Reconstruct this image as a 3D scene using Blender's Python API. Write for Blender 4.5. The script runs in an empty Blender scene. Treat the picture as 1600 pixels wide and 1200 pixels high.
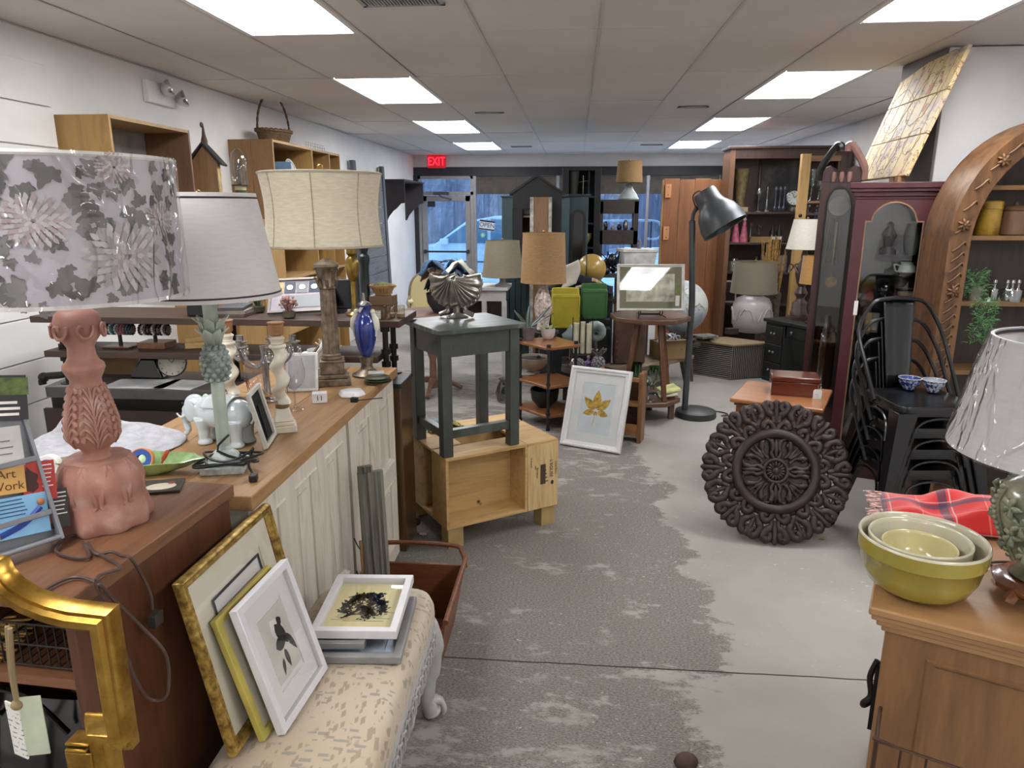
import bpy,bmesh,math,random
from mathutils import Vector as V,Matrix as M,Euler
random.seed(7)
PI = math.pi
C = bpy.context.scene.collection
R = math.radians
# ---------------------------------------------------------------- camera maths (1600x1200)
FOC = 1110.0;PITCH = math.atan(274/FOC);YAW = math.atan(100/(FOC/math.cos(PITCH)));EYE = 1.58
cp,sp,cy_,sy_ = math.cos(PITCH),math.sin(PITCH),math.cos(YAW),math.sin(YAW)
def at(x,y,z=None,Y=None,X=None):
    """a measured pixel turned into a point on a known plane"""
    u = x-800;v = 600-y;F = FOC*cp+v*sp;U = v*cp-FOC*sp
    d = (u*cy_-F*sy_,u*sy_+F*cy_,U)
    t = (z-EYE)/d[2] if z is not None else (Y/d[1] if Y is not None else X/d[0])
    return V((d[0]*t,d[1]*t,EYE+d[2]*t))
def fwd(P): return -P[0]*sy_+P[1]*cy_
def zrow(P,py):
    v = (600-py)/FOC;F = fwd(P)
    return EYE+F*(v*cp-sp)/(cp+v*sp)
def mpp(P,z=None):
    return (fwd(P)*cp-((P[2] if z is None else z)-EYE)*sp)/FOC
def prof(P,rows):
    """measured silhouette rows (pixel row, half width in pixels) -> (radius, local height)"""
    out = []
    for py,hw in rows:
        z = zrow(P,py);out.append((hw*mpp(P,z),z-P[2]))
    return out
# ---------------------------------------------------------------- materials
def lin(c):
    if isinstance(c,str):
        c = c.lstrip('#');c = [int(c[i:i+2],16)/255 for i in (0,2,4)]
    return tuple(x/12.92 if x <= .04045 else ((x+.055)/1.055)**2.4 for x in c[:3])+(1.0,)
MATS = {}
class NT:
    def __init__(s,name):
        s.m = bpy.data.materials.new(name);s.m.use_nodes = True
        s.n = s.m.node_tree.nodes;s.l = s.m.node_tree.links
        s.b = s.n['Principled BSDF'];s.out = s.n['Material Output'];s.tc = None
    def new(s,t,**k):
        nd = s.n.new(t)
        for a,b in k.items():
            if a in nd.inputs: nd.inputs[a].default_value = b
            else: setattr(nd,a,b)
        return nd
    def coord(s,scale=(1,1,1),loc=(0,0,0),rot=(0,0,0),kind='Object'):
        if not s.tc: s.tc = s.new('ShaderNodeTexCoord')
        mp = s.new('ShaderNodeMapping');mp.inputs['Scale'].default_value = scale
        mp.inputs['Location'].default_value = loc;mp.inputs['Rotation'].default_value = rot
        s.l.new(s.tc.outputs[kind],mp.inputs['Vector']);return mp.outputs[0]
    def noise(s,vec,scale=5,detail=4,rough=.55,dist=0):
        nd = s.new('ShaderNodeTexNoise');nd.inputs['Scale'].default_value = scale
        nd.inputs['Detail'].default_value = detail;nd.inputs['Roughness'].default_value = rough
        nd.inputs['Distortion'].default_value = dist
        s.l.new(vec,nd.inputs['Vector']);return nd.outputs[0]
    def voro(s,vec,scale=5,feat='F1',out=0,rand=1):
        nd = s.new('ShaderNodeTexVoronoi');nd.feature = feat;nd.inputs['Scale'].default_value = scale
        nd.inputs['Randomness'].default_value = rand
        s.l.new(vec,nd.inputs['Vector']);return nd.outputs[out]
    def wave(s,vec,scale=5,dist=0,axis='X',prof='SIN',detail=2):
        nd = s.new('ShaderNodeTexWave');nd.bands_direction = axis;nd.wave_profile = prof
        nd.inputs['Scale'].default_value = scale;nd.inputs['Distortion'].default_value = dist
        nd.inputs['Detail'].default_value = detail
        s.l.new(vec,nd.inputs['Vector']);return nd.outputs[1]
    def ramp(s,fac,stops,interp='LINEAR'):
        nd = s.new('ShaderNodeValToRGB');cr = nd.color_ramp;cr.interpolation = interp
        while len(cr.elements) > 1: cr.elements.remove(cr.elements[0])
        cr.elements[0].position = stops[0][0];cr.elements[0].color = lin(stops[0][1])
        for p,c in stops[1:]:
            e = cr.elements.new(p);e.color = lin(c)
        s.l.new(fac,nd.inputs[0]);return nd.outputs[0]
    def mix(s,fac,a,b,mode='MIX'):
        nd = s.new('ShaderNodeMix');nd.data_type = 'RGBA';nd.blend_type = mode
        for i,x in ((0,fac),(6,a),(7,b)):
            if isinstance(x,(int,float)): nd.inputs[i].default_value = x
            elif isinstance(x,(str,tuple,list)): nd.inputs[i].default_value = lin(x)
            else: s.l.new(x,nd.inputs[i])
        return nd.outputs[2]
    def math(s,op,a,b=0.0):
        nd = s.new('ShaderNodeMath');nd.operation = op
        for i,x in ((0,a),(1,b)):
            if isinstance(x,(int,float)): nd.inputs[i].default_value = x
            else: s.l.new(x,nd.inputs[i])
        return nd.outputs[0]
    def fres(s,base=.03,normal=None):
        lw = s.new('ShaderNodeLayerWeight');lw.inputs[0].default_value = .5
        if normal is not None: s.l.new(normal,lw.inputs['Normal'])
        return s.math('ADD',s.math('MULTIPLY',s.math('POWER',lw.outputs['Facing'],4.5),.9),base)
    def col(s,c):
        if isinstance(c,(str,tuple,list)): s.b.inputs['Base Color'].default_value = lin(c)
        else: s.l.new(c,s.b.inputs['Base Color'])
    def bump(s,h,strength=.3,dist=.01):
        nd = s.new('ShaderNodeBump');nd.inputs['Strength'].default_value = strength
        nd.inputs['Distance'].default_value = dist
        s.l.new(h,nd.inputs['Height']);s.l.new(nd.outputs[0],s.b.inputs['Normal'])
    def rm(s,rough=.5,metal=0.0,coat=0.0,spec=None):
        if isinstance(rough,(int,float)): s.b.inputs['Roughness'].default_value = rough
        else: s.l.new(rough,s.b.inputs['Roughness'])
        s.b.inputs['Metallic'].default_value = metal
        s.b.inputs['Coat Weight'].default_value = coat
        s.b.inputs['Coat Roughness'].default_value = .12
        if spec is not None: s.b.inputs['Specular IOR Level'].default_value = spec
def shade(c,k):
    c = c.lstrip('#');v = [int(c[i:i+2],16) for i in (0,2,4)]
    return '#%02x%02x%02x' % tuple(max(0,min(255,int(x*k))) for x in v)
def pm(name,c,rough=.5,metal=0.,var=.12,vs=9,bump=0.,bs=60,coat=0.,spec=None,stretch=(1,1,1)):
    """painted / plain surface with slight procedural variation"""
    if name in MATS: return MATS[name]
    t = NT(name);vec = t.coord(stretch)
    n = t.noise(vec,vs,4)
    t.col(t.ramp(n,[(.3,shade(c,1-var)),(.7,shade(c,1+var))]))
    t.rm(rough,metal,coat,spec)
    if bump: t.bump(t.noise(vec,bs,3),bump,.004)
    MATS[name] = t.m;return t.m
def wood(name,c1,c2,axis='X',rough=.45,scale=1.,coat=0.,knots=False,bump=.12,plank=0):
    if name in MATS: return MATS[name]
    t = NT(name);k = {'X': (1,9,9),'Y': (9,1,9),'Z': (9,9,1)}[axis]
    vec = t.coord(tuple(q*scale for q in k))
    n1 = t.noise(vec,2.2,6,.62,.9);n2 = t.noise(vec,9,4,.7)
    n = t.math('ADD',t.math('MULTIPLY',n1,.7),t.math('MULTIPLY',n2,.3))
    c = t.ramp(n,[(.32,c1),(.52,shade(c1,.5+.5) if 0 else c2),(.7,c1)])
    if knots:
        vk = t.coord((3,3,3));v = t.voro(vk,2.2)
        c = t.mix(t.ramp(v,[(.04,'#ffffff'),(.1,'#000000')]),c,shade(c1,.35))
    t.col(c);t.rm(rough,0,coat);t.bump(n,bump,.004)
    MATS[name] = t.m;return t.m
def glassm(name,tint='#ffffff',refl=.10,alpha=.12,rough=.02):
    """thin glass: mostly see-through with a real glossy coat"""
    if name in MATS: return MATS[name]
    t = NT(name);t.n.remove(t.b)
    tr = t.new('ShaderNodeBsdfTransparent');tr.inputs[0].default_value = lin(tint)
    gl = t.new('ShaderNodeBsdfGlossy');gl.inputs['Roughness'].default_value = rough
    f2 = t.math('ADD',t.fres(),refl)
    mx = t.new('ShaderNodeMixShader');t.l.new(f2,mx.inputs[0]);t.l.new(tr.outputs[0],mx.inputs[1]);t.l.new(gl.outputs[0],mx.inputs[2])
    t.l.new(mx.outputs[0],t.out.inputs[0]);MATS[name] = t.m;return t.m
def crystal(name,tint='#ffffff'):
    if name in MATS: return MATS[name]
    t = NT(name);t.col(tint);t.rm(.03);t.b.inputs['Transmission Weight'].default_value = .85
    t.b.inputs['IOR'].default_value = 1.25;MATS[name] = t.m;return t.m
def fabric(name,c,rough=.85,weave=260,var=.08,bump=.25,translucent=0.0):
    if name in MATS: return MATS[name]
    t = NT(name);vec = t.coord();n = t.noise(t.coord((1,1,6)),30,3)
    t.col(t.ramp(n,[(.3,shade(c,1-var)),(.7,shade(c,1+var))]));t.rm(rough)
    t.b.inputs['Sheen Weight'].default_value = .15
    t.bump(t.noise(t.coord((1,1,4)),weave,2),bump,.002)
    MATS[name] = t.m;return t.m
def emit(name,c,s):
    if name in MATS: return MATS[name]
    t = NT(name);t.col(c);t.b.inputs['Emission Color'].default_value = lin(c);t.b.inputs['Emission Strength'].default_value = s
    MATS[name] = t.m;return t.m
# ---------------------------------------------------------------- mesh builder
def rot(ax,deg): return M.Rotation(R(deg),4,ax)
def tr(*p): return M.Translation(V(p) if len(p) == 3 else V(p[0]))
class B:
    def __init__(s): s.bm = bmesh.new();s.M = M.Identity(4);s.mi = 0
    def v(s,p): return s.bm.verts.new(s.M @ V(p))
    def f(s,vs,smooth=True):
        try:
            f = s.bm.faces.new(vs);f.material_index = s.mi;f.smooth = smooth;return f
        except ValueError: return None
    def box(s,x0,y0,z0,x1,y1,z1):
        p = [s.v((x,y,z)) for x in (x0,x1) for y in (y0,y1) for z in (z0,z1)]
        for q in ((0,1,3,2),(4,6,7,5),(0,4,5,1),(2,3,7,6),(0,2,6,4),(1,5,7,3)):
            s.f([p[i] for i in q])
        return s
    def cbox(s,c,d):
        return s.box(c[0]-d[0]/2,c[1]-d[1]/2,c[2]-d[2]/2,c[0]+d[0]/2,c[1]+d[1]/2,c[2]+d[2]/2)
    def hexa(s,a,b):
        """8-corner block: bottom quad a, top quad b"""
        A = [s.v(p) for p in a];T = [s.v(p) for p in b];n = len(A)
        s.f(A[::-1]);s.f(T)
        for i in range(n): s.f([A[i],A[(i+1) % n],T[(i+1) % n],T[i]])
        return s
    def rings(s,rings,cap=True,close=True):
        L = [[s.v(p) for p in r] for r in rings];n = len(L[0])
        for a,b in zip(L,L[1:]):
            for i in range(n if close else n-1):
                j = (i+1) % n;s.f([a[i],a[j],b[j],b[i]])
        if cap and close: s.f(L[0][::-1]);s.f(L[-1])
        return s
    def lathe(s,pr,n=24,c=(0,0,0),cap=True,fn=None,sx=1,sy=1):
        rs = []
        for r,z in pr:
            ring = []
            for i in range(n):
                a = 2*PI*i/n;k = fn(a,z) if fn else 1
                ring.append((c[0]+max(r,1e-4)*k*math.cos(a)*sx,c[1]+max(r,1e-4)*k*math.sin(a)*sy,c[2]+z))
            rs.append(ring)
        return s.rings(rs,cap)
    def cyl(s,a,b,r0,r1=None,n=12,cap=True):
        r1 = r0 if r1 is None else r1;a = V(a);b = V(b);d = (b-a).normalized()
        u = d.orthogonal().normalized();w = d.cross(u)
        return s.rings([[p+(u*math.cos(2*PI*i/n)+w*math.sin(2*PI*i/n))*r for i in range(n)] for p,r in ((a,r0),(b,r1))],cap)
    def tube(s,pts,r,n=8,closed=False,cap=True):
        pts = [V(p) for p in pts];N = len(pts);rs = [];u = None
        for i,p in enumerate(pts):
            a = pts[(i-1) % N] if closed or i > 0 else p;b = pts[(i+1) % N] if closed or i < N-1 else p
            d = (b-a).normalized() if (b-a).length > 1e-9 else V((0,0,1))
            if u is None: u = d.orthogonal().normalized()
            else:
                u = u-d*u.dot(d);u = u.normalized() if u.length > 1e-6 else d.orthogonal().normalized()
            w = d.cross(u);rr = r[i] if isinstance(r,(list,tuple)) else r
            rs.append([p+(u*math.cos(2*PI*k/n)+w*math.sin(2*PI*k/n))*rr for k in range(n)])
        if closed: rs.append(rs[0]);cap = False
        return s.rings(rs,cap)
    def prism(s,pts,d,axis='Y',at0=0.0):
        """2-D outline (a,b) extruded along axis from at0 to at0+d; concave outlines allowed"""
        mk = {'Y': lambda a,b,t: (a,t,b),'X': lambda a,b,t: (t,a,b),'Z': lambda a,b,t: (a,b,t)}[axis]
        A = [s.v(mk(a,b,at0)) for a,b in pts];T = [s.v(mk(a,b,at0+d)) for a,b in pts];n = len(A)
        fs = [s.f(A[::-1]),s.f(T)]
        for i in range(n): s.f([A[i],A[(i+1) % n],T[(i+1) % n],T[i]])
        bmesh.ops.triangulate(s.bm,faces=[f for f in fs if f])
        return s
    def sph(s,c,r,n=16,m=10,sc=(1,1,1),fn=None):
        rs = []
        for j in range(m+1):
            t = PI*j/m;ring = []
            for i in range(n):
                a = 2*PI*i/n;k = fn(a,t) if fn else 1
                q = max(math.sin(t),.002)
                ring.append((c[0]+r*k*q*math.cos(a)*sc[0],c[1]+r*k*q*math.sin(a)*sc[1],c[2]-r*k*math.cos(t)*sc[2]))
            rs.append(ring)
        return s.rings(rs,True)
    def grid(s,fn,nu,nv,closeu=False):
        L = [[s.v(fn(i/nu,j/nv)) for i in range(nu+(0 if closeu else 1))] for j in range(nv+1)]
        w = len(L[0])
        for a,b in zip(L,L[1:]):
            for i in range(w if closeu else w-1):
                j = (i+1) % w;s.f([a[i],a[j],b[j],b[i]])
        return s
    def fan(s,pts,c,mp):
        """flat star-shaped decal through mapping mp(u,v)"""
        vc = s.v(mp(*c));L = [s.v(mp(*p)) for p in pts]
        for i in range(len(L)): s.f([vc,L[i],L[(i+1) % len(L)]])
        return s
    def out(s,name,mats,parent=None,bev=0.,seg=2,sharp=35,sub=0,solid=0.,loc=None):
        bmesh.ops.remove_doubles(s.bm,verts=s.bm.verts,dist=1e-6)
        bmesh.ops.recalc_face_normals(s.bm,faces=s.bm.faces) if not getattr(s,'norec',0) else None
        me = bpy.data.meshes.new(name);s.bm.to_mesh(me);s.bm.free()
        for m in (mats if isinstance(mats,(list,tuple)) else [mats]): me.materials.append(m)
        me.set_sharp_from_angle(angle=R(sharp))
        o = bpy.data.objects.new(name,me);C.objects.link(o)
        if parent: o.parent = parent
        if loc is not None: o.location = loc
        if solid:
            md = o.modifiers.new('solid','SOLIDIFY');md.thickness = solid;md.offset = 0
        if bev:
            md = o.modifiers.new('bevel','BEVEL');md.width = bev;md.segments = seg;md.limit_method = 'ANGLE';md.angle_limit = R(40)
        if sub:
            md = o.modifiers.new('sub','SUBSURF');md.levels = sub;md.render_levels = sub
        return o
def tag(o,label,cat,group=None):
    o['label'] = label;o['category'] = cat
    if group: o['group'] = group
    return o
def thing(name,label,cat,loc=(0,0,0),rz=0.,group=None,mat=None):
    o = bpy.data.objects.new(name,None);C.objects.link(o);o.empty_display_size = .05
    if mat is not None: o.matrix_world = mat
    else:
        o.location = loc;o.rotation_euler = (0,0,R(rz))
    return tag(o,label,cat,group)
def struct(b,name,mats,parent=None,**k):
    o = b.out(name,mats,parent,**k);o['kind'] = 'structure';return o
def dup(root,loc,rz=None,label=None,group=None,scale=None):
    r = root.copy();C.objects.link(r);r.location = loc
    if rz is not None: r.rotation_euler = (0,0,R(rz))
    if scale: r.scale = (scale,)*3 if isinstance(scale,(int,float)) else scale
    if label: r['label'] = label
    if group: r['group'] = group
    for ch in list(root.children):
        c = ch.copy();C.objects.link(c);c.parent = r
        for g in list(ch.children):
            d = g.copy();C.objects.link(d);d.parent = c
    return r
def basis(o,ex,ey,ez):
    m = M.Identity(4)
    for i in range(3):
        m[i][0],m[i][1],m[i][2],m[i][3] = ex[i],ey[i],ez[i],o[i]
    return m
def text(name,s,size,mat,parent,matrix,depth=.001,align='CENTER',label=None):
    cu = bpy.data.curves.new(name,'FONT');cu.body = s;cu.size = size;cu.extrude = depth
    cu.align_x = align;cu.align_y = 'CENTER'
    t = bpy.data.objects.new(name+'_tmp',cu);C.objects.link(t)
    bpy.context.view_layer.update()
    dg = bpy.context.evaluated_depsgraph_get()
    me = bpy.data.meshes.new_from_object(t.evaluated_get(dg))
    bpy.data.objects.remove(t);me.name = name;me.materials.clear();me.materials.append(mat);me.transform(matrix)
    o = bpy.data.objects.new(name,me);C.objects.link(o);o.parent = parent
    return o
FACE = rot('X',90)      # text lying in XY -> standing, facing -Y
def arc(cx,cy,r,a0,a1,n): return [(cx+r*math.cos(R(a0+(a1-a0)*i/n)),cy+r*math.sin(R(a0+(a1-a0)*i/n))) for i in range(n+1)]
def smooth(pts,k=6):
    """Catmull-Rom through points"""
    P_ = [V(p) for p in pts];out = []
    for i in range(len(P_)-1):
        a,b,c,d = P_[max(i-1,0)],P_[i],P_[i+1],P_[min(i+2,len(P_)-1)]
        for j in range(k):
            t = j/k;out.append(.5*((2*b)+(c-a)*t+(2*a-5*b+4*c-d)*t*t+(3*b-a-3*c+d)*t**3))
    out.append(P_[-1]);return out
# ================================================================ ROOM
XL,XR,YB,YF,ZC = -2.72,2.85,-2.6,12.2,2.44
def floor_mat():
    t = NT('floor_concrete');v = t.coord()
    sep = t.new('ShaderNodeSeparateXYZ');t.l.new(v,sep.inputs[0]);x,y = sep.outputs[0],sep.outputs[1]
    n1 = t.noise(t.coord((1.0,2.3,1)),2.3,8,.70,.6)
    n2 = t.noise(t.coord((1,1.9,1)),13,7,.78)
    nn = t.math('ADD',t.math('MULTIPLY',n1,.62),t.math('MULTIPLY',n2,.38))
    # worn bare strip down the aisle, painted on the right
    ed = t.noise(t.coord((1,1,1),(3,7,0)),1.6,6,.7)
    xr = t.math('ADD',x,t.math('MULTIPLY',t.math('SUBTRACT',ed,.5),.75))
    right = t.math('MULTIPLY',t.math('SUBTRACT',xr,.52),1.5)
    right = t.math('MAXIMUM',right,-.07)
    near = t.math('LESS_THAN',y,2.22)
    bias = t.math('ADD',right,t.math('MULTIPLY',near,.035))
    bias = t.math('ADD',bias,t.math('MULTIPLY',t.math('MAXIMUM',t.math('SUBTRACT',y,3.4),0),.035))
    val = t.math('ADD',nn,bias)
    mask = t.ramp(val,[(.478,'#000000'),(.535,'#ffffff')])
    fine = t.noise(t.coord((1,2.2,1)),95,4,.75);mid = t.noise(t.coord(),2.3,5)
    bare = t.mix(t.ramp(fine,[(.36,'#000000'),(.62,'#ffffff')]),'#504b46','#96908a');bare = t.mix(t.math('MULTIPLY',mid,.4),bare,'#6d675f')
    paint = t.ramp(mid,[(.3,'#928d87'),(.7,'#a19c95')])
    c = t.mix(mask,bare,paint)
    fl = t.noise(t.coord((1,2.4,1),(9,2,0)),26,5,.75);zone = t.noise(t.coord((1,1,1),(1,4,2)),1.3,3)
    flm = t.math('MULTIPLY',t.ramp(fl,[(.635,'#000000'),(.66,'#ffffff')]),t.ramp(zone,[(.5,'#000000'),(.6,'#ffffff')]))
    c = t.mix(flm,c,'#d0cabf')
    # saw-cut joints in the slab
    def joint(val_,at_,w): return t.math('LESS_THAN',t.math('ABSOLUTE',t.math('SUBTRACT',val_,at_)),w)
    wob = t.math('MULTIPLY',t.math('SUBTRACT',t.noise(v,6,2),.5),.012)
    j = t.math('MAXIMUM',joint(t.math('ADD',y,wob),2.235,.0035),joint(t.math('ADD',y,wob),8.4,.004))
    c = t.mix(j,c,'#2f2c2a')
    t.col(c)
    t.rm(t.math('SUBTRACT',.72,t.math('MULTIPLY',t.math('SUBTRACT',1,mask),-.15)),spec=.35)
    t.bump(t.math('ADD',t.math('MULTIPLY',fine,t.math('SUBTRACT',1,mask)),t.math('MULTIPLY',j,-2)),.35,.004)
    return t.m
b = B();b.box(XL-.2,YB-.2,-.12,XR+.2,YF+.2,0);struct(b,'floor',floor_mat())
wall_white = pm('wall_paint','#ebe9e8',.7,var=.03,vs=2,bump=.05,bs=30)
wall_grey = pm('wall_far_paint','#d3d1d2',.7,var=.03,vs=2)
plank_white = pm('plank_paint','#e6e4e1',.55,var=.05,vs=3,bump=.08,bs=14,stretch=(1,.3,1))
tile_m = pm('ceiling_tile','#dcd7d4',.9,var=.03,vs=1.1,bump=.12,bs=130)
tbar_m = pm('ceiling_bar','#cbc7c5',.5,var=.02)
void_m = pm('ceiling_void','#1d1c1c',.9)
b = B();b.box(XL-.15,YB,0,XL,YF+.1,ZC+.1);struct(b,'wall_left',wall_white)
b = B();b.box(XR,YB,0,XR+.15,YF+.1,ZC+.1);struct(b,'wall_right',wall_white)
b = B();b.box(XL-.15,YB-.15,0,XR+.15,YB,ZC+.1);struct(b,'wall_back',wall_white)
# shiplap boards on the near left wall
b = B()
zs = [0,.21,.42,.63,.84,1.05,1.26,1.47,1.68,1.885,2.085,2.29]
for a,c in zip(zs,zs[1:]): b.box(XL,YB,a+.003,XL+.02,3.68+random.uniform(-.012,.012),c-.003)
struct(b,'trim_1',plank_white,bev=.002)
# ceiling: slab void, tiles, bars
gx = [.10+.6*k for k in range(-5,6)];gx = [g for g in gx if XL < g < XR];gx = [XL]+gx+[XR]
gy = [3.85+1.22*k for k in range(-6,8)];gy = [g for g in gy if YB < g < YF];gy = [YB]+gy+[YF]
LIGHTS = [(cx,y0) for cx in (-1.4,1.6) for y0 in (2.63,5.07,7.51,9.95,.19,-2.25)]
def islight(x0,x1,y0,y1):
    return any(x0 < cx < x1 and y0-.05 <= ly <= y0+.05 for cx,ly in LIGHTS)
b = B()
b.mi = 1;b.box(XL,YB,ZC+.05,XR,YF,ZC+.1);b.mi = 0
for xa,xb in zip(gx,gx[1:]):
    for ya,yb in zip(gy,gy[1:]):
        if islight(xa,xb,ya,yb): continue
        dz = random.uniform(.0005,.006)
        b.box(xa+.006,ya+.004,ZC+dz,xb-.006,yb-.004,ZC+.02)
b.mi = 2
for g in gx[1:-1]: b.box(g-.0075,YB,ZC-.0025,g+.0075,YF,ZC+.001)
b.box(XL,YB,ZC-.003,XL+.014,YF,ZC);b.box(XR-.014,YB,ZC-.003,XR,YF,ZC)
struct(b,'ceiling',[tile_m,void_m,tbar_m])
# fluorescent troffers
def diff_mat():
    t = NT('light_diffuser');w = t.wave(t.coord(),.95,0,'X');
    c = t.ramp(w,[(0.,'#eef2f6'),(1.,'#ffffff')]);t.col('#ffffff');t.l.new(c,t.b.inputs['Emission Color'])
    t.l.new(t.math('ADD',t.math('MULTIPLY',w,2.4),LAMP_E),t.b.inputs['Emission Strength']);return t.m
LAMP_E = 12.0
dm = diff_mat();frm = pm('troffer_white','#e6e6e6',.4,var=.01)
words = {2.63: 'nearest',5.07: 'second',7.51: 'third',9.95: 'farthest',.19: 'overhead',-2.25: 'rearmost'}
for cx,y0 in LIGHTS:
    side = 'left' if cx < 0 else 'right'
    t_ = thing('ceiling_light',f'{words[y0]} fluorescent ceiling panel of the {side} row','light',(cx,y0+.61,ZC),group='recessed ceiling lights')
    d = B();d.box(-.265,-.585,.012,.265,.585,.02);d.out('diffuser',dm,t_)
    f = B()
    for x0,x1,ya,yb in ((-.3,-.262,-.61,.61),(.262,.3,-.61,.61),(-.262,.262,-.61,-.582),(-.262,.262,.582,.61)):
        f.box(x0+.004,ya+.003,-.001,x1-.004,yb-.003,.03)
    f.out('frame',frm,t_,bev=.002)
vent_m = pm('vent_metal','#9a9899',.5);slot_m = pm('vent_dark','#1c1b1b',.9)
def vent(px,py,w,d,lab,n=12):
    p = at(px,py,z=ZC)
    t_ = thing('ceiling_vent',lab,'vent',(p.x,p.y,ZC-.004),group='ceiling air vents')
    f = B();f.box(-w/2,-d/2,-.004,w/2,-d/2+.02,.003);f.box(-w/2,d/2-.02,-.004,w/2,d/2,.003);f.box(-w/2,-d/2,-.004,-w/2+.02,d/2,.003);f.box(w/2-.02,-d/2,-.004,w/2,d/2,.003)
    for i in range(n):
        x = -w/2+.025+(w-.05)*(i+.5)/n;f.box(x-.004,-d/2+.02,-.003,x+.004,d/2-.02,.002)
    f.out('grille',vent_m,t_);k = B();k.box(-w/2+.01,-d/2+.01,.0025,w/2-.01,d/2-.01,.0035);k.out('duct_opening',slot_m,t_)
vent(622,-4,.36,.22,'grey slatted air vent nearest the camera in the ceiling',22)
vent(765,176,.26,.06,'slot vent in ceiling beside the second left panel',1)
vent(815,229,.3,.09,'small vent in ceiling beside the farthest left panel',1)
vent(1083,167,.26,.06,'slot vent in ceiling left of the second right panel',1)
vent(1018,226,.3,.09,'small vent left of the farthest right ceiling panel',1)
# ---------------------------------------------------------------- front (window) wall
dark_fr = pm('dark_frame_paint','#23242b',.5,var=.08);alu = pm('aluminium','#9b9a9c',.38,.6,var=.04)
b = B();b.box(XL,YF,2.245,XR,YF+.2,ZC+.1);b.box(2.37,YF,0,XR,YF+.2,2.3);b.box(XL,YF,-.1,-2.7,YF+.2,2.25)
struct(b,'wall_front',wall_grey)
b = B();b.box(-2.72,YF-.02,2.11,2.4,YF+.12,2.25);b.box(-2.73,YF-.05,0,-2.655,YF+.1,2.12);b.box(2.32,YF-.02,0,2.4,YF+.12,2.2)
struct(b,'trim_2',dark_fr,bev=.003)
winglass = glassm('window_glass','#e8f2f6',.02)
def W(px): return at(px,330,Y=YF).x
xs = [W(742),W(871),W(1011),2.33]
for i,(xa,xb) in enumerate(zip(xs,xs[1:])):
    w = thing(f'window_{i+1}',['storefront window with the OPEN sign','storefront window behind the dark house shelf','storefront window behind the wooden door'][i],'window',((xa+xb)/2,YF+.04,0));w['kind'] = 'structure'
    h = (xb-xa)/2
    f = B();f.box(-h-.022,-.04,0,-h+.022,.05,2.12);f.box(-h,-.04,0,h,.05,.12);f.box(-h,-.03,2.04,h,.05,2.12)
    if i == 2: f.box(h-.03,-.04,0,h,.05,2.12)
    f.out('window_frame',alu,w,bev=.003)
    p_ = B();p_.box(-h+.02,0,.12,h-.02,.006,2.04);p_.out('pane',winglass,w)
    bl = B();bl.cyl((-h+.03,-.02,2.08),(h-.03,-.02,2.08),.028);bl.box(-h+.03,-.04,1.83,h-.03,-.036,2.08);bl.box(-h+.03,-.05,1.815,h-.03,-.03,1.835)
    bl.out('roller_blind',pm('blind_cloth','#57524c',.8),w)
# door with transom
dx0,dx1 = -2.655,W(742)-.022
d = thing('door_1','glazed aluminium exit door with push bar','door',((dx0+dx1)/2,YF+.04,0));d['kind'] = 'structure'
h = (dx1-dx0)/2;zt = at(700,291,Y=YF).z;zb = at(700,297,Y=YF).z-.02
f = B();f.box(-h,-.05,0,-h+.05,.05,2.11);f.box(h-.05,-.05,0,h,.05,2.11);f.box(-h,-.05,2.06,h,.05,2.11);f.box(-h,-.05,1.80,h,.05,1.86)
f.out('door_frame',alu,d,bev=.003)
f = B();f.box(-h+.055,-.03,.02,-h+.14,.03,1.79);f.box(h-.14,-.03,.02,h-.055,.03,1.79);f.box(-h+.06,-.03,1.70,h-.06,.03,1.79);f.box(-h+.06,-.03,.02,h-.06,.03,.25)
f.out('door_leaf',alu,d,bev=.003)
f = B();f.box(-h+.14,-.003,.25,h-.14,.003,1.70);f.box(-h+.05,-.003,1.86,h-.05,.003,2.06);f.out('pane',winglass,d)
f = B();zb = at(700,393,Y=YF).z;f.cyl((-h+.1,-.08,zb),(h-.1,-.08,zb),.016);f.box(-h+.08,-.09,zb-.03,-h+.12,-.03,zb+.03);f.box(h-.12,-.09,zb-.03,h-.08,-.03,zb+.03);f.out('push_bar',dark_fr,d)
f = B();f.box(-.2,-.1,1.80,.06,-.05,1.85);f.tube([(-.1,-.11,1.8),(-.02,-.2,1.76),(.1,-.06,1.73)],.012);f.out('door_closer',pm('closer_metal','#55545a',.4,.5),d)
f = B();f.box(-h+.15,-.008,1.61,-h+.28,-.004,1.70);f.out('notice',dark_fr,d)
# exit sign
pe = at(683,253,Y=YF)
e = thing('exit_sign','red illuminated EXIT sign above the door','sign',(pe.x,YF-.03,pe.z))
f = B();f.box(-.15,-.03,-.1,.15,.03,.1);f.out('housing',emit('exit_back','#c0202c',.35),e,bev=.006)
text('lettering','EXIT',.19,emit('exit_red','#ff2038',2.6),e,tr(0,-.033,0) @ FACE @ M.Diagonal((.75,1,1,1)),.002)
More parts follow.
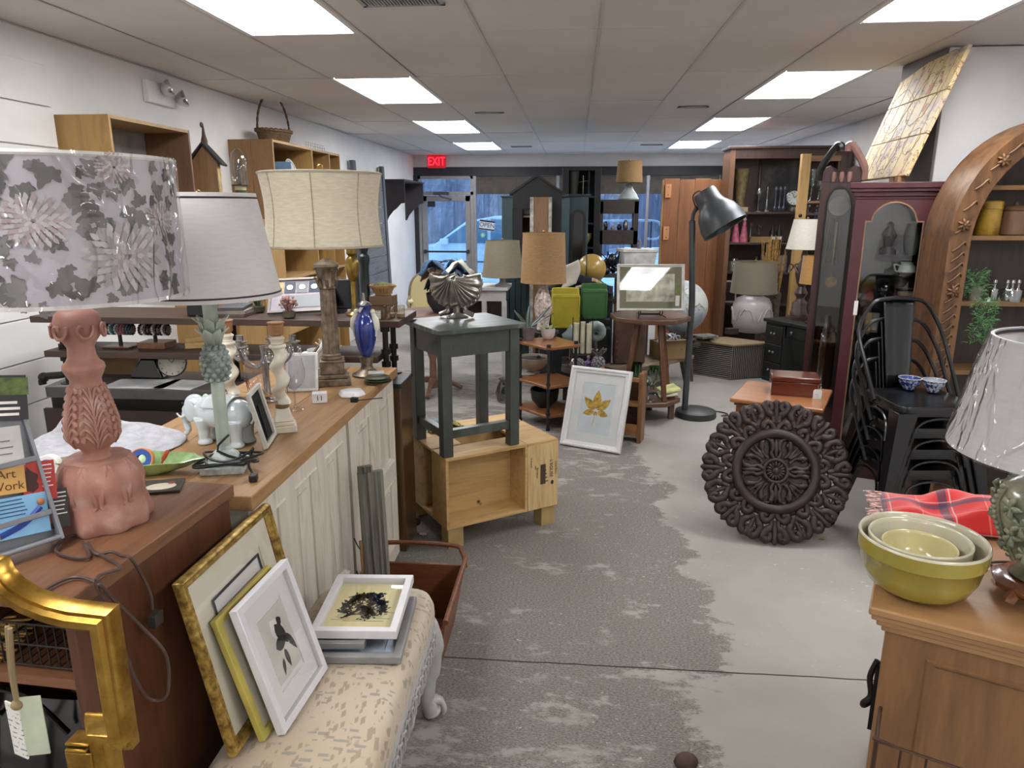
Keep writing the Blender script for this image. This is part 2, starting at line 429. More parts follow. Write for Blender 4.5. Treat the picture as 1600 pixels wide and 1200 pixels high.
# OPEN sign and sticker on the glass
po = at(761,352,Y=YF-.02)
e = thing('open_sign','white and black OPEN sign hung inside the window','sign',po,mat=tr(po.x,YF-.02,po.z) @ rot('Y',7))
f = B();f.box(-.13,-.004,-.085,.13,.004,.085);f.out('board',pm('sign_white','#c9d6e4',.5,var=.02),e)
f = B();f.box(-.13,-.006,.052,.13,-.004,.08);f.box(-.13,-.006,-.08,.13,-.004,-.058);f.out('band',pm('sign_black','#14151b',.5),e)
text('lettering','OPEN',.1,pm('sign_black','#14151b'),e,tr(0,-.006,0) @ FACE,.001)
ps = at(754,367,Y=YF-.01);e = thing('window_sticker','round green sticker on the glass below the OPEN sign','sticker',(ps.x,YF+.034,ps.z))
f = B();f.lathe([(.03,0),(.045,0),(.045,.003),(.03,.003)],24,cap=False);f.bm.transform(FACE);f.out('ring',pm('sticker_green','#6fae86',.5),e)
f = B();f.lathe([(0,0),(.028,0),(.028,.002),(0,.002)],24);f.bm.transform(FACE);f.out('centre',pm('sticker_pale','#a5cbd6',.5),e)
# partition block on the right
b = B();b.box(2.02,4.40,0,XR,4.97,ZC-.004);struct(b,'wall_partition',wall_white)
b = B();b.box(2.008,4.41,0,2.02,4.96,ZC-.004);struct(b,'trim_4',pm('partition_side_grey','#6d6765',.8,var=.05))  # thin darker grey-brown sheet over the partition's left face
# emergency light
pl = at(245,145,X=XL)
e = thing('emergency_light','clear twin emergency light fitting high on the left wall','light',(XL,pl.y,pl.z))
f = B();f.box(0,-.16,-.075,.035,.16,.06);f.out('base_plate',wall_white,e,bev=.006)
for dy,dz in ((.0,0.02),(.17,-.02)):
    f = B();f.M = tr(.06,dy,dz) @ rot('Y',70) @ rot('X',-25);f.lathe([(.012,-.03),(.03,-.02),(.052,.02),(.055,.035),(.05,.04),(0,.043)],20);o = f.out('lamp_head',pm('em_metal','#c9cacc',.18,.85),e)
    f = B();f.cyl((.02,dy,dz),(.05,dy,dz),.012);f.out('bracket',frm,o)
pn = at(314,195,X=XL);f = B();f.lathe([(0,0),(.018,0),(.02,.004),(.012,.012),(0,.014)],12);f.bm.transform(rot('Y',90));o = f.out('wall_hook',pm('hook_dark','#4a4745',.5),loc=(XL,pn.y,pn.z));tag(o,'small metal hook on the white wall above the birdhouse','hook')
# ---------------------------------------------------------------- outside
def snow_mat():
    t = NT('snow');n = t.noise(t.coord(),1.2,6,.6);t.col(t.ramp(n,[(.3,'#b9c4cf'),(.6,'#e8eef2')]));t.rm(.8);t.bump(n,.5,.08);return t.m
b = B();b.box(-60,YF+.25,-.32,60,34,-.2);o = struct(b,'ground',snow_mat())
def hill_mat():
    t = NT('wooded_bank');n = t.noise(t.coord((1,1,.5)),.8,8,.75,1.2);m = t.noise(t.coord((6,1,.25)),.9,5,.7)
    c = t.ramp(t.math('MULTIPLY',t.math('ADD',n,m),.5),[(.36,'#5d5a66'),(.5,'#817d88'),(.6,'#a09ca6'),(.68,'#d6dae2')]);t.col(c);t.rm(.95);t.bump(n,.6,.3);return t.m
b = B();b.grid(lambda u,v: (-60+120*u,30+v*14+.6*math.sin(u*37),-.3+(v**.75)*12+.35*math.sin(u*51+v*9)),60,14);struct(b,'trim_3',hill_mat()).name = 'hillside'
bark = pm('winter_bark','#6d6974',.9,var=.3,vs=3,bump=.4,bs=20,stretch=(1,1,.15))
def tree_mesh(seed):
    rn = random.Random(seed);f = B();H_ = rn.uniform(9,12)
    f.tube([(rn.uniform(-.1,.1)*i,rn.uniform(-.05,.05)*i,H_*i/6) for i in range(7)],[.17-.022*i for i in range(7)],6)
    for k in range(16):
        z = rn.uniform(1.2,H_*.9);a = rn.uniform(0,6.28);L = rn.uniform(.2,.5)
        p0 = V((0,0,z));p1 = p0+V((math.cos(a)*L*.5,math.sin(a)*L*.5,L*.45));p2 = p1+V((math.cos(a)*L*.35,math.sin(a)*L*.35,L*.75))
        f.tube([p0,p1,p2],[.05,.03,.008],4)
    return f
protos = []
rn = random.Random(5)
for i in range(46):
    x = -13+26*(i+rn.random())/46;y = rn.uniform(27.5,34)
    z0 = -.3+(max(0,(y-30)/14)**.75)*12 if y > 30 else -.25
    if i < 3:
        o = tree_mesh(i).out('bare_tree',bark);tag(o,'bare winter tree trunk among the trees beyond the window','tree','bare trees on the bank outside');protos.append(o)
    else:
        o = protos[i % 3].copy();C.objects.link(o);o.rotation_euler = (0,0,rn.uniform(0,6));k = rn.uniform(.6,1.1);o.scale = (k*.8,k*.8,k)
    o.location = (x,y,z0-.2)
# parked car
def car():
    t_ = thing('car','white snow-dusted car parked outside the glass door','car',(-1.9,16.8,-.2),0)
    body = [(-2.35,.35),(-2.38,.62),(-2.2,.86),(-1.25,1.0),(-.55,1.5),(.1,1.62),(1.35,1.6),(2.0,1.12),(2.3,1.02),(2.38,.6),(2.3,.32)]
    paint = pm('car_paint','#c8d3da',.3,var=.05,coat=.4);gl = pm('car_glass','#4b6a80',.12,var=.1,spec=.8)
    f = B();secs = []
    for yy,k in ((-.88,.985),(-.8,1),(-.4,1.01),(.4,1.01),(.8,1),(.88,.985)):
        tum = .0
        secs.append([(x*k,yy*(1-.16*max(0,(z-.95)/.65)),z) for x,z in body])
    f.rings(secs,True);f.out('body',paint,t_,bev=.03,sharp=25)
    win = [(-1.12,1.04),(-.5,1.46),(-.05,1.55),(-.05,1.04)];win2 = [(.03,1.04),(.03,1.55),(.75,1.55),(.75,1.04)];win3 = [(.83,1.04),(.83,1.55),(1.28,1.54),(1.75,1.1)]
    for w in (win,win2,win3):
        f = B();f.prism(w,.012,'Y',0);
        for v in f.bm.verts: v.co.y += -.885*(1-.16*max(0,(v.co.z-.95)/.65))-.008
        f.out('side_window',gl,t_)
    f = B();f.hexa([(-1.27,-.7,1.03),(-1.27,.7,1.03),(-1.24,.7,1.03),(-1.24,-.7,1.03)],[(-.62,-.62,1.49),(-.62,.62,1.49),(-.58,.62,1.5),(-.58,-.62,1.5)]);f.out('windscreen',gl,t_)
    for x in (-1.5,1.45):
        for yy in (-.92,.72):
            f = B();f.M = tr(x,yy,.32) @ rot('X',-90);f.lathe([(.18,0),(.3,0),(.32,.04),(.32,.17),(.3,.2),(.18,.2)],24);w = f.out('wheel',pm('tyre','#23242a',.8),t_)
            f = B();f.M = tr(x,yy-.004,.32) @ rot('X',-90);f.lathe([(0,0),(.2,0),(.2,.2),(0,.2)],12);f.out('hub',alu,w)
    f = B();f.box(-1.08,-1.05,1.0,-.9,-.86,1.14);f.out('mirror',paint,t_,bev=.02)
    f = B();f.box(-.03,-.9,.45,-.015,-.885,1.04);f.box(.78,-.9,.45,.795,-.885,1.04);f.box(-1.2,-.9,.62,1.9,-.885,.64);f.out('door_seam',pm('tyre','#23242a'),t_)
car()
# ramp handrail outside
pr = [at(x,y,Y=13.6) for x,y in ((905,346),(960,345),(1020,345),(1032,352),(1033,366),(1026,373),(1012,373))]
t_ = thing('handrail','white curved metal handrail outside the right-hand window','railing',(pr[2].x,13.6,-.2))
f = B();f.tube([p-V((pr[2].x,13.6,-.2)) for p in smooth(pr,4)],.022,8);f.out('rail',pm('rail_white','#c7cfd8',.5),t_)
for px in (925,1018):
    q = at(px,346,Y=13.6);f = B();f.cyl((q.x-pr[2].x,0,0),(q.x-pr[2].x,0,q.z+.2),.02,n=8);f.out('post',pm('rail_dark','#3c4050',.5),t_)
# ================================================================ LEFT FOREGROUND
def inset(poly,d):
    """mitred inset of a closed outline (counter-clockwise) in 2-D"""
    n = len(poly);out = []
    for i in range(n):
        a,b,c = V(poly[i-1]),V(poly[i]),V(poly[(i+1) % n])
        e1 = (b-a).normalized();e2 = (c-b).normalized();n1 = V((-e1.y,e1.x));n2 = V((-e2.y,e2.x))
        m = n1+n2;m = m.normalized() if m.length > 1e-6 else n1;k = max(.35,m.dot(n1));out.append(tuple(b+m*d/k))
    return out
def moulding(b,poly,rows):
    """outline in XZ, rows (inset, y) swept into a frame moulding"""
    L = [[(x,y,z) for x,z in inset(poly,d)] for d,y in rows];L.append(L[0])
    return b.rings(L,cap=False)
def rectp(w,h): return [(-w/2,0),(w/2,0),(w/2,h),(-w/2,h)]
def picture(name,label,mtx,w,h,fw,fd,fmat,matb=None,mw=0.,rows=None,glass=True,cat='picture frame',group=None):
    """leaning framed picture: local X across, Z up, front -Y, origin bottom middle"""
    t_ = thing(name,label,cat,mat=mtx,group=group)
    b = B();moulding(b,rectp(w,h),rows or [(0,0),(0,-fd),(fw,-fd),(fw,-fd*.45),(fw,0)]);b.out('frame_moulding',fmat,t_,bev=.0015)
    b = B();b.box(-w/2+fw*.8,-.003,fw*.8,w/2-fw*.8,0,h-fw*.8);b.out('backing',matb or pm('card_back','#8d7a63',.9),t_)
    if matb:
        b = B();moulding(b,[(x,z+fw*.9) for x,z in rectp(w-1.8*fw,h-1.8*fw)],[(0,-.004),(0,-.0065),(mw,-.0065),(mw+.002,-.004)]);b.out('mat_board',matb,t_)
    if glass:
        b = B();b.box(-w/2+fw,-fd*.5,fw,w/2-fw,-fd*.5+.0015,h-fw);b.out('glass',glassm('pic_glass','#ffffff',.0),t_)
    return t_
def lean(bl,br,tl):
    bl,br,tl = V(bl),V(br),V(tl);ex = (br-bl).normalized();ez = (tl-bl);ez = (ez-ex*ez.dot(ex)).normalized();ey = ez.cross(ex)
    return basis((bl+br)/2,ex,ey,ez)
def leafpts(cx,cy,L,W,ang,n=5,lobes=0):
    pts = []
    for s_ in (1,-1):
        for i in range(n):
            t = i/n if s_ > 0 else 1-i/n
            q = W*math.sin(PI*t**.8)*(1+(.28*math.sin(t*lobes*2*PI) if lobes else 0));x,y = L*t,s_*q
            pts.append((cx+x*math.cos(ang)-y*math.sin(ang),cy+x*math.sin(ang)+y*math.cos(ang)))
    return pts,(cx+L*.5*math.cos(ang),cy+L*.5*math.sin(ang))
oakd = wood('walnut_cabinet','#3a2115','#5a3520','Z',.4,.8,coat=.15)
oakt = wood('walnut_top','#4a2f20','#7a5236','Y',.42,.9,coat=.2)
# --- brown cabinet
bc = thing('wooden_cabinet','dark brown wooden cabinet with open end carrying the pink carved lamp','cabinet',(-.825,.995,0),-3.9)
b = B();b.box(-.54,0,.92,0,.512,.95);b.out('top',oakt,bc,bev=.003)
b = B();b.box(-.03,.01,.0,-.012,.505,.92);b.out('side_panel',oakd,bc,bev=.002)
b = B();b.box(-.53,.01,0,-.51,.505,.92);b.box(-.51,.49,0,-.03,.505,.92);b.box(-.51,.015,.02,-.03,.49,.04);b.out('carcass',oakd,bc)
zsh = at(90,1072,Y=1.0).z
b = B();b.box(-.51,.02,zsh-.02,-.03,.49,zsh);b.out('shelf',wood('shelf_edge','#5c3a26','#7d543a','X'),bc)
# shelf contents
mm = basis((-.825,.995,0),(math.cos(R(-3.9)),math.sin(R(-3.9)),0),(-math.sin(R(-3.9)),math.cos(R(-3.9)),0),(0,0,1))
def wirep(b,x0,x1,y,z0,z1,nx,nz,r=.0016):
    for i in range(nx+1): x = x0+(x1-x0)*i/nx;b.cyl((x,y,z0),(x,y,z1),r,n=5)
    for i in range(nz+1): z = z0+(z1-z0)*i/nz;b.cyl((x0,y,z),(x1,y,z),r*1.4,n=5)
p = mm @ V((-.12,.10,zsh+.004));steel = pm('wire_dark','#3b3735',.35,.7)
w = thing('wire_basket','dark wire basket on the open end shelf of the brown cabinet','basket',p,-3.9)
b = B()
for y in (-.06,.2): wirep(b,-.075,.075,y,.002,.085,8,2)
for x in (-.075,.075):
    for z in (.002,.043,.085): b.cyl((x,-.06,z),(x,.2,z),.0022,n=5)
for i in range(9): b.cyl((-.075+.15*i/8,-.06,.003),(-.075+.15*i/8,.2,.003),.0014,n=5)
b.out('wire_grid',steel,w)
p = mm @ V((-.34,.08,zsh+.002));straw = pm('straw','#a5824a',.8,var=.3,vs=40)
o = B();rs = random.Random(3)
for i in range(90):
    y = rs.uniform(-.035,.035);z = .004+abs(rs.gauss(0,.012));a = rs.uniform(-.25,.25)
    o.cyl((-.1,y-a*.1,z),(.11+rs.uniform(-.03,.03),y+a*.11,z+rs.uniform(-.003,.006)),.0022,n=4)
o = o.out('straw_bundle',straw);o.location = p;tag(o,'bundle of dry straw beside the wire basket behind the gilt frame','straw')
p = mm @ V((-.25,.15,.046));gb = pm('black_vinyl','#0c0c0d',.18,coat=.5,bump=.25,bs=14)
t_ = thing('black_bag','shiny black bag under the cabinet shelf behind the gilt frame','bag',p,-3.9)
b = B();b.rings([[(x*k,y*k2,z) for x,y in arc(0,0,.14,0,352,22)] for z,k,k2 in ((0,1.1,.6),(.1,1.25,.66),(.28,1.2,.6),(.42,1.0,.45),(.55,.9,.25),(.58,.8,.1))]);b.out('bag_body',gb,t_)
b = B();b.tube(smooth([(-.1,-.05,.54),(-.05,-.08,.64),(.05,-.08,.64),(.1,-.05,.54)]),.006);b.out('handle',gb,t_)
# --- gilt mirror frame, standing in front of the cabinet end
gold = NT('gilt');n = gold.noise(gold.coord(),16,5,.65);gold.col(gold.ramp(n,[(.35,'#7a5a20'),(.5,'#a37c34'),(.64,'#bb9648'),(.74,'#553c18')]));gold.rm(.28,.85);gold.bump(n,.15,.003);gold = gold.m
Yg = .8;zc_ = at(165,962,Y=Yg).z;xr_ = at(165,962,Y=Yg).x;zt_ = at(10,885,Y=Yg).z;ze = at(165,1178,Y=Yg).z;hx = .3
cxg = xr_-hx
half = [(hx-.03,.0),(hx-.03,ze-.002),(hx,ze-.002),(hx,zc_),(hx-.03,zc_+.002)]+[(hx-.03-.12*math.sin(R(q)),zc_+.002+(zt_-zc_-.004)*(1-math.cos(R(q)))) for q in range(15,91,15)]+[(hx-.154,zt_)]
poly = half+[(-x,z) for x,z in half[::-1]]
g = thing('gilt_mirror_frame','ornate gold frame with scooped corners standing at the bottom left','frame',(cxg,Yg+.03,0.0))
b = B();moulding(b,poly,[(0,0),(0,-.016),(.005,-.024),(.012,-.022),(.017,-.028),(.028,-.027),(.034,-.016),(.04,-.014),(.045,-.004),(.045,0)]);b.out('frame_moulding',gold,g,sharp=50)
for sx in (-1,1):
    b = B();x0 = sx*(hx-.075);b.box(x0-.02,-.03,ze-.03,x0+.02,0,ze-.002);b.box(x0-.016,-.034,ze+.0,x0+.016,0,ze+.006);b.box(x0-.018,-.03,ze+.008,x0+.018,0,ze+.013);b.out('corner_block',gold,g,bev=.002)
pt = at(35,1090,Y=Yg-.02)
t_ = thing('price_tag','folded white price tag hanging on raffia from the gold frame','tag',(pt.x,Yg-.03,pt.z-.105),0)
tagm = NT('tag_card');v = tagm.coord();wv = tagm.wave(v,38,3,'Z');nz = tagm.noise(v,160,2);tagm.col(tagm.mix(tagm.math('MULTIPLY',tagm.math('GREATER_THAN',wv,.86),tagm.math('GREATER_THAN',nz,.52)),'#d9d6cd','#6b7078'));tagm.rm(.7);tagm = tagm.m
b = B();b.M = rot('Z',-18);b.box(-.026,-.001,.015,.002,.001,.1);b.out('front_leaf',tagm,t_)
b = B();b.M = rot('Z',14);b.box(.002,-.001,.02,.03,.001,.112);b.out('back_leaf',pm('tag_back','#b9c0a6',.7),t_)
b = B();b.tube(smooth([(0,0,.1),(.004,-.002,.15),(.012,-.002,.22)]),.0035,6);b.tube(smooth([(0,0,.1),(-.002,.002,.15),(.005,.002,.22)]),.003,6);b.sph((0,0,.102),.008,8,6);b.out('raffia',pm('raffia','#8a7654',.8,bump=.3),t_)
# --- pink carved lamp
P0 = at(166,812,z=.951);pink = NT('pink_plaster');n = pink.noise(pink.coord(),22,4);pink.col(pink.ramp(n,[(.3,'#99685a'),(.55,'#a77a6b'),(.72,'#b8958a')]));pink.rm(.5,spec=.35);pink = pink.m
L = thing('carved_table_lamp','pink carved table lamp with a plastic-wrapped floral drum shade','lamp',P0)
pr = prof(P0,[(836,63),(826,66),(814,63),(800,59),(790,58),(775,61),(760,58),(750,52),(743,46),(738,46)])
flut = lambda a,z: 1+.06*math.cos(a*9)*(1 if z < .03 else .55)
b = B();b.lathe([(r,max(0,z-pr[0][1])) for r,z in pr],72,fn=flut);ztb_ = pr[-1][1]-pr[0][1]
zz = [prof(P0,[(y,1)])[0][1] for y in (735,712,600,575,530,490)]
for k in range(9):                      # acanthus scrolls on the bell
    a = 2*PI*k/9
    for s_ in (-1,1):
        pts = [(lambda th,rr,z: (rr*math.cos(th),rr*math.sin(th),z))(a+s_*th,rr,z) for th,rr,z in ((.03,.056,ztb_*.97),(.09,.068,ztb_*.86),(.17,.073,ztb_*.72),(.26,.075,ztb_*.55),(.3,.073,ztb_*.42),(.22,.073,ztb_*.37),(.17,.073,ztb_*.46),(.21,.074,ztb_*.54))]
        b.tube(smooth(pts,4),[.005]*10+[.006]*12+[.005]*7,6)
base = b.out('base',pink,L,sharp=60)
b = B();p2 = prof(P0,[(742,45),(738,48),(730,47),(726,38),(721,34),(716,22),(706,18),(698,21),(692,29),(680,35),(662,36),(640,32),(620,27),(602,22),(592,22),(582,27),(575,30),(568,29),(564,24),(556,20),(542,19),(534,23),(524,30),(512,33),(500,33),(490,30),(482,20)])
b.lathe(p2,60,fn=lambda a,z: 1+(.05*abs(math.sin(a*4)) if .17 < z < .30 else 0))
za,zb_ = prof(P0,[(690,1),(600,1)])[0][1],prof(P0,[(690,1),(600,1)])[1][1]
def rat(z):
    for (r0,z0),(r1,z1) in zip(p2,p2[1:]):
        if z0 <= z <= z1: return r0+(r1-r0)*(z-z0)/(z1-z0+1e-9)
    return p2[-1][0]
for k in range(5):
    a = 2*PI*k/5+.45
    for j in range(7):
        z = za+(zb_-za)*(.06+.13*j)
        for s_ in (-1,1):
            b.tube(smooth([((rat(z+dz)+.002)*math.cos(a+s_*da),(rat(z+dz)+.002)*math.sin(a+s_*da),z+dz) for da,dz in ((.04,-.012),(.2,.006),(.40,.016),(.54,.006))],3),[.002]*3+[.0035]*4+[.005]*3,6)
    b.tube([((rat(z)+.001)*math.cos(a),(rat(z)+.001)*math.sin(a),z) for z in [za+(zb_-za)*i/8 for i in range(9)]],.003,5)
zq = prof(P0,[(511,1)])[0][1]
for k in range(6):                      # scroll volutes on the top knob
    a = 2*PI*k/6+.3
    b.tube([((rat(zq)+.004)*math.cos(a+t*.11*math.cos(t*1.1)/1.5),(rat(zq)+.004)*math.sin(a+t*.11*math.cos(t*1.1)/1.5),zq+t*.0042*math.sin(t*1.1)) for t in [i*.35 for i in range(18)]],.0035,5)
b.out('stem',pink,L,sharp=60)
rS = .200;Pf = P0+V((.5,-.8,0)).normalized()*rS
zS0,zS1 = zrow(Pf,482)-P0.z,zrow(Pf,236)-P0.z
def cylmap(r,ang0,off=.0012):
    return lambda u,v: ((r+off)*math.cos(ang0+u/r),(r+off)*math.sin(ang0+u/r),v)
angc = math.atan2(-P0.y,-P0.x);mp_ = mpp(Pf);axpx = 128
def s2(px,py): return (rS*math.asin(max(-.99,min(.99,(px-axpx)*mp_/rS))),zrow(Pf,py)-P0.z)
b = B();b.lathe([(rS,zS0),(rS,zS1)],64,cap=False);b.lathe([(rS-.003,zS1),(rS-.003,zS0)],64,cap=False)
rl = random.Random(11);b.mi = 1
def fleaf(px,py,s,ang,mi):
    b.mi = mi;c = s2(px,py)
    for k in range(3):
        s *= 1 if k else .8;pts,cc = leafpts(c[0],c[1],s*(1 if k == 0 else .75),s*.26,ang+(0,1.0,-1.0)[k],9,2.5);b.fan(pts,cc,cylmap(rS,angc,.0008+.0003*k))
for px,py,s,ang in ((175,330,.052,3.6),(225,330,.058,-1.9),(255,300,.04,.5),(110,440,.05,-.9),(150,460,.05,2.2),(70,455,.055,3.0),(20,420,.06,-.4),(40,470,.045,1.2),(95,375,.05,.6),(60,390,.045,2.6),(120,260,.05,-2),(50,260,.06,.4),(10,300,.05,1.2),(140,300,.045,-.6),(215,275,.04,-1.8),(262,370,.04,-.5),(265,420,.04,.7),(205,465,.05,1.7),(250,455,.035,.3),(180,265,.04,2.5),(5,350,.05,2),(30,245,.05,4),(85,290,.04,5),(275,275,.03,1.5)):
    fleaf(px,py,s,ang,1 if rl.random() < .55 else 2)
xl = random.Random(4)
for px,py in [(px_,py_) for px_ in range(-10,285,26) for py_ in range(258,478,31)]:
    if xl.random() < .55: fleaf(px+xl.uniform(-9,9),py+xl.uniform(-9,9),xl.uniform(.022,.036),xl.uniform(0,6.28),1+int(xl.random() < .5))
for k in range(46): # round the back of the shade too
    c = (rl.uniform(1.6,4.6)*rS,rl.uniform(zS0+.02,zS1-.02));b.mi = 1+k % 2
    for q in range(3):
        pts,cc = leafpts(c[0],c[1],.045,.013,rl.uniform(0,6.28),9,2.5);b.fan(pts,cc,cylmap(rS,angc,.0009+.0003*q))
def mum(px,py,s,mats):
    c = s2(px,py)
    for ring in range(6):
        n = 26-ring*3
        for k in range(n):
            a = 2*PI*(k+.5*(ring % 2))/n;rr = s*(.82-.15*ring);b.mi = mats[(k+ring) % 2]
            pts,cc = leafpts(c[0]+rr*math.cos(a),c[1]+rr*.8*math.sin(a),s*.26,s*.075,a,4);b.fan(pts,cc,cylmap(rS,angc,.0022+.0004*ring))
mum(203,405,.068,(3,4));mum(95,345,.05,(5,3));mum(10,350,.045,(3,4));mum(258,345,.034,(3,4));mum(200,258,.03,(5,3))
b.norec = 1
sh = b.out('lamp_shade',[pm('shade_lilac','#b7b1b8',.8,var=.04),pm('shade_leaf_dark','#5d5b5a',.8),pm('shade_leaf','#737070',.8),pm('shade_petal','#bfb7b5',.8),pm('shade_petal_dim','#a59c9c',.8),pm('shade_petal_pink','#ac9a9b',.8)],L,sharp=30)
b = B();b.lathe([(rS+.001,zS1-.006),(rS+.003,zS1-.002),(rS+.001,zS1+.003),(rS-.004,zS1+.001)],64,cap=False);b.lathe([(rS-.003,zS0+.004),(rS+.002,zS0+.004),(rS+.002,zS0-.003),(rS-.004,zS0)],64,cap=False)
b.out('rim',pm('shade_rim','#d5d0cc',.5),sh)
from mathutils import noise as mnoise
def plastic(name):
    if name in MATS: return MATS[name]
    t = NT(name);t.n.remove(t.b);trn = t.new('ShaderNodeBsdfTransparent');gl = t.new('ShaderNodeBsdfGlossy');gl.inputs['Roughness'].default_value = .09
    bp = t.new('ShaderNodeBump');bp.inputs['Strength'].default_value = .55;bp.inputs['Distance'].default_value = .01
    r1 = t.noise(t.coord((1,1,.55),rot=(.3,.2,.1)),9,2,.5,1.2);rid = t.math('ABSOLUTE',t.math('SUBTRACT',r1,.5));rid = t.math('SUBTRACT',1,t.math('MINIMUM',t.math('MULTIPLY',rid,14),1))
    t.l.new(t.math('ADD',rid,t.math('MULTIPLY',t.noise(t.coord(),16,2),.5)),bp.inputs['Height']);t.l.new(bp.outputs[0],gl.inputs['Normal'])
    mx = t.new('ShaderNodeMixShader');t.l.new(t.math('ADD',t.fres(.05,bp.outputs[0]),.03),mx.inputs[0]);t.l.new(trn.outputs[0],mx.inputs[1]);t.l.new(gl.outputs[0],mx.inputs[2]);t.l.new(mx.outputs[0],t.out.inputs[0])
    MATS[name] = t.m;return t.m
def wrap(r0,z0,r1,z1,parent,seed=0,amp=.004):
    b = B()
    def fn(u,v):
        a = 2*PI*u;k = r0+(r1-r0)*v;q = mnoise.noise((math.cos(a)*3+seed,math.sin(a)*3,v*2.5))+.6*mnoise.noise((math.cos(a)*8,math.sin(a)*8+seed,v*3))
        rr = k+.006+amp*q;return (rr*math.cos(a),rr*math.sin(a),z0+(z1-z0)*v)
    b.grid(fn,120,24,True);return b.out('plastic_wrap',plastic('cling_film'),parent,sharp=180)
wrap(rS,zS0-.003,rS,zS1+.004,L,2)
b = B();b.cyl((0,0,zS1-.02),(0,0,p2[-1][1]-.01),.006);
for k in range(3): b.cyl((0,0,zS1-.02),((rS-.002)*math.cos(2.1*k),(rS-.002)*math.sin(2.1*k),zS1-.004),.002,n=5)
b.out('harp',pm('brass','#a07a3c',.3,.8),L)
cordm = pm('brown_cord','#4b3a33',.5)
cabX = lambda px,py: at(px,py,X=-.818+.03)
def onTop(px,py): return at(px,py,z=.9565)
path = [onTop(135,832),onTop(100,842),onTop(88,862),onTop(120,872),onTop(140,868),onTop(128,845),onTop(140,858)]
cp_ = lambda px,py: at(px,py,Y=1.02)
ped = onTop(146,885);path += [V((-.798,ped.y,.9575)),at(150,905,Y=1.03),at(155,960,Y=1.05),at(172,1015,Y=1.07),at(200,1062,Y=1.09),at(232,1092,Y=1.12),at(258,1090,Y=1.13),at(264,1062,Y=1.13),at(258,1020,Y=1.12),at(220,978,Y=1.1),at(180,940,Y=1.06),V((-.798,1.03,.9575)),onTop(124,902),onTop(95,908),onTop(55,930)]
for p in path:
    if p.z < .95: p.x = max(p.x,-.80)
b = B();b.tube([p-P0 for p in smooth(path,5)],.0032,6)
pth2 = [onTop(138,848),onTop(150,866),onTop(175,862),onTop(190,868),V((-.802,onTop(198,872).y,.9575)),at(222,900,X=-.80),at(236,930,X=-.795),at(238,952,X=-.795)]
b.tube([p-P0 for p in smooth(pth2,5)],.003,6);cd = b.out('cord',cordm,L)
q = at(243,968,X=-.788)-P0;b = B();b.box(q.x-.008,q.y-.014,q.z-.012,q.x+.008,q.y+.014,q.z+.014);b.box(q.x-.004,q.y+.014,q.z-.004,q.x-.002,q.y+.03,q.z+.004);b.out('plug',pm('plug_dark','#2c2624',.4),cd,bev=.002)
# --- brochure rack
bl,br_ = at(-44,885,z=.963),at(92,840,z=.963);tl = bl+V((-.035,.10,.29));mt = lean(bl,br_,tl)
rk = thing('leaflet_rack','grey sloping leaflet rack full of cards at the left edge','rack',mat=mt)
grey = pm('rack_plastic','#77787c',.45,var=.06)
wR = (br_-bl).length;hR = .30
b = B();b.box(-wR/2,0,0,wR/2,.01,hR);b.box(-wR/2,-.03,0,wR/2,0,.008);b.out('back_panel',grey,rk,bev=.003)
b = B();b.hexa([(wR/2-.006,-.03,0),(wR/2,-.03,0),(wR/2,.035,0),(wR/2-.006,.035,0)],[(wR/2-.006,0,hR),(wR/2,0,hR),(wR/2,.02,hR),(wR/2-.006,.02,hR)]);b.out('side_panel',grey,rk)
for z in (.05,.155): b = B();b.box(-wR/2,-.022,z,wR/2-.006,-.018,z+.010);b.out('pocket_lip',grey,rk,bev=.001)
def rkpt(px,py):      # pixel -> rack plane local x,z
    o = mt.translation;nrm = V((mt[0][1],mt[1][1],mt[2][1]));d = at(px,py,Y=1.)-V((0,0,EYE));t = (o-V((0,0,EYE))).dot(nrm)/d.dot(nrm)
    q = mt.inverted() @ (V((0,0,EYE))+d*t);return q.x,q.z
def card(name,label,cat,px,py,w,h,tilt,yoff,mats,extra=None):
    x,z = rkpt(px,py);o = thing(name,label,cat,mat=mt @ tr(x,yoff,z) @ rot('Y',tilt))
    b = B();b.box(-w/2,-.002,-h/2,w/2,.002,h/2);b.out('card',mats[0],o)
    if extra: extra(o)
white_p = pm('print_white','#d6d2cc',.6)
def lines(o,n,x0,x1,z0,dz,m,hgt=.0022):
    b = B();rr = random.Random(n)
    for i in range(n): b.box(x0,-.0026,z0-i*dz,x0+(x1-x0)*rr.uniform(.7,1),-.002,z0-i*dz+hgt)
    b.out('printed_lines',m,o)
def c_red(o):
    b = B();pts,cc = leafpts(-.012,-.02,.05,.014,1.7,8,2);b.fan(pts,cc,lambda u,v: (u,-.0026,v));b.out('printed_figure',pm('print_dark','#3b1512',.6),o);lines(o,6,.004,.024,.028,.008,white_p)
def c_blue(o):
    lines(o,5,-.045,.02,.03,.007,pm('print_navy','#2c4c70',.6))
    b = B();b.tube(smooth([(-.03,-.003,-.03),(0,-.003,-.02),(.02,-.003,-.008),(.04,-.003,.01)],4),.006,6);b.out('printed_robe',pm('print_blue','#27408c',.6),o)
    b = B();b.sph((.042,-.003,.02),.007,8,6);b.out('printed_face',pm('print_tan','#a8714b',.6),o);b = B();b.tube([(-.03,-.003,-.03),(-.05,-.003,-.033)],.005,6);b.out('printed_foot',pm('print_tan','#a8714b',.6),o)
def c_orange(o):
    text('lettering','Art\nWork',.022,pm('print_brown','#5a3a14',.6),o,tr(0,-.0026,0) @ FACE,.0004)
def c_dark(o): lines(o,3,-.022,.02,-.012,.011,white_p,.005);b = B();b.box(-.03,-.0028,.005,.03,-.002,.038);b.out('printed_photo',pm('print_green','#4c5a2a',.6,var=.5,vs=40),o)
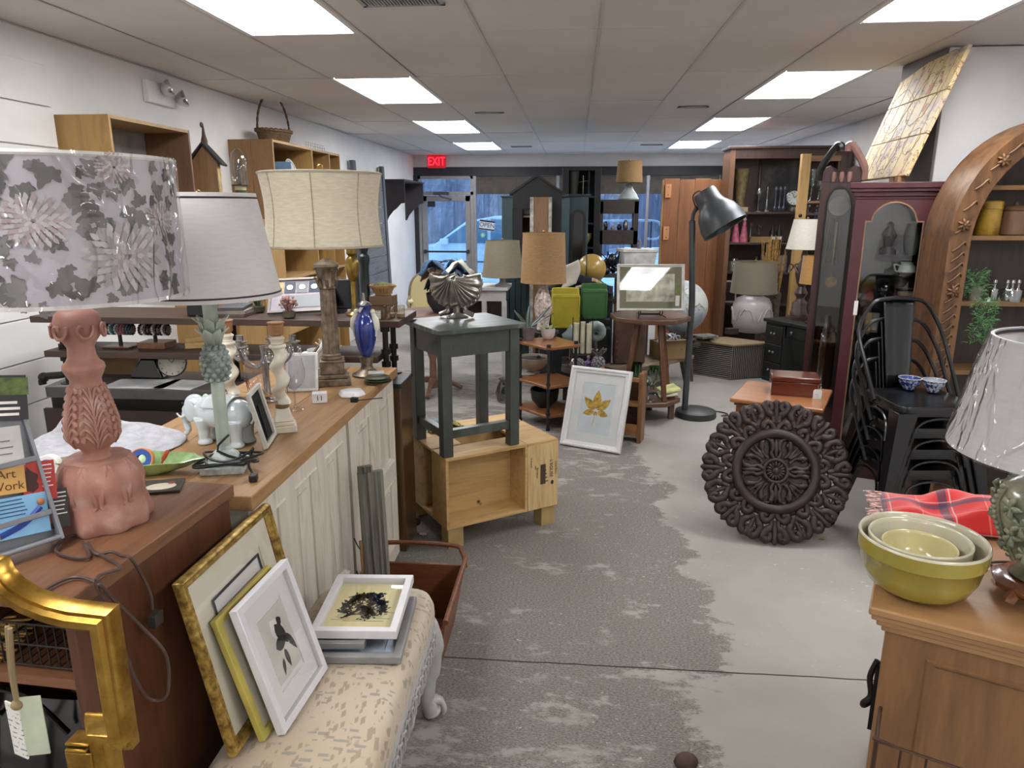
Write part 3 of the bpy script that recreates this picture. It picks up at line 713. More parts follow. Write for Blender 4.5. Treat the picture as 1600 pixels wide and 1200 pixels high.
def c_dark2(o): lines(o,6,.0,.024,.028,.008,white_p);b = B();pts,cc = leafpts(-.012,-.03,.04,.009,1.5,8,2);b.fan(pts,cc,lambda u,v: (u,-.0026,v));b.out('printed_figure',pm('print_rust','#8c3a30',.6),o)
card('leaflet','black and green photo leaflet topmost in the grey rack','leaflet',14,622,.055,.085,10,-.006,[pm('print_black','#1d1c1f',.5)],c_dark)
card('leaflet','red leaflet with white text in the grey rack','leaflet',58,752,.055,.075,8,-.010,[pm('print_red','#a8281e',.5)],c_red)
card('leaflet','blue leaflet with a reclining figure in the grey rack','leaflet',22,808,.105,.075,6,-.011,[pm('print_sky','#7fb4d8',.5)],c_blue)
card('leaflet','orange leaflet with brown script in the grey rack','leaflet',6,752,.06,.05,8,-.013,[pm('print_orange','#c99a52',.5)],c_orange)
card('leaflet','dark leaflet behind the cord at the lower right of the rack','leaflet',82,795,.05,.075,8,-.007,[pm('print_char','#25201f',.5)],c_dark2)
card('leaflet','pale grey leaflet above the orange one in the rack','leaflet',2,700,.06,.075,6,-.012,[pm('print_pale','#b9b7b2',.5)],lambda o: lines(o,3,-.02,.02,.01,.012,pm('print_grey','#6c6a6a',.6)))
# --- dragonfly ornament and picture tile lying on the brown top
p = at(253,762,z=.951);t_ = thing('picture_tile','small printed tile with dark and cream picture on the brown cabinet','tile',p,20)
b = B();b.box(-.045,-.04,0,.045,.04,.006);b.out('tile',pm('tile_dark','#2c2a24',.3,var=.3,vs=30),t_,bev=.001)
b = B();b.lathe([(0,.0062),(.03,.0062),(.03,.0066),(0,.0066)],18,sx=1.1,sy=.7,c=(.0,-.008,0));b.out('pale_print',pm('tile_cream','#d8cdb8',.3),t_)
b = B();b.lathe([(0,.0066),(.008,.0066),(.008,.007),(0,.007)],10,c=(.02,.01,0));b.out('red_print',pm('print_red2','#a33a26',.3),t_)
# ================================================================ WHITE COUNTER
wtop = wood('butcher_top','#7d5a38','#a47f55','Y',.5,.7)
door_w = NT('limewashed_door');v = door_w.coord((9,9,1));n = door_w.noise(v,2.2,6,.65,.6);n2 = door_w.noise(door_w.coord(),3,4)
door_w.col(door_w.mix(door_w.ramp(n2,[(.45,'#000000'),(.7,'#555555')]),door_w.ramp(n,[(.3,'#b9b1a2'),(.55,'#cfc8ba'),(.72,'#a39a8b')]),'#c2b3a2'));door_w.rm(.6);door_w.bump(n,.15,.004);door_w = door_w.m
Yc0,Yc1,XC = 1.548,3.0,-.79
ct = thing('shop_counter','long wood-topped counter faced with limewashed white door panels','counter',(XC,Yc0,0),0)
Lc = Yc1-Yc0
b = B()
for i,(x0,x1) in enumerate(((-.53,-.362),(-.36,-.19),(-.188,0.02))): b.box(x0,-.0,.862,x1,Lc,.9+.0006*i)
b.out('top',wtop,ct,bev=.003)
b = B();b.box(-.49,.01,0,-.47,Lc-.01,.862);b.box(-.47,.01,0,-.05,.03,.862);b.box(-.47,Lc-.03,0,-.05,Lc-.01,.862);b.out('carcass',oakd,ct)
def panel_door(y0,y1,z0,z1,cells,name):
    b = B();b.box(-.05,y0,z0,-.018,y1,z1)
    st = .07
    ys = [y0];
    for c in cells: pass
    b2 = []
    for (ya,yb,za,zb2) in cells:
        pass
    # stiles and rails as raised strips around sunken panels
    cut_y = sorted({y0,y1} | {c[0] for c in cells} | {c[1] for c in cells})
    cut_z = sorted({z0,z1} | {c[2] for c in cells} | {c[3] for c in cells})
    for ya,yb in zip(cut_y,cut_y[1:]):
        for za,zb2 in zip(cut_z,cut_z[1:]):
            my,mz = (ya+yb)/2,(za+zb2)/2
            if any(c[0] < my < c[1] and c[2] < mz < c[3] for c in cells): continue
            b.box(-.018,ya,za,0,yb,zb2)
    for c in cells:                    # moulding inside every cell
        w,h = c[1]-c[0],c[3]-c[2]
        rows = [(0,0),(.004,.004),(.012,-.004),(.02,-.012),(.02,-.019)]
        poly_ = [(c[0],c[2]),(c[1],c[2]),(c[1],c[3]),(c[0],c[3])]
        b.rings([[(x,y,z) for y,z in inset(poly_,d)] for d,x in rows],cap=False)
        b.box(-.018,c[0]+.05,c[2]+.05,-.012,c[1]-.05,c[3]-.05)
    return b.out(name,door_w,ct,sharp=30)
yj = .78
panel_door(.015,yj,.02,.862,[(.08,.235,.30,.80),(.30,.48,.30,.80),(.555,.735,.30,.80),(.08,.38,.07,.22),(.44,.735,.07,.22)],'door_panel')
panel_door(yj+.03,Lc-.01,.02,.862,[(.9,1.12,.48,.80),(1.19,1.41,.48,.80),(.9,1.12,.09,.40),(1.19,1.41,.09,.40)],'door_panel')
b = B();b.box(-.06,yj,0,-.03,yj+.03,.862);b.out('corner_post',oakd,ct)
# things on the counter
ZT = .9012
def T(px,py): return at(px,py,z=ZT)
# white cloth heap
p = T(175,700);b = B()
def cl(u,v):
    x = (u-.5)*.46;y = (v-.5)*.36;r = math.hypot(x/.23,y/.18)
    h = max(0,1-r**2.2)*(.045+.06*math.exp(-((x+.05)**2+(y)**2)/.006));h += max(0,1-r)*.03*abs(mnoise.noise((x*14,y*16,1)))+max(0,1-r)*.02*mnoise.noise((x*30,y*28,4))
    k = 1 if r < 1 else 1/r
    return (x*k,y*k,.002+max(0,h))
b.grid(cl,70,50)
o = b.out('white_cloth',fabric('white_linen','#a9a8ad',.8,bump=.1),sharp=180,solid=.002);o.location = p+V((-.04,.02,.001));o.rotation_euler = (0,0,R(10));tag(o,'crumpled white cloth heaped on the counter behind the pink lamp','cloth')
# leaf shaped green dish with bits in it
p = T(235,738);t_ = thing('leaf_dish','green leaf-shaped dish of odds and ends on the counter','dish',p+V((-.05,-.01,0)),8)
b = B();rs_ = []
for k,z in ((.35,0),(.5,.0),(.75,.015),(1,.04),(.97,.041),(.7,.019),(.4,.006)):
    rs_.append([(.19*k*math.cos(a)*(1+.04*math.cos(9*a)),.06*k*math.sin(a)*(1+.05*math.cos(9*a)),z) for a in [2*PI*i/40 for i in range(40)]])
b.rings(rs_);b.out('dish',pm('leaf_glaze','#7f9a66',.25,var=.25,vs=18,coat=.5),t_)
def blob(name,label,cat,P_,m,pts,r,rz=0):
    b = B();b.tube(smooth(pts,4),r,8);o = b.out(name,m);o.location = P_;o.rotation_euler = (0,0,R(rz));return tag(o,label,cat)
q = p+V((-.015,-.005,.012))
t_ = thing('tape_roll','blue and orange tape roll lying in the green dish','tape',q+V((0,0,.027)))
b = B();b.M = rot('X',72) @ rot('Y',15);b.lathe([(.012,-.01),(.026,-.01),(.026,.01),(.012,.01)],24,cap=False);b.out('blue_core',pm('tape_blue','#2d4f9d',.5),t_)
b = B();b.M = rot('X',72) @ rot('Y',15);b.lathe([(.0262,-.011),(.029,-.011),(.029,.011),(.0262,.011),(.0262,-.011)],24,cap=False);b.out('orange_band',pm('tape_orange','#d98b4a',.5),t_)
t_ = thing('hair_clip','black claw clip in the green dish beside the tape','clip',q+V((-.05,0,.018)))
b = B();b.sph((0,0,0),.016,12,8,(1.3,.8,.8));b.out('body',gb,t_)
for s_ in (-1,1): b = B();b.tube(smooth([(s_*.01,0,.005),(s_*.028,-.003,.016),(s_*.045,-.006,.004)]),.003,6);b.out('claw',gb,t_)
blob('red_ribbon','small red folded ribbon at the end of the green dish','ribbon',q+V((.05,.0,.01)),pm('ribbon_red','#b84a30',.5),[(0,0,0),(.01,.0,.02),(.022,.004,.042)],[.003]*4+[.006]*4+[.003])
p = T(80,745);t_ = thing('tape_dispenser','white and blue round sticker roll behind the rack','tape',p+V((0,0,.03)))
b = B();b.M = rot('X',80) @ rot('Y',10);b.lathe([(.0,-.012),(.03,-.012),(.03,.012),(0,.012)],24);b.out('roll',white_p,t_,bev=.002)
b = B();b.M = rot('X',80) @ rot('Y',10);b.lathe([(.012,.0122),(.019,.0122),(.019,.014),(.012,.014)],20,cap=False);b.out('printed_ring',pm('print_blue2','#3a64a8',.5),t_)
# elephant
p = T(341,700)+V((.0,.05,0));eg = pm('celadon_glaze','#c6cfd2',.12,var=.05,coat=.6)
t_ = thing('elephant_figurine','glazed white ceramic elephant standing on the counter','figurine',p,168)
b = B();s = .088
b.sph((0,0,1.05*s),.62*s,20,14,(1.5,.95,.9));b.sph((-.55*s,0,1.05*s),.55*s,18,12,(1.05,.95,.95));b.sph((.55*s,0,1.12*s),.5*s,18,12,(1,.95,.95))
b.sph((1.12*s,0,1.22*s),.38*s,16,12,(1,.85,1.05))
for x in (-.68,.6):
    for y in (-.3,.3): b.lathe([(.17*s,0),(.25*s,.02*s),(.25*s,.1*s),(.19*s,.2*s),(.2*s,.5*s),(.3*s,.9*s)],14,c=(x*s,y*s,0))
b.tube(smooth([(1.3*s,0,1.2*s),(1.5*s,0,.95*s),(1.56*s,0,.6*s),(1.5*s,0,.3*s),(1.66*s,0,.16*s)],5),[.2*s]*5+[.16*s]*5+[.12*s]*5+[.09*s]*6,10)
for y in (-1,1): b.sph((1.0*s,y*.42*s,1.15*s),.4*s,12,10,(.6,.18,1.0))
b.tube(smooth([(-1.02*s,0,1.4*s),(-1.2*s,.05*s,1.2*s),(-1.26*s,.1*s,.95*s),(-1.15*s,.12*s,.8*s)],5),.055*s,8)
o = b.out('body',eg,t_,sharp=180);md = o.modifiers.new('remesh','REMESH');md.mode = 'VOXEL';md.voxel_size = .0026;md.use_smooth_shade = True;sm_ = o.modifiers.new('smooth','SMOOTH');sm_.iterations = 6
b = B();b.grid(lambda u,v: ((-.55+1.0*u)*s,.63*s*math.sin(R(-62+124*v)),1.06*s+.60*s*math.cos(R(-62+124*v))*(1-.02*math.cos(u*PI*2))),16,16);b.out('saddle_cloth',pm('celadon_pale','#d3dbdc',.12,coat=.6),t_,solid=.004,sharp=180)
for y in (-1,1): b = B();b.tube(smooth([(1.28*s,y*.2*s,1.0*s),(1.5*s,y*.26*s,.85*s),(1.7*s,y*.24*s,.95*s)],4),[.055*s]*5+[.03*s]*4,8);b.out('tusk',pm('tusk_white','#e3e0da',.2,coat=.5),t_)
b = B()
for y in (-1,1): b.sph((1.38*s,y*.27*s,1.35*s),.035*s,8,6)
b.out('eyes',pm('eye_black','#141414',.2),t_)
# mint pineapple buffet lamp
p = T(345,738)+V((0,.03,0));mint = pm('mint_paint','#a9b4a6',.45,var=.08);stone = pm('pineapple_grey','#8d9692',.6,var=.15,vs=40)
L2 = thing('buffet_lamp','tall mint green pineapple lamp with a white shade','lamp',p,15)
b = B();b.box(-.055,-.055,0,.055,.055,.02);b.box(-.045,-.045,.02,.045,.045,.032);b.lathe([(.04,.032),(.036,.042),(.02,.055),(.016,.07)],24);b.out('base',pm('base_grey','#b4bebb',.5,var=.2,vs=40),L2,bev=.003)
zz = lambda y: zrow(p,y)-p.z
b = B();b.lathe([(.017,.06),(.017,zz(596)),(.012,zz(590))],20);b.lathe([(.017,zz(540)),(.018,zz(470)),(.016,zz(450)),(.009,zz(440)),(.008,zz(380))],20);b.out('stem',mint,L2)
b = B();z0,z1 = zz(596),zz(538);b.lathe([(.012,z0),(.026,z0+.012),(.032,z0+(z1-z0)*.45),(.028,z0+(z1-z0)*.8),(.018,z1)],24)
for j in range(7):
    for k in range(10):
        a = 2*PI*(k+.5*(j % 2))/10;t = (j+.6)/7.2;z = z0+(z1-z0)*t;r = .033*math.sin(PI*(.16+.72*t))**.6
        b.sph((r*math.cos(a),r*math.sin(a),z),.0075,6,5,(1,1,.9))
b.out('pineapple',stone,L2,sharp=60)
b = B()
for ring,(z,n,l,o_) in enumerate(((z1-.004,7,.05,.042),(z1+.02,6,.055,.046))):
    for k in range(n):
        a = 2*PI*(k+.5*ring)/n;d = V((math.cos(a),math.sin(a),0));sd = V((-d.y,d.x,0))
        R0 = [V((0,0,z))+d*.014+sd*w_ for w_ in (-.011,0,.011)];R1 = [V((0,0,z+l*.7))+d*o_*.62+sd*w_+d*(.003 if w_ == 0 else 0) for w_ in (-.013,0,.013)];R2 = [V((0,0,z+l*.95))+d*o_+sd*w_ for w_ in (-.002,0,.002)]
        b.grid(lambda u,v,A=(R0,R1,R2): A[round(v*2)][round(u*2)],2,2)
b.out('leaf_crown',mint,L2,solid=.003,sharp=80)
Pf2 = p+V((.45,-.85,0)).normalized()*.2;zb0,zt0 = zrow(Pf2,478)-p.z,zrow(Pf2,299)-p.z
m2 = mpp(p,1.5);rb_,rt_ = 112*m2,84*m2;wsh = fabric('white_shade','#cfcbc9',.8,300,.02,.05)
b = B();b.lathe([(rb_,zb0),(rt_,zt0)],64,cap=False);b.lathe([(rt_-.003,zt0),(rb_-.003,zb0)],64,cap=False);sh = b.out('lamp_shade',wsh,L2,sharp=30)
b = B();hz = zt0-zb0
for f_,t0 in ((.045,0),(.955,0)):
    r = rb_+(rt_-rb_)*f_;b.lathe([(r+.0012,zb0+hz*f_-.0022),(r+.0016,zb0+hz*f_),(r+.0012,zb0+hz*f_+.0022)],64,cap=False)
b.out('black_trim',pm('trim_black','#222024',.6),sh)
b = B();b.cyl((0,0,zt0-.01),(0,0,zz(380)-.02),.005);b.sph((0,0,zt0+.0),.008,8,6)
for k in range(3): b.cyl((0,0,zt0-.012),((rt_-.003)*math.cos(2.1*k),(rt_-.003)*math.sin(2.1*k),zt0-.006),.0016,n=5)
b.out('harp',pm('brass','#a07a3c',.3,.8),L2)
blk = pm('black_cable','#151515',.45)
b = B();rr = random.Random(2);pts = []
for i in range(52):
    a = i*.5;r = .055+.018*math.sin(i*.37);pts.append((r*1.25*math.cos(a)+.012,r*.8*math.sin(a)-.03,.024+.008*math.sin(i*.9)+.0005*i))
pts = [V((.02,-.02,.1)),V((-.01,-.03,.06))]+[V(q) for q in pts]+[V((.07,-.06,.03)),V((.085,-.09,.012)),V((.09,-.105,.008))]
b.tube(smooth(pts,3),.0034,6);cd = b.out('cord',blk,L2);b = B();b.box(.08,-.125,.002,.1,-.1,.02);b.out('plug',blk,cd,bev=.003)
# black easel-back photo frame
p = T(426,690)+V((.008,-.05,.001));mt = lean(p+V((-.0,-.03,0)),p+V((-.03,.11,0)),p+V((-.035,-.04,.155)));mt = mt
t_ = picture('photo_frame','black easel-back photo frame turned away beside the elephant',mt,.14,.17,.012,.012,pm('frame_ivory','#c9c6bd',.4),None,glass=False)
for ch in t_.children:
    if ch.name.startswith('backing'): ch.data.materials[0] = pm('velvet_black','#101012',.9)
b = B();b.hexa([(-.02,-.004,.02),(.02,-.004,.02),(.02,-.008,.02),(-.02,-.008,.02)],[(-.012,-.004,.12),(.012,-.004,.12),(.012,-.008,.12),(-.012,-.008,.12)]);b.out('easel_back',pm('velvet_black','#101012',.9),t_)
# twisted candlesticks
cream = pm('cream_glaze','#d3cbb8',.3,var=.08,coat=.3);ctop = wood('candle_top','#7a5230','#9a6c42','X')
def twist(px,pyb,pyt,lab,front):
    p = T(px,pyb);t_ = thing('twist_candlestick',lab,'candlestick',p,25,'twisted cream candlesticks')
    H_ = zrow(p,pyt)-p.z;m_ = mpp(p)
    b = B();b.box(-.038,-.038,0,.038,.038,.022);b.box(-.033,-.033,.022,.033,.033,.034);b.hexa([(-.03,-.03,.034),(.03,-.03,.034),(.03,.03,.034),(-.03,.03,.034)],[(-.019,-.019,.075),(.019,-.019,.075),(.019,.019,.075),(-.019,.019,.075)]);b.out('base',cream,t_,bev=.003)
    for za_,zb2 in ((.075,.088),(H_-.075,H_-.067)): b = B();b.lathe([(.021,za_),(.021,zb2)],20);b.out('collar',pm('antique_brass','#7d6c4a',.4,.5),t_)
    b = B();z0,z1 = .088,H_-.078;rs_ = []
    for i in range(61):
        t = i/60;a = t*2*PI*2.3;rs_.append([(.0085*math.cos(a)+.0205*math.cos(q),.0085*math.sin(a)+.0205*math.sin(q),z0+(z1-z0)*t) for q in [2*PI*k/16 for k in range(16)]])
    b.rings(rs_);b.lathe([(.018,z1-.004),(.026,z1),(.026,z1+.006),(.018,z1+.012),(.02,H_-.058),(.024,H_-.05),(.016,H_-.042)],20);b.out('twist_stem',cream,t_,sharp=70)
    b = B();b.lathe([(.012,H_-.044),(.022,H_-.036),(.023,H_-.006),(.026,H_-.003),(.026,H_),(.01,H_)],20);b.out('candle_cup',ctop,t_)
twist(444,672,503,'twisted cream candlestick in front, right of the elephant',1)
twist(366,655,500,'twisted cream candlestick behind the elephant',0)
# wine glasses
wg = glassm('wine_glass','#f2eef2',.03);dreg = pm('dried_wine','#5a1526',.5,var=.3,vs=30)
def wine(px,py,lab,ang):
    p = T(px,py);t_ = thing('wine_glass',lab,'glass',p,group='wine glasses on the counter');H_ = zrow(p,560)-p.z
    b = B();b.lathe([(.034,.0),(.034,.002),(.006,.006),(.004,.02),(.004,H_*.38),(.012,H_*.42),(.03,H_*.5),(.04,H_*.66),(.04,H_*.78),(.032,H_)],28,cap=False);b.out('bowl',wg,t_,sharp=80)
    b = B();
    for k in range(6):
        u0 = ang+(k-2.5)*.11;L_ = (.2,.42,.7,1,.6,.3)[k]*.06
        b.grid(lambda u,v,u0=u0,L_=L_: ((.0408 if 1 else 0)*math.cos(u0+(u-.5)*.12*(1-v*.4))*(1-.15*v),.0408*math.sin(u0+(u-.5)*.12*(1-v*.4))*(1-.15*v),H_*.70-L_*v),2,5)
    b.out('wine_stain',dreg,t_,sharp=180)
wine(407,652,'large wine glass with dark dried wine between the candlesticks',-2.2)
wine(462,640,'large wine glass with red dried wine right of the front candlestick',-1.9)
# crystal-drop candelabrum
p = T(408,632)+V((0,.06,0));ch = thing('crystal_candelabrum','silver candelabrum hung with crystal drops behind the wine glasses','candelabrum',p,0);cr = glassm('crystal_drop','#f4f6fa',.22,rough=.05);sil = pm('tarnished_silver','#8c8a88',.25,.85)
zt2 = zrow(p,540)-p.z
b = B();b.lathe([(.05,0),(.05,.006),(.02,.015),(.012,.03),(.012,zt2*.6),(.02,zt2*.7),(.01,zt2*.8),(.016,zt2)],20);b.out('stem',sil,ch)
for k in range(5):
    a = 2*PI*k/5+.4;d = V((math.cos(a),math.sin(a),0));e = d*.10+V((0,0,zt2))
    b = B();b.tube(smooth([V((0,0,zt2*.72)),d*.04+V((0,0,zt2*.62)),d*.085+V((0,0,zt2*.75)),e],5),.0045,8);b.lathe([(.006,0),(.026,.006),(.028,.01),(.012,.012),(.012,.03),(.014,.032)],16,c=tuple(e));arm_ = b.out('arm',sil,ch)
    for j in range(5):
        q = 2*PI*j/5;c = e+V((.025*math.cos(q),.025*math.sin(q),-.018));b = B();b.lathe([(.001,-.022),(.007,-.014),(.005,-.003),(.001,.004)],6,c=tuple(c));b.sph(tuple(c+V((0,0,.01))),.005,6,5);b.out('crystal_drop',cr,arm_,sharp=20)
# card reader / phone, green pad, mug
p = T(455,618)+V((.02,.05,0));mt = lean(p+V((-.045,0,0)),p+V((.045,.02,0)),p+V((0.01,.05,.12)))
t_ = thing('tablet_stand','white till tablet on a stand behind the right wine glass','tablet',mat=mt);wpl = pm('white_plastic','#d7d6d6',.3,coat=.2)
b = B();b.box(-.06,-.006,0,.06,.006,.15);b.out('case',wpl,t_,bev=.005);b = B();b.box(-.05,-.0075,.012,.05,-.0055,.138);b.out('screen',pm('screen_grey','#b3b6b4',.15),t_)
p = T(468,560)+V((.0,0,0));p = at(472,590,z=ZT);t_ = thing('desk_phone','white flip terminal tilted up behind the candlesticks','phone',p+V((.02,.01,0)),20)
b = B();b.M = tr(0,0,.0) @ rot('Y',0);b.box(-.05,-.04,0,.05,.04,.02);b.out('base',wpl,t_,bev=.004)
b = B();b.M = tr(-.03,0,.02) @ rot('Y',38);b.box(0,-.035,0,.014,.035,.16);b.out('arm',wpl,t_,bev=.004);b = B();b.M = tr(-.03,0,.02) @ rot('Y',38);b.box(-.004,-.028,.04,.0,.028,.14);b.out('screen',pm('screen_dark','#3a3a3c',.1),t_)
p = T(470,575)+V((.0,.05,0));t_ = thing('notepad','green notepad lying on the counter behind the column lamp','notepad',p,10);b = B();b.box(-.045,-.04,0,.045,.04,.03);b.out('pad',pm('pad_dark','#2f4038',.6),t_,bev=.002);b = B();b.box(-.042,-.037,.03,.042,.037,.033);b.out('top_sheet',pm('pad_green','#a8cf5a',.6),t_)
p = T(488,580)+V((0,.06,.0));t_ = thing('mug','white mug behind the brass column lamp','mug',p)
b = B();b.lathe([(.03,0),(.036,.003),(.038,.085),(.035,.085),(.033,.008),(0,.008)],24);b.out('cup',wpl,t_);b = B();b.tube(smooth([(-.036,0,.07),(-.06,0,.065),(-.06,0,.03),(-.037,0,.02)]),.005,8);b.out('handle',wpl,t_)
# brass column lamp with cream shade
p = T(518,600)+V((0,.02,0));brz = NT('aged_bronze');n = brz.noise(brz.coord(),30,4);brz.col(brz.ramp(n,[(.3,'#4f463c'),(.6,'#8a7c6b'),(.75,'#a1937d')]));brz.rm(.38,.65);brz = brz.m
Lc_ = thing('column_table_lamp','fluted bronze column lamp with a big cream drum shade','lamp',p,20);zz = lambda y: zrow(p,y)-p.z;m_ = mpp(p,1.1)
b = B();h0 = zz(602);b.box(-.068,-.068,0,.068,.068,.028);b.box(-.058,-.058,.028,.058,.058,.044);b.box(-.046,-.046,.044,.046,.046,zz(562));b.box(-.05,-.05,zz(562)-.004,.05,.05,zz(562)+.004);b.out('base',brz,Lc_,bev=.003)
b = B();za,zb_ = zz(562)+.004,zz(452);b.lathe([(.04,za),(.042,za+.006),(.036,za+.012),(.038,za+.018),(.034,za+.024)],32);b.lathe([(.034,za+.024),(.030,zb_)],80,fn=lambda a,z: 1-.07*(math.cos(a*16) > .2));b.out('fluted_column',brz,Lc_,sharp=30)
b = B();z0,z1 = zb_,zz(412);b.lathe([(.03,z0),(.034,z0+.006),(.03,z0+.012),(.036,z0+(z1-z0)*.6),(.045,z1-.01)],24)
for ring in range(2):
    for k in range(8):
        a = 2*PI*(k+.5*ring)/8;zq = z0+.012+ring*.035
        b.tube(smooth([((.032)*math.cos(a),.032*math.sin(a),zq),(.036*math.cos(a),.036*math.sin(a),zq+.02),(.044*math.cos(a),.044*math.sin(a),zq+.034),(.048*math.cos(a),.048*math.sin(a),zq+.028)],3),[.006]*5+[.004]*5,6)
b.box(-.046,-.046,z1-.01,.046,.046,z1);b.hexa([(-.042,-.042,z1),(.042,-.042,z1),(.042,.042,z1),(-.042,.042,z1)],[(-.008,-.008,z1+.02),(.008,-.008,z1+.02),(.008,.008,z1+.02),(-.008,.008,z1+.02)]);b.out('capital',brz,Lc_,sharp=50)
Pf3 = p+V((.36,-.93,0)).normalized()*.2;zb0,zt0 = zrow(Pf3,389)-p.z,zrow(Pf3,266)-p.z;m_ = mpp(p,1.4)
creamf = fabric('cream_shade','#cfc5ae',.85,160,.05,.2)
b = B();rws = []
for i in range(13):
    t = i/12;rws.append(((90-6*math.sin(PI*t)+1.5*t)*m_,zb0+(zt0-zb0)*t))
b.lathe(rws,72,cap=False);b.lathe([(r-.003,z) for r,z in rws[::-1]],72,cap=False);sh = b.out('lamp_shade',creamf,Lc_,sharp=60)
b = B()
for k in range(8):
    a = 2*PI*k/8+.62;b.tube([((r+.0008)*math.cos(a),(r+.0008)*math.sin(a),z) for r,z in rws],.0022,5)
b.lathe([(rws[0][0]-.003,zb0-.002),(rws[0][0]+.003,zb0),(rws[0][0]+.002,zb0+.007)],72,cap=False);b.lathe([(rws[-1][0]-.003,zt0+.002),(rws[-1][0]+.003,zt0),(rws[-1][0]+.002,zt0-.007)],72,cap=False);b.out('rib_piping',fabric('cream_piping','#a99e88',.85),sh)
b = B();b.cyl((0,0,z1+.01),(0,0,zt0-.01),.006);b.sph((0,0,zt0+.02),.012,10,8);b.cyl((0,0,zt0-.012),(0,0,zt0+.02),.003)
for k in range(3): b.cyl((0,0,zt0-.01),((rws[-1][0]-.003)*math.cos(2.1*k),(rws[-1][0]-.003)*math.sin(2.1*k),zt0-.004),.002,n=5)
b.out('harp',pm('brass','#a07a3c',.3,.8),Lc_)
# little number block
p = T(500,628);t_ = thing('number_block','small white block numbered 11 at the counter edge','block',p,18);b = B();b.box(-.026,-.02,0,.026,.02,.036);b.out('block',wpl,t_,bev=.002);text('numeral','11',.026,pm('print_black','#1d1c1f'),t_,tr(0,-.0205,.018) @ FACE,.0005)
# vase-shaped blue urn lamp with white figures
p = T(572,588)+V((0,.02,0));bl_ = pm('cobalt_glaze','#1b2f78',.15,var=.15,coat=.7);ivory = pm('white_relief','#d3cfc2',.4)
U = thing('blue_urn_lamp','cobalt blue urn with white figure handles on a brass foot','urn',p);zz = lambda y: zrow(p,y)-p.z;m_ = mpp(p,1.)
b = B();b.lathe([(17*m_*k,z) for k,z in ((1.35,0),(1.4,.008),(1.0,.016),(.6,.03),(.5,.045),(.7,zz(557)))],28);b.out('foot',brz,U)
b = B();b.lathe([(r*m_,zz(y)) for y,r in ((556,7),(548,11),(535,15),(520,17),(508,17),(500,15),(495,11),(488,9),(480,10),(478,12),(476,12))],36);b.out('urn_body',bl_,U,sharp=60)
b = B();b.lathe([(11*m_,zz(476)),(9*m_,zz(473)),(3*m_,zz(470)),(2*m_,zz(458))],24);b.out('lid',sil,U)
for s_ in (-1,1):
    b = B();x = s_*13*m_
    b.sph((x,0,zz(487)),4.2*m_,10,8);b.tube(smooth([(x*1.05,0,zz(490)),(x*1.25,0,zz(498)),(x*1.35,0,zz(512)),(x*1.2,0,zz(525))],4),[4*m_]*4+[6*m_]*5+[3*m_]*4,8);b.tube(smooth([(x*1.2,0,zz(497)),(x*.7,-.004,zz(499)),(x*.9,-.008,zz(505))],4),2.2*m_,6);b.out('figure_handle',ivory,U,sharp=80)
t_ = thing('paper_tag','long white paper tag tied to the blue urn','tag',p+V((.015,-.03,zz(470))));b = B();b.M = rot('Y',125);b.box(0,0,-.006,.05,.001,.006);b.out('tag',tagm,t_);b = B();b.tube([(0,0,0),(-.006,.006,.012)],.001,4);b.out('string',pm('string','#b8a88a',.9),t_)
# stack of saucers and coil, adapter, small black cube
p = T(590,598);t_ = thing('dish_stack','stack of dark green glass dishes at the counter end','dish',p)
for k in range(3): b = B();b.lathe([(.03,.008*k),(.055-.004*k,.008*k+.006),(.056-.004*k,.008*k+.009),(.03,.008*k+.006)],28);b.out('dish',pm('olive_glass','#4d5238',.2,coat=.5),t_)
p = T(588,592)+V((0,0,.026));o = B();o.box(-.032,-.02,0,.032,.02,.004);o = o.out('note_card',wpl);o.location = p;o.rotation_euler = (0,0,.3);tag(o,'white note card lying on the stack of green dishes','card')
p = T(550,618);o = B();o.lathe([(.05,0),(.052,.006),(.045,.02),(.02,.024),(0,.024)],6);o = o.out('white_router',wpl,bev=.003);o.location = p;tag(o,'flat white gadget between the column lamp and the dishes','gadget')
p = T(554,628);o = B();o.box(-.012,-.01,0,.012,.01,.016);o.tube([(.012,0,.006),(.05,.03,.004),(.09,.05,.004)],.002,5);o = o.out('power_adapter',blk);o.location = p;tag(o,'small black plug adapter by the flat white gadget','adapter')
p = T(535,592)+V((-.105,.15,0));t_ = thing('shell_bouquet','bunch of pale dried flowers behind the bronze column','flowers',p)
b = B();b.lathe([(.03,0),(.045,.02),(.04,.07),(.025,.085)],20);b.out('vase',pm('clay_vase','#8d7a66',.6),t_);b = B();rr = random.Random(4)
for k in range(60):
    d = V((rr.gauss(0,1),rr.gauss(0,1),abs(rr.gauss(0,1)))).normalized();b.cyl(d*.02+V((0,0,.09)),d*rr.uniform(.04,.065)+V((0,0,.09)),.0015,.004,5)
b.out('flower_heads',pm('dried_petals','#b9ab95',.8),t_)
p = T(415,625)+V((-.02,0,0));o = B();rr = random.Random(8)
for k in range(120): o.cyl((rr.gauss(0,.028),rr.gauss(0,.028),rr.uniform(.004,.035)),(rr.gauss(0,.03),rr.gauss(0,.03),rr.uniform(.004,.035)),.0016,n=4)
o = o.out('shredded_paper',straw);o.location = p;o['kind'] = 'stuff';tag(o,'nest of straw-coloured shredded paper between the candlesticks','packing')
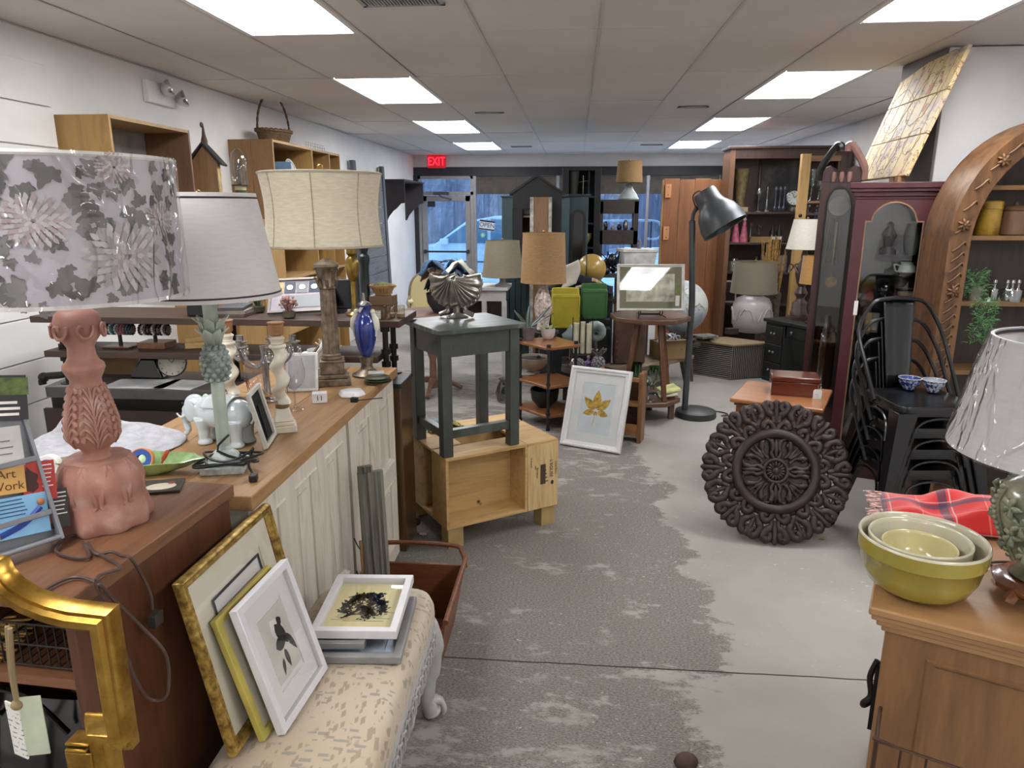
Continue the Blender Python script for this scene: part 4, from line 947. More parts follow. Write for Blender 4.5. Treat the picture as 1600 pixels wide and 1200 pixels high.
# ================================================================ BENCH AND WHAT LIES ON IT
def bench_fabric():
    t = NT('leaf_fabric');v = t.coord((1,1,1));
    a = t.voro(t.coord((20,52,24),rot=(0,0,.75)),1.3);a2 = t.voro(t.coord((50,20,24),(3,1,0),(0,0,.35)),1.25);z = t.noise(v,9,2,.5);cl_ = t.noise(t.coord((1,1,1),(5,5,5)),10,2)
    for nd in t.n:
        if nd.bl_idname == 'ShaderNodeTexVoronoi': nd.distance = 'MANHATTAN'
    a3 = t.voro(t.coord((42,34,24),(1,2,0),(0,0,1.9)),1.3);t.n[-1].name
    m1 = t.math('MULTIPLY',t.ramp(a,[(.44,'#ffffff'),(.50,'#000000')]),t.ramp(z,[(.45,'#000000'),(.48,'#ffffff')]))
    m2 = t.math('MULTIPLY',t.ramp(a2,[(.44,'#ffffff'),(.50,'#000000')]),t.ramp(cl_,[(.46,'#000000'),(.49,'#ffffff')]))
    m3 = t.math('MULTIPLY',t.ramp(a3,[(.20,'#ffffff'),(.25,'#000000')]),t.ramp(t.noise(t.coord((1,1,1),(7,3,1)),8,2),[(.5,'#000000'),(.53,'#ffffff')]))
    base = t.ramp(t.noise(v,2,2),[(.4,'#b19f88'),(.6,'#baac98')])
    c = t.mix(t.math('MULTIPLY',m3,.6),base,'#978b79');c = t.mix(t.math('MULTIPLY',m1,.85),c,'#8a8377');c = t.mix(t.math('MULTIPLY',m2,.8),c,'#8f7f6a');t.col(c);t.rm(.75);t.b.inputs['Sheen Weight'].default_value = .2;t.bump(t.noise(v,400,2),.1,.001);return t.m
bw = pm('grey_white_paint','#a9a7a4',.5,var=.1,vs=14,bump=.1,bs=40)
X0,X1,Y0,Y1 = -.752,-.395,.86,1.945
bn = thing('upholstered_bench','long bench with leaf-patterned seat and carved grey-white ball-and-claw legs','bench',((X0+X1)/2,(Y0+Y1)/2,0),.6)
hw,hl = (X1-X0)/2,(Y1-Y0)/2
b = B();rr = []
def sq(k,z,rad=.07):
    pts = []
    for cx,cy,a0 in ((hw-rad,hl-rad,0),(-hw+rad,hl-rad,90),(-hw+rad,-hl+rad,180),(hw-rad,-hl+rad,270)):
        for i in range(7): a = R(a0+15*i);pts.append(((cx+rad*math.cos(a))*k[0],(cy+rad*math.sin(a))*k[1],z))
    return pts
b.rings([sq((.95,.985),.36),sq((1,1),.365),sq((1.01,1.004),.39),sq((1.0,1.0),.42),sq((.95,.985),.445),sq((.82,.95),.457),sq((.4,.6),.462)])
b.out('seat_cushion',bench_fabric(),bn,sharp=60)
b = B()
b.rings([sq((.985,.993),.30),sq((1,1),.31),sq((1.01,1.005),.36),sq((1.0,1.0),.368),sq((.9,.95),.368)],cap=False)
def scal(L,n): return [(-L,.30)]+[(-L+2*L*i/(n*6),.30-.05*abs(math.sin(PI*i/6))**.7-.012*math.sin(i*1.3)) for i in range(n*6+1)]+[(L,.30),(L,.31),(-L,.31)]
b.prism(scal(hl*.86,5)[:-2]+[(hl*.86,.32),(-hl*.86,.32)],.018,'X',hw-.022);b.prism(scal(hl*.86,5)[:-2]+[(hl*.86,.32),(-hl*.86,.32)],.018,'X',-hw+.004)
b.prism(scal(hw*.75,2)[:-2]+[(hw*.75,.32),(-hw*.75,.32)],.018,'Y',hl-.022);b.prism(scal(hw*.75,2)[:-2]+[(hw*.75,.32),(-hw*.75,.32)],.018,'Y',-hl+.004)
rq = random.Random(6)
for i in range(44):       # carved foliage along the rail
    y = -hl*.84+hl*1.68*i/43
    b.tube(smooth([(hw-.001,y-.012,.325),(hw+.006,y,.338+.01*(i % 2)),(hw+.004,y+.012,.315-.02*(i % 2)),(hw-.001,y+.006,.29)],3),.0045,5)
b.out('carved_rail',bw,bn,sharp=50)
for sx in (-1,1):
    for sy in (-1,1):
        b = B();x,y = sx*(hw-.035),sy*(hl-.045);d = V((sx*.5,sy*.85,0)).normalized()
        pts = [V((x,y,.34)),V((x,y,.30))+d*.012,V((x,y,.23))+d*.024,V((x,y,.15))+d*.008,V((x,y,.08))-d*.002,V((x,y,.05))+d*.01,V((x,y,.03))+d*.022]
        b.tube(smooth(pts,4),[.042]*4+[.044]*4+[.036]*4+[.026]*4+[.02]*4+[.024]*4+[.03],12)
        c = V((x,y,0))+d*.03;b.sph((c.x,c.y,.026),.026,14,10)
        for k in range(-1,3):
            a = math.atan2(d.y,d.x)+(k-.5)*.62;e = V((math.cos(a),math.sin(a),0));b.tube(smooth([c-d*.02+V((0,0,.058)),c+e*.02+V((0,0,.056)),c+e*.034+V((0,0,.03)),c+e*.03+V((0,0,.006))],3),[.011]*4+[.009]*4+[.005]*2,7)
        for k in range(3): b.sph(tuple(V((x,y,.26-.03*k))+d*(.05-.008*k)),.014-.002*k,8,6)
        b.out('leg',bw,bn,sharp=70)
ZB = .464
giltf = NT('gilt_frame');n = giltf.noise(giltf.coord((1,1,1)),60,4);giltf.col(giltf.ramp(n,[(.35,'#6b5220'),(.55,'#a98a45'),(.7,'#c9b06a')]));giltf.rm(.35,.6);giltf = giltf.m
ivm = pm('ivory_mat','#d0c9b6',.8,var=.02);whm = pm('white_mat','#d6d4d2',.8,var=.02)
# gold frame, leaning on the cabinet side
mt = lean((-.70,1.195,ZB),(-.69,1.60,ZB),(-.775,1.20,.845));
g1 = picture('framed_print','largest picture, gold frame with ivory mat, leaning on the brown cabinet',mt,.40,.405,.026,.022,giltf,ivm,.055,[(0,0),(0,-.014),(.005,-.022),(.011,-.018),(.017,-.02),(.022,-.012),(.026,-.009),(.026,0)])
b = B();moulding(b,[(x,z+.10) for x,z in rectp(.215,.215)],[(0,-.0068),(0,-.0078),(.006,-.0078),(.006,-.0068)]);b.out('black_line',pm('mat_black','#2b2a29',.7),g1)
b = B();b.box(-.105,-.0045,.105,.105,-.0035,.31);pr_ = b.out('print',whm,g1)
b = B();b.sph((-.01,-.005,.235),.022,10,8,(1,.1,.8));b.sph((.02,-.005,.222),.026,10,8,(1.1,.1,.8));b.out('printed_bird',pm('bird_rose','#a86a58',.7),pr_)
b = B();b.sph((-.028,-.0058,.24),.014,10,8,(.8,.1,1));b.out('printed_wing',pm('bird_dark','#3c332c',.7),pr_)
mt = lean((-.656,1.25,ZB),(-.644,1.49,ZB),(-.736,1.25,.735));yf = pm('chartreuse_frame','#b3a553',.4)
picture('framed_print','yellow-green picture frame sandwiched between the gold and the white frames',mt,.245,.295,.018,.014,yf,ivm,.03)
mt = lean((-.625,1.272,ZB),(-.610,1.502,ZB),(-.708,1.272,.752));wfr = pm('white_frame','#d3d1d4',.35,var=.02)
w1 = picture('framed_print','white framed bird drawing in front of the gold picture',mt,.235,.305,.018,.02,wfr,whm,.045)
b = B();b.box(-.055,-.0045,.075,.055,-.0035,.235);pr_ = b.out('print',pm('sketch_paper','#c3bfb6',.8,var=.06),w1)
ink = pm('ink','#2e2926',.7)
flat = lambda u,v: (u,-.0052,v)
b = B()
for cx,cz,L_,W_,a in ((.0,.20,.07,.016,-1.15),(-.022,.15,.05,.016,.1),(.005,.135,.05,.008,-1.5),(.03,.16,.06,.008,-1.2),(-.01,.12,.04,.006,-1.9),(.012,.195,.02,.012,.3)):
    pts,cc = leafpts(cx,cz,L_,W_,a,6);b.fan(pts,cc,flat)
b.out('ink_strokes',ink,pr_)
b = B();pts,cc = leafpts(-.012,.215,.085,.022,-1.05,6);b.fan(pts,cc,lambda u,v: (u,-.0049,v));b.out('pale_body',pm('ink_pale','#d9d6d0',.8),pr_)
# flat stack: grey-silver frame, smaller grey frame, white frame with a tree
def flatm(bl,br,tl): return lean(bl,br,tl)
sf = pm('silver_frame','#8b8a8a',.35,.3);
mt = flatm((-.745,1.52,ZB),(-.415,1.545,ZB),(-.755,1.82,ZB))
def flatpic(label,c,w,h,rz,z,fw,fd,fm,mb,mw):
    m = tr(c[0],c[1],z) @ rot('Z',rz) @ rot('X',-90);m = m @ tr(0,0,0)
    return picture('framed_print',label,m,w,h,fw,fd,fm,mb,mw)
f1 = flatpic('flat silver-grey frame at the bottom of the pile on the bench',(-.535,1.53),.24,.29,4.5,ZB+.0005,.022,.02,sf,pm('blue_mat','#a9b3c0',.7),.03)
f2 = flatpic('smaller flat grey frame in the middle of the pile on the bench',(-.59,1.555),.15,.26,5,ZB+.0215,.016,.018,sf,pm('grey_mat','#aeb3ba',.7),.02)
f3 = flatpic('white framed tree print lying on top of the pile on the bench',(-.548,1.575),.225,.29,4,ZB+.041,.02,.024,wfr,None,0)
b = B();b.box(-.1,-.0045,.02,.1,-.0035,.27);pr_ = b.out('print',(lambda t: (t.col(t.ramp(t.noise(t.coord(),7,3),[(.35,'#d3cf95'),(.5,'#d8c99a'),(.65,'#c9cfa0')])),t.rm(.8),t.m)[2])(NT('tree_print')),f3)
b = B();rr = random.Random(12)
def br(x,z,a,L_,w,d):
    x2,z2 = x+L_*math.cos(a),z+L_*math.sin(a);n_ = V((-math.sin(a),math.cos(a)))*w
    b.f([b.v((x-n_.x,-.0048,z-n_.y)),b.v((x+n_.x,-.0048,z+n_.y)),b.v((x2+n_.x*.6,-.0048,z2+n_.y*.6)),b.v((x2-n_.x*.6,-.0048,z2-n_.y*.6))])
    if d == 0:
        for k in range(6): pts,cc = leafpts(x2+rr.gauss(0,.006),z2+rr.gauss(0,.005),.012,.003,rr.uniform(0,6.28),3);b.fan(pts,cc,lambda u,v: (u,-.005,v))
        return
    for da in (rr.uniform(.3,.8),rr.uniform(-.8,-.3),rr.uniform(-.2,.2))[:2 if d > 3 else 3]: br(x2,z2,a+da,L_*.72,w*.62,d-1)
br(-.045,.095,.9,.04,.006,4);br(.035,.1,2.1,.04,.007,4);br(-.055,.088,.6,.03,.004,3)
for k in range(9): z = .075+.006*k;b.box(-.085+rr.uniform(0,.05),-.0049,z,.02+rr.uniform(0,.07),-.0046,z+.0009)
b.out('ink_drawing',ink,pr_)
# weathered fluted moulding leaning on the counter, standing in the wooden trug
mld = wood('weathered_wood','#4a4a44','#77766c','Z',.8,1.2,bump=.4)
top,bot = V((-.705,2.31,.70)),V((-.665,2.225,.02));ez = (top-bot).normalized();ex = V((.85,.5,0));ex = (ex-ez*ex.dot(ez)).normalized();ey = ez.cross(ex)
t_ = thing('salvaged_moulding','weathered grey fluted wood moulding leaning on the counter front','moulding',mat=basis(bot,ex,ey,ez));Lm = (top-bot).length
b = B();pts = [(-.045,.012),(-.045,-.012),(-.036,-.02),(-.03,-.012),(-.02,-.012),(-.014,-.022),(-.005,-.014),(.005,-.014),(.012,-.022),(.022,-.012),(.03,-.02),(.042,-.014),(.042,.012)]
b.prism(pts,Lm-.02,'Z',0);b.prism([(x*.55-.018,y) for x,y in pts],.022,'Z',Lm-.02);b.out('fluted_board',mld,t_,sharp=25)
b = B();b.hexa([(-.05,-.006,.05),(-.044,-.006,.05),(-.044,.012,.05),(-.05,.012,.05)],[(-.056,-.004,.42),(-.046,-.004,.42),(-.046,.012,.42),(-.056,.012,.42)]);b.out('split_edge',wood('raw_split','#7d5a3a','#9c7850','Z'),t_)
b = B();b.tube(smooth([(-.045,0,.38),(-.06,.0,.40),(-.07,.02,.43)]),.0025,5);b.tube(smooth([(-.045,0,.22),(-.06,.01,.27),(-.07,.02,.31)]),.0025,5);b.out('bent_wire',blk,t_)
# wooden trug with rod handle
cn = wood('cane_brown','#4d2a18','#74452a','X',.4)
t_ = thing('wooden_trug','brown wooden trug with bent rod handle behind the bench','basket',(-.585,2.27,0),0)
b = B();b.box(-.14,-.2,0,.12,.2,.015);b.out('bottom',cn,t_)
for s_ in (-1,1): b = B();b.hexa([(s_*.13,-.2,.0),(s_*.13,.2,.0),(s_*.142,.2,.0),(s_*.142,-.2,.0)],[(s_*.175,-.225,.255),(s_*.175,.225,.255),(s_*.187,.225,.255),(s_*.187,-.225,.255)]);b.out('side',cn,t_,bev=.003)
for s_ in (-1,1): b = B();b.hexa([(-.135,s_*.2,0),(.135,s_*.2,0),(.135,s_*.188,0),(-.135,s_*.188,0)],[(-.18,s_*.225,.235),(.18,s_*.225,.235),(.18,s_*.213,.235),(-.18,s_*.213,.235)]);b.out('end',cn,t_,bev=.003)
b = B();b.tube(smooth([(-.18,.225,.2),(-.175,.25,.26),(-.14,.27,.29),(.12,.27,.29),(.165,.26,.27),(.185,.225,.22)],6),.009,8);b.tube([(.187,-.225,.262),(.187,.225,.262)],.01,8);b.out('rod_handle',cn,t_)
# ================================================================ PIPE SHELF UNIT BEHIND THE COUNTER
Yu = 3.04;du = .34;xL = at(45,492,Y=Yu).x;xR_ = at(624,496,Y=Yu).x
z1_,z2_,z3_ = at(45,494,Y=Yu).z,at(60,548,Y=Yu).z,at(55,603,Y=Yu).z
dkw = wood('dark_stained_board','#2b1f19','#4a372c','X',.5,.7);pipe = pm('black_iron_pipe','#2a2726',.45,.55,bump=.1)
un = thing('pipe_shelf','dark wood and black pipe shelf rack on a desk behind the counter','shelf',(xL,Yu,0));Wd = xR_-xL
def ux(px): return at(px,500,Y=Yu).x-xL
for z,x0,x1,nm_ in ((z1_,0,Wd,'shelf_board'),(z2_,ux(60),-.868-xL,'shelf_board')):
    b = B();b.box(x0,0,z-.03,x1,du if z == z1_ else .25,z);b.out(nm_,dkw,un,bev=.003)
b = B();b.box(ux(58),-.02,z3_-.05,Wd-.28,du+.02,z3_);b.out('desk_top',pm('desk_charcoal','#4b4847',.4,var=.1),un,bev=.004)
b = B();b.box(ux(45),.0,.05,Wd-.25,.02,z3_-.11);b.out('modesty_panel',wood('espresso_panel','#2a1a15','#38241c','X',.4,.5),un)
b = B();b.box(ux(45),.06,0,Wd-.25,.3,z3_-.05);b.out('desk_carcass',pm('carcass_black','#171413',.6),un)
for px in (78,330,612):
    x = ux(px) if px < 600 else -.845-xL;zlo = z3_ if px < 600 else .8215
    for y in (.06,.20):
        b = B();b.cyl((x,y,zlo),(x,y,z1_-.03),.013);
        for z in (z2_-.045,z2_+.012,z1_-.045): b.cyl((x,y,z-.012),(x,y,z+.012),.021)
        b.cyl((x,y,zlo),(x,y,zlo+.006),.035);b.out('pipe_post',pipe,un)
x = ux(78);b = B();b.tube(smooth([(x,.06,z3_+.06),(x-.02,.05,z3_+.045),(x-.09,.03,z3_+.04),(x-.11,.03,z3_+.02),(x-.11,.03,z3_-.0)],5),.017,10);b.sph((x-.1,.03,z3_+.035),.024,10,8);b.out('pipe_elbow',pipe,un)
x = ux(605);b = B();0 and b.cyl((x,.3,0),(x,.3,z2_-.03),.02);b.cyl((x,.3,0),(x,.3,.01),.05);b.out('pipe_leg',pipe,un)
def U(px,py,lvl,dy=.16):   # a spot on one of the shelves, directly under pixel column px
    z = {1: z1_,2: z2_,3: z3_}[lvl];p = at(px,py,Y=Yu+dy);return V((p.x,Yu+dy,z+.001))
# on the desk
for px,w,rz,lab in ((215,.30,3,'larger white paper sheet on the desk under the pipe shelf'),(278,.2,-6,'right-hand white paper sheet on the desk under the pipe shelf'),(110,.18,8,'grey paper sheet on the desk beside the pipe elbow')):
    p = U(px,595,3,.05);o = B();o.box(-w/2,-.06,0,w/2,.12,.001);o = o.out('paper_sheet',pm('paper_white','#c9c9c9',.7) if px > 200 else pm('paper_grey','#8f9290',.7));o.location = p;o.rotation_euler = (0,0,R(rz));tag(o,lab,'paper')
p = U(172,580,3,.26);o = B();o.M = rot('X',-6);o.box(-.16,-.01,.002,.16,.01,.115);o = o.out('kraft_sheet',pm('kraft_board','#8a6f4c',.8));o.location = p;tag(o,'tan cardboard panel standing on the desk below the pipe shelf','board')
p = U(278,575,3,.2);ck = thing('mantel_clock','round dark-rimmed clock leaning on the desk under the shelf','clock',mat=tr(p+V((0,-.045,.088))) @ rot('Z',18) @ rot('X',78))
b = B();b.lathe([(.0,-.012),(.06,-.012),(.068,0),(.066,.012),(.062,.01),(.062,.0),(0,.0)],36);b.out('rim',pm('clock_dark','#2c2826',.35),ck)
b = B();b.lathe([(0,.001),(.062,.001),(.062,.003),(0,.003)],36);fc = b.out('dial',pm('dial_cream','#d8d4c4',.6),ck)
b = B()
for k in range(12): a = 2*PI*k/12;b.cyl((.048*math.cos(a),.048*math.sin(a),.0035),(.057*math.cos(a),.057*math.sin(a),.0035),.002,n=4)
b.cyl((0,0,.0045),(.02,.03,.0045),.002,n=4);b.cyl((0,0,.0045),(-.03,.035,.0045),.0015,n=4);b.out('hands_and_marks',pm('clock_black','#15130f',.5),fc)
p = U(235,575,3,.22);o = B();o.hexa([(-.09,-.05,0),(.09,-.05,0),(.09,.05,0),(-.09,.05,0)],[(-.03,-.03,.1),(.05,-.03,.1),(.05,.03,.1),(-.03,.03,.1)]);o = o.out('black_pouch',gb,bev=.01);o.location = p;tag(o,'black fabric pouch beside the leaning clock on the desk','pouch')
# mid shelf: bracelet bars
def bracelet_bar(px,lab,cols,base,n):
    p = U(px,530,2,.12);t_ = thing('bracelet_stand',lab,'jewellery stand',p)
    b = B();b.box(-.068,-.045,0,.068,.06,base);b.out('base',oakt,t_,bev=.002)
    b = B();b.cyl((0,0,base),(0,0,.08),.009);b.out('post',pipe,t_);b = B();b.cyl((-.072,0,.085),(.072,0,.085),.018,n=16);b.out('bar',pm('stand_velvet','#8a8078',.9),t_)
    for k in range(n):
        x = -.066+.132*k/(n-1);b = B()
        for j in range(12): a = 2*PI*j/12;b.sph((x,.023*math.cos(a),.085+.023*math.sin(a)),.0055,6,5)
        b.out('bead_bracelet',cols[k % len(cols)],t_)
bd = [pm('bead_'+c,h,.25,coat=.3) for c,h in (('teal','#2f6f7c'),('white','#d8d8d4'),('pink','#b06a80'),('navy','#27304f'),('plum','#6d3a4a'),('black','#151515'))]
bracelet_bar(188,'bracelet bar with teal, white and pink beads on the middle shelf',[bd[0],bd[3],bd[1],bd[0],bd[1],bd[2],bd[2],bd[4]],.008,10)
bracelet_bar(243,'bracelet bar with black and white beads on a thick brown base',[bd[5],bd[1],bd[5]],.03,9)
p = U(116,532,2,.05);t_ = thing('bead_pile','small heap of red bead bracelets on the middle shelf','bracelets',p)
for k in range(3):
    b = B()
    for j in range(14): a = 2*PI*j/14;b.sph((.03*math.cos(a)+.01*k,.03*math.sin(a)-.01*k,.009+.011*k),.007,6,5)
    b.out('bracelet',pm('bead_red','#7c2430',.3),t_)
p = U(132,500,2,.16);o = B();o.lathe([(.03,0),(.04,.02),(.03,.07),(.016,.1),(.014,.12)],20);o = o.out('green_bottle',pm('celadon','#6f8a78',.3,coat=.3));o.location = p;tag(o,'pale green bottle at the left end of the middle shelf','bottle')
p = U(322,540,2,.13);o = B();o.M = rot('Z',20);o.box(-.09,-.012,0.002,.09,.012,.03);o.M = tr(0,.0,.03) @ rot('Y',-10);o.box(-.09,-.012,.01,.09,.012,.03);o = o.out('wood_offcuts',wood('pine_raw','#a98452','#c9a871','X'));o.location = p;tag(o,'pale wooden bracket pieces on the middle shelf','wood')
# top shelf
p = U(368,500,1,.12)
for k,(w,m) in enumerate(((.16,'mag_a'),(.15,'mag_b'),(.12,'mag_c'))):
    o = B();o.box(-w/2,-.08,0,w/2,.1,.014);o = o.out('magazine',pm(m,('#5c5148','#8a7f74','#4a4a4c')[k],.6));o.location = p+V((0,0,.0145*k));o.rotation_euler = (0,0,.1*k);tag(o,('brown magazine at the bottom of the pile on the top shelf','beige magazine in the middle of the pile on the top shelf','dark magazine on top of the pile on the top shelf')[k],'magazine','magazines on the pipe shelf')
p = U(362,500,1,.27);wst = pm('white_stand','#cfcfca',.5);t_ = thing('white_easel_shelf','white sloping display stand on the top pipe shelf','stand',p,-10)
b = B();b.box(.06,-.02,0,.09,.02,.16);b.out('leg',wst,t_);b = B();b.M = tr(0,0,.10) @ rot('Y',-14);b.box(-.17,-.05,0,.1,.05,.025);b.out('tray',wst,t_,bev=.003);b = B();b.box(-.16,-.03,0,-.13,.03,.11);b.out('leg',pm('slate_prop','#3c423f',.6),t_)
p = U(318,500,1,.1);o = B();o.box(-.05,-.05,0,.05,.05,.07);o = o.out('black_case',pm('case_black','#1b1b1c',.5),bev=.006);o.location = p;tag(o,'small black case on the top shelf behind the mint lamp pole','case')
# coin collection board
mt = lean(at(432,492,Y=Yu+.10),at(508,488,Y=Yu+.14),at(413,434,Y=Yu+.24))
bl0 = mt.translation;mt.translation = V((bl0.x,bl0.y,z1_+.012))
cb = thing('coin_display','framed board of coins in coloured squares leaning on the top shelf','display',mat=mt)
b = B();moulding(b,rectp(.30,.20),[(0,0),(0,-.015),(.012,-.015),(.012,0)]);b.out('frame',pm('pewter_frame','#6f665f',.4,.2),cb,bev=.001)
b = B();b.box(-.14,-.006,.012,.14,-.002,.188);b.out('backing',pm('mat_mauve','#9d949c',.7),cb)
for k in range(5):
    x = -.112+.056*k;b = B();b.box(x-.025,-.008,.115,x+.025,-.006,.18);sqr = b.out('colour_square',pm(('sq_ochre','sq_slate','sq_grey','sq_navy','sq_ochre')[k],('#a5935a','#4a4a55','#7d7d84','#2f3b4c','#a5935a')[k],.7),cb)
    b = B();b.M = tr(x,-.0085,.147) @ rot('X',90);b.lathe([(0,0),(.014,0),(.014,.002),(0,.002)],20);b.out('coin',pm('coin_silver','#c6c2b0',.3,.6),sqr)
b = B();b.box(-.09,-.008,.03,.09,-.006,.10);b.out('dark_photo',pm('sq_black','#1b1f24',.3),cb);b = B();b.box(.1,-.008,.03,.135,-.006,.10);b.out('red_label',pm('label_red','#a8503f',.6),cb)
def sprig(px,lab,leafc,flow,rr_,hgt,n,lvl=1,dy=.1):
    p = U(px,495,lvl,dy);t_ = thing('small_potted_plant',lab,'plant',p);rn = random.Random(px)
    b = B();b.lathe([(.02,0),(.028,.006),(.03,.03),(.024,.032),(0,.03)],16);b.out('pot',pm('moss_pot','#4c4636',.8),t_)
    b = B();
    for k in range(n):
        d = V((rn.gauss(0,1),rn.gauss(0,.8),abs(rn.gauss(.6,.6)))).normalized()*rr_*rn.uniform(.5,1);b.tube([(0,0,.03),d*.5+V((0,0,hgt*.5)),d+V((0,0,hgt))],.0012,4)
        b.sph(tuple(d+V((0,0,hgt))),rn.uniform(.005,.009),6,4)
    b.out('foliage',pm(lab[:12],leafc,.7,var=.3,vs=60),t_)
sprig(452,'dried pinkish flower sprig in a mossy pot on the top shelf','#8d6a62',0,.040,.06,60,dy=.04)
sprig(405,'small dark green plant left of the coin board','#2f4a30',0,.035,.06,40,dy=.2)
p = U(527,495,1,.25);t_ = thing('black_monitor','black flat screen on the top shelf behind the bronze column','monitor',p,4)
b = B();b.box(-.07,-.012,.015,.08,.012,.155);b.out('casing',pm('case_black','#1b1b1c'),t_,bev=.004);b = B();b.box(-.062,-.014,.024,.072,-.011,.148);b.out('screen',pm('screen_black','#14161b',.15),t_);b = B();b.box(-.04,-.04,0,.04,.04,.015);b.out('stand',pm('case_black','#1b1b1c'),t_)
# brass oil lamp and black candlestick
brass2 = pm('old_brass','#8a7138',.3,.8,var=.2,vs=30)
p = U(553,470,1,.14);zz = lambda y: zrow(p,y)-p.z;m_ = mpp(p,1.2);t_ = thing('brass_lamp_base','tall brass candle lamp base on the top pipe shelf','lamp',p)
b = B();b.lathe([(r*m_,z) for r,z in ((13,0),(13,.008),(6,.02),(4,.04),(4,zz(440)),(7,zz(436)),(9,zz(428)),(11,zz(415)),(9,zz(405)),(5,zz(400)),(8,zz(396)),(8,zz(386)),(5,zz(384)),(4,zz(375)))],24);b.out('turned_stem',brass2,t_);b = B();b.lathe([(6*m_,zz(378)),(7*m_,zz(370)),(5*m_,zz(364))],16);b.out('burner',brass2,t_)
p = U(572,470,1,.24);zz = lambda y: zrow(p,y)-p.z;t_ = thing('black_candlestick','tall black candlestick right of the brass candle lamp','candlestick',p)
b = B();b.lathe([(r*m_,z) for r,z in ((13,0),(12,.02),(7,.05),(7,zz(415)),(9,zz(408)),(9,zz(400)),(5,zz(396)),(8,zz(388)),(8,zz(384)))],20);b.out('stem',pm('iron_black','#2f3238',.4,.3),t_)
# wooden box with slatted basket on it
p = U(600,492,1,.24);t_ = thing('wooden_box','small brown wooden box under the slatted bowl','box',p,0);b = B();b.box(-.055,-.05,0,.055,.05,.085);b.out('box_body',wood('box_tan','#5c4632','#7d6247','X'),t_,bev=.002);b = B();b.box(-.056,-.052,.04,.056,.052,.043);b.out('lid_seam',pm('clock_dark','#2c2826'),t_)
t_ = thing('slatted_bowl','slatted wooden bowl of moss on the brown box','bowl',p+V((0,0,.0855)),0);b = B()
for k in range(18): a = 2*PI*k/18;b.hexa([(.035*math.cos(a+d),.035*math.sin(a+d),.0) for d in (-.14,.14)]+[(.031*math.cos(a+d),.031*math.sin(a+d),0) for d in (.14,-.14)],[(.062*math.cos(a+d),.062*math.sin(a+d),.048) for d in (-.15,.15)]+[(.058*math.cos(a+d),.058*math.sin(a+d),.048) for d in (.15,-.15)])
b.lathe([(.034,0),(.038,.003),(.038,.009),(0,.009)],20);b.lathe([(.0575,.036),(.0625,.036),(.0645,.045),(.0595,.045),(.0575,.036)],24,cap=False);b.out('slats',wood('slat_honey','#8d6a45','#b08a5c','Z'),t_);b = B();b.sph((0,0,.04),.045,14,8,(1,1,.45));b.out('moss',pm('moss','#5d5a34',.95,var=.3,vs=60,bump=.5),t_)
p = U(602,492,1,.06);t_ = thing('metal_bell','small dark bell with a white tag at the shelf end','bell',p);b = B();b.lathe([(.03,0),(.028,.01),(.018,.03),(.01,.04),(.004,.05),(.007,.056),(0,.06)],18);b.out('bell',pm('bell_bronze','#4b3626',.35,.5),t_);b = B();b.box(-.035,-.032,.005,-.012,-.031,.04);b.out('tag',tagm,t_)
for px,lab in ((617,'left glass jar at the right end of the pipe shelf'),(632,'right glass jar at the right end of the pipe shelf')):
    p = U(px-6,492,1,.10);t_ = thing('glass_jar',lab,'jar',p,group='jars on the pipe shelf');b = B();b.lathe([(.018,0),(.02,.003),(.02,.05),(.016,.056)],18,cap=False);b.lathe([(0,.001),(.02,.001)],18,cap=False);b.out('glass',glassm('jar_glass','#e8e2d6',.08),t_,sharp=80);b = B();b.lathe([(0,.002),(.0185,.002),(.0185,.02),(0,.02)],16);b.out('contents',pm('jar_beige','#a79a80',.7),t_)
# narrow brown cabinet at the counter end
t_ = thing('side_cupboard','narrow dark wooden cupboard standing at the far end of the counter','cupboard',(-.83,3.025,0),0)
b = B();b.box(-.10,.0,0,.065,.22,.80);b.out('body',wood('cupboard_brown','#3a2716','#5c4023','Z',.35,.7,coat=.3),t_,bev=.004);b = B();b.box(-.105,-.006,.80,.07,.225,.82);b.out('top',pm('black_top','#2a2a2b',.3),t_,bev=.003)
# ================================================================ LEFT WALL FURNITURE
tan = wood('tan_pine','#8a6a42','#a9854f','Z',.5,.6);tan2 = wood('tan_pine_edge','#94744c','#b08d5c','Y',.5,.6)
# cube shelf on the wall
t_ = thing('wall_box_shelf','open tan wooden box shelf high on the left wall holding jars','shelf',(XL,3.70,1.62));h = .435;Dp = .30;Ln = .80
b = B();b.box(0,0,0,Dp,.018,h);b.out('end_panel',tan,t_,bev=.002);b = B();b.box(0,Ln-.018,0,Dp,Ln,h);b.out('end_panel',wood('cube_dark','#5c4130','#755640','Z'),t_,bev=.002)
b = B();b.box(0,.018,h-.018,Dp,Ln-.018,h);b.out('top_panel',tan2,t_);b = B();b.box(0,.018,0,Dp,Ln-.018,.018);b.out('bottom_panel',tan2,t_);b = B();b.box(.0,.018,.018,.012,Ln-.018,h-.018);b.out('back_panel',pm('back_grey','#8d8782',.7),t_)
jg = glassm('clear_glass','#eef2f2',.1)
for k,(y,r,hh) in enumerate(((3.86,.07,.24),(4.08,.05,.17),(4.22,.045,.20),(4.36,.05,.15))):
    t_ = thing('apothecary_jar',('largest lidded glass jar in the wall box shelf','second glass jar in the wall box shelf','third glass jar with tall stopper in the wall box shelf','glass jar at the right end of the wall box shelf')[k],'jar',(XL+.17,y,1.6395),group='jars in the box shelf')
    b = B();b.lathe([(r*.8,0),(r,.01),(r,hh*.75),(r*.85,hh*.8)],24,cap=False);b.lathe([(0,.002),(r*.8,.002)],24,cap=False);b.out('jar_body',jg,t_,sharp=80)
    b = B();b.lathe([(r*.95,hh*.8),(r*.95,hh*.83),(r*.3,hh*.92),(r*.15,hh),(r*.3,hh*1.08),(r*.1,hh*1.18)],20);b.out('lid',glassm('lid_glass','#dfe3e6',.3),t_)
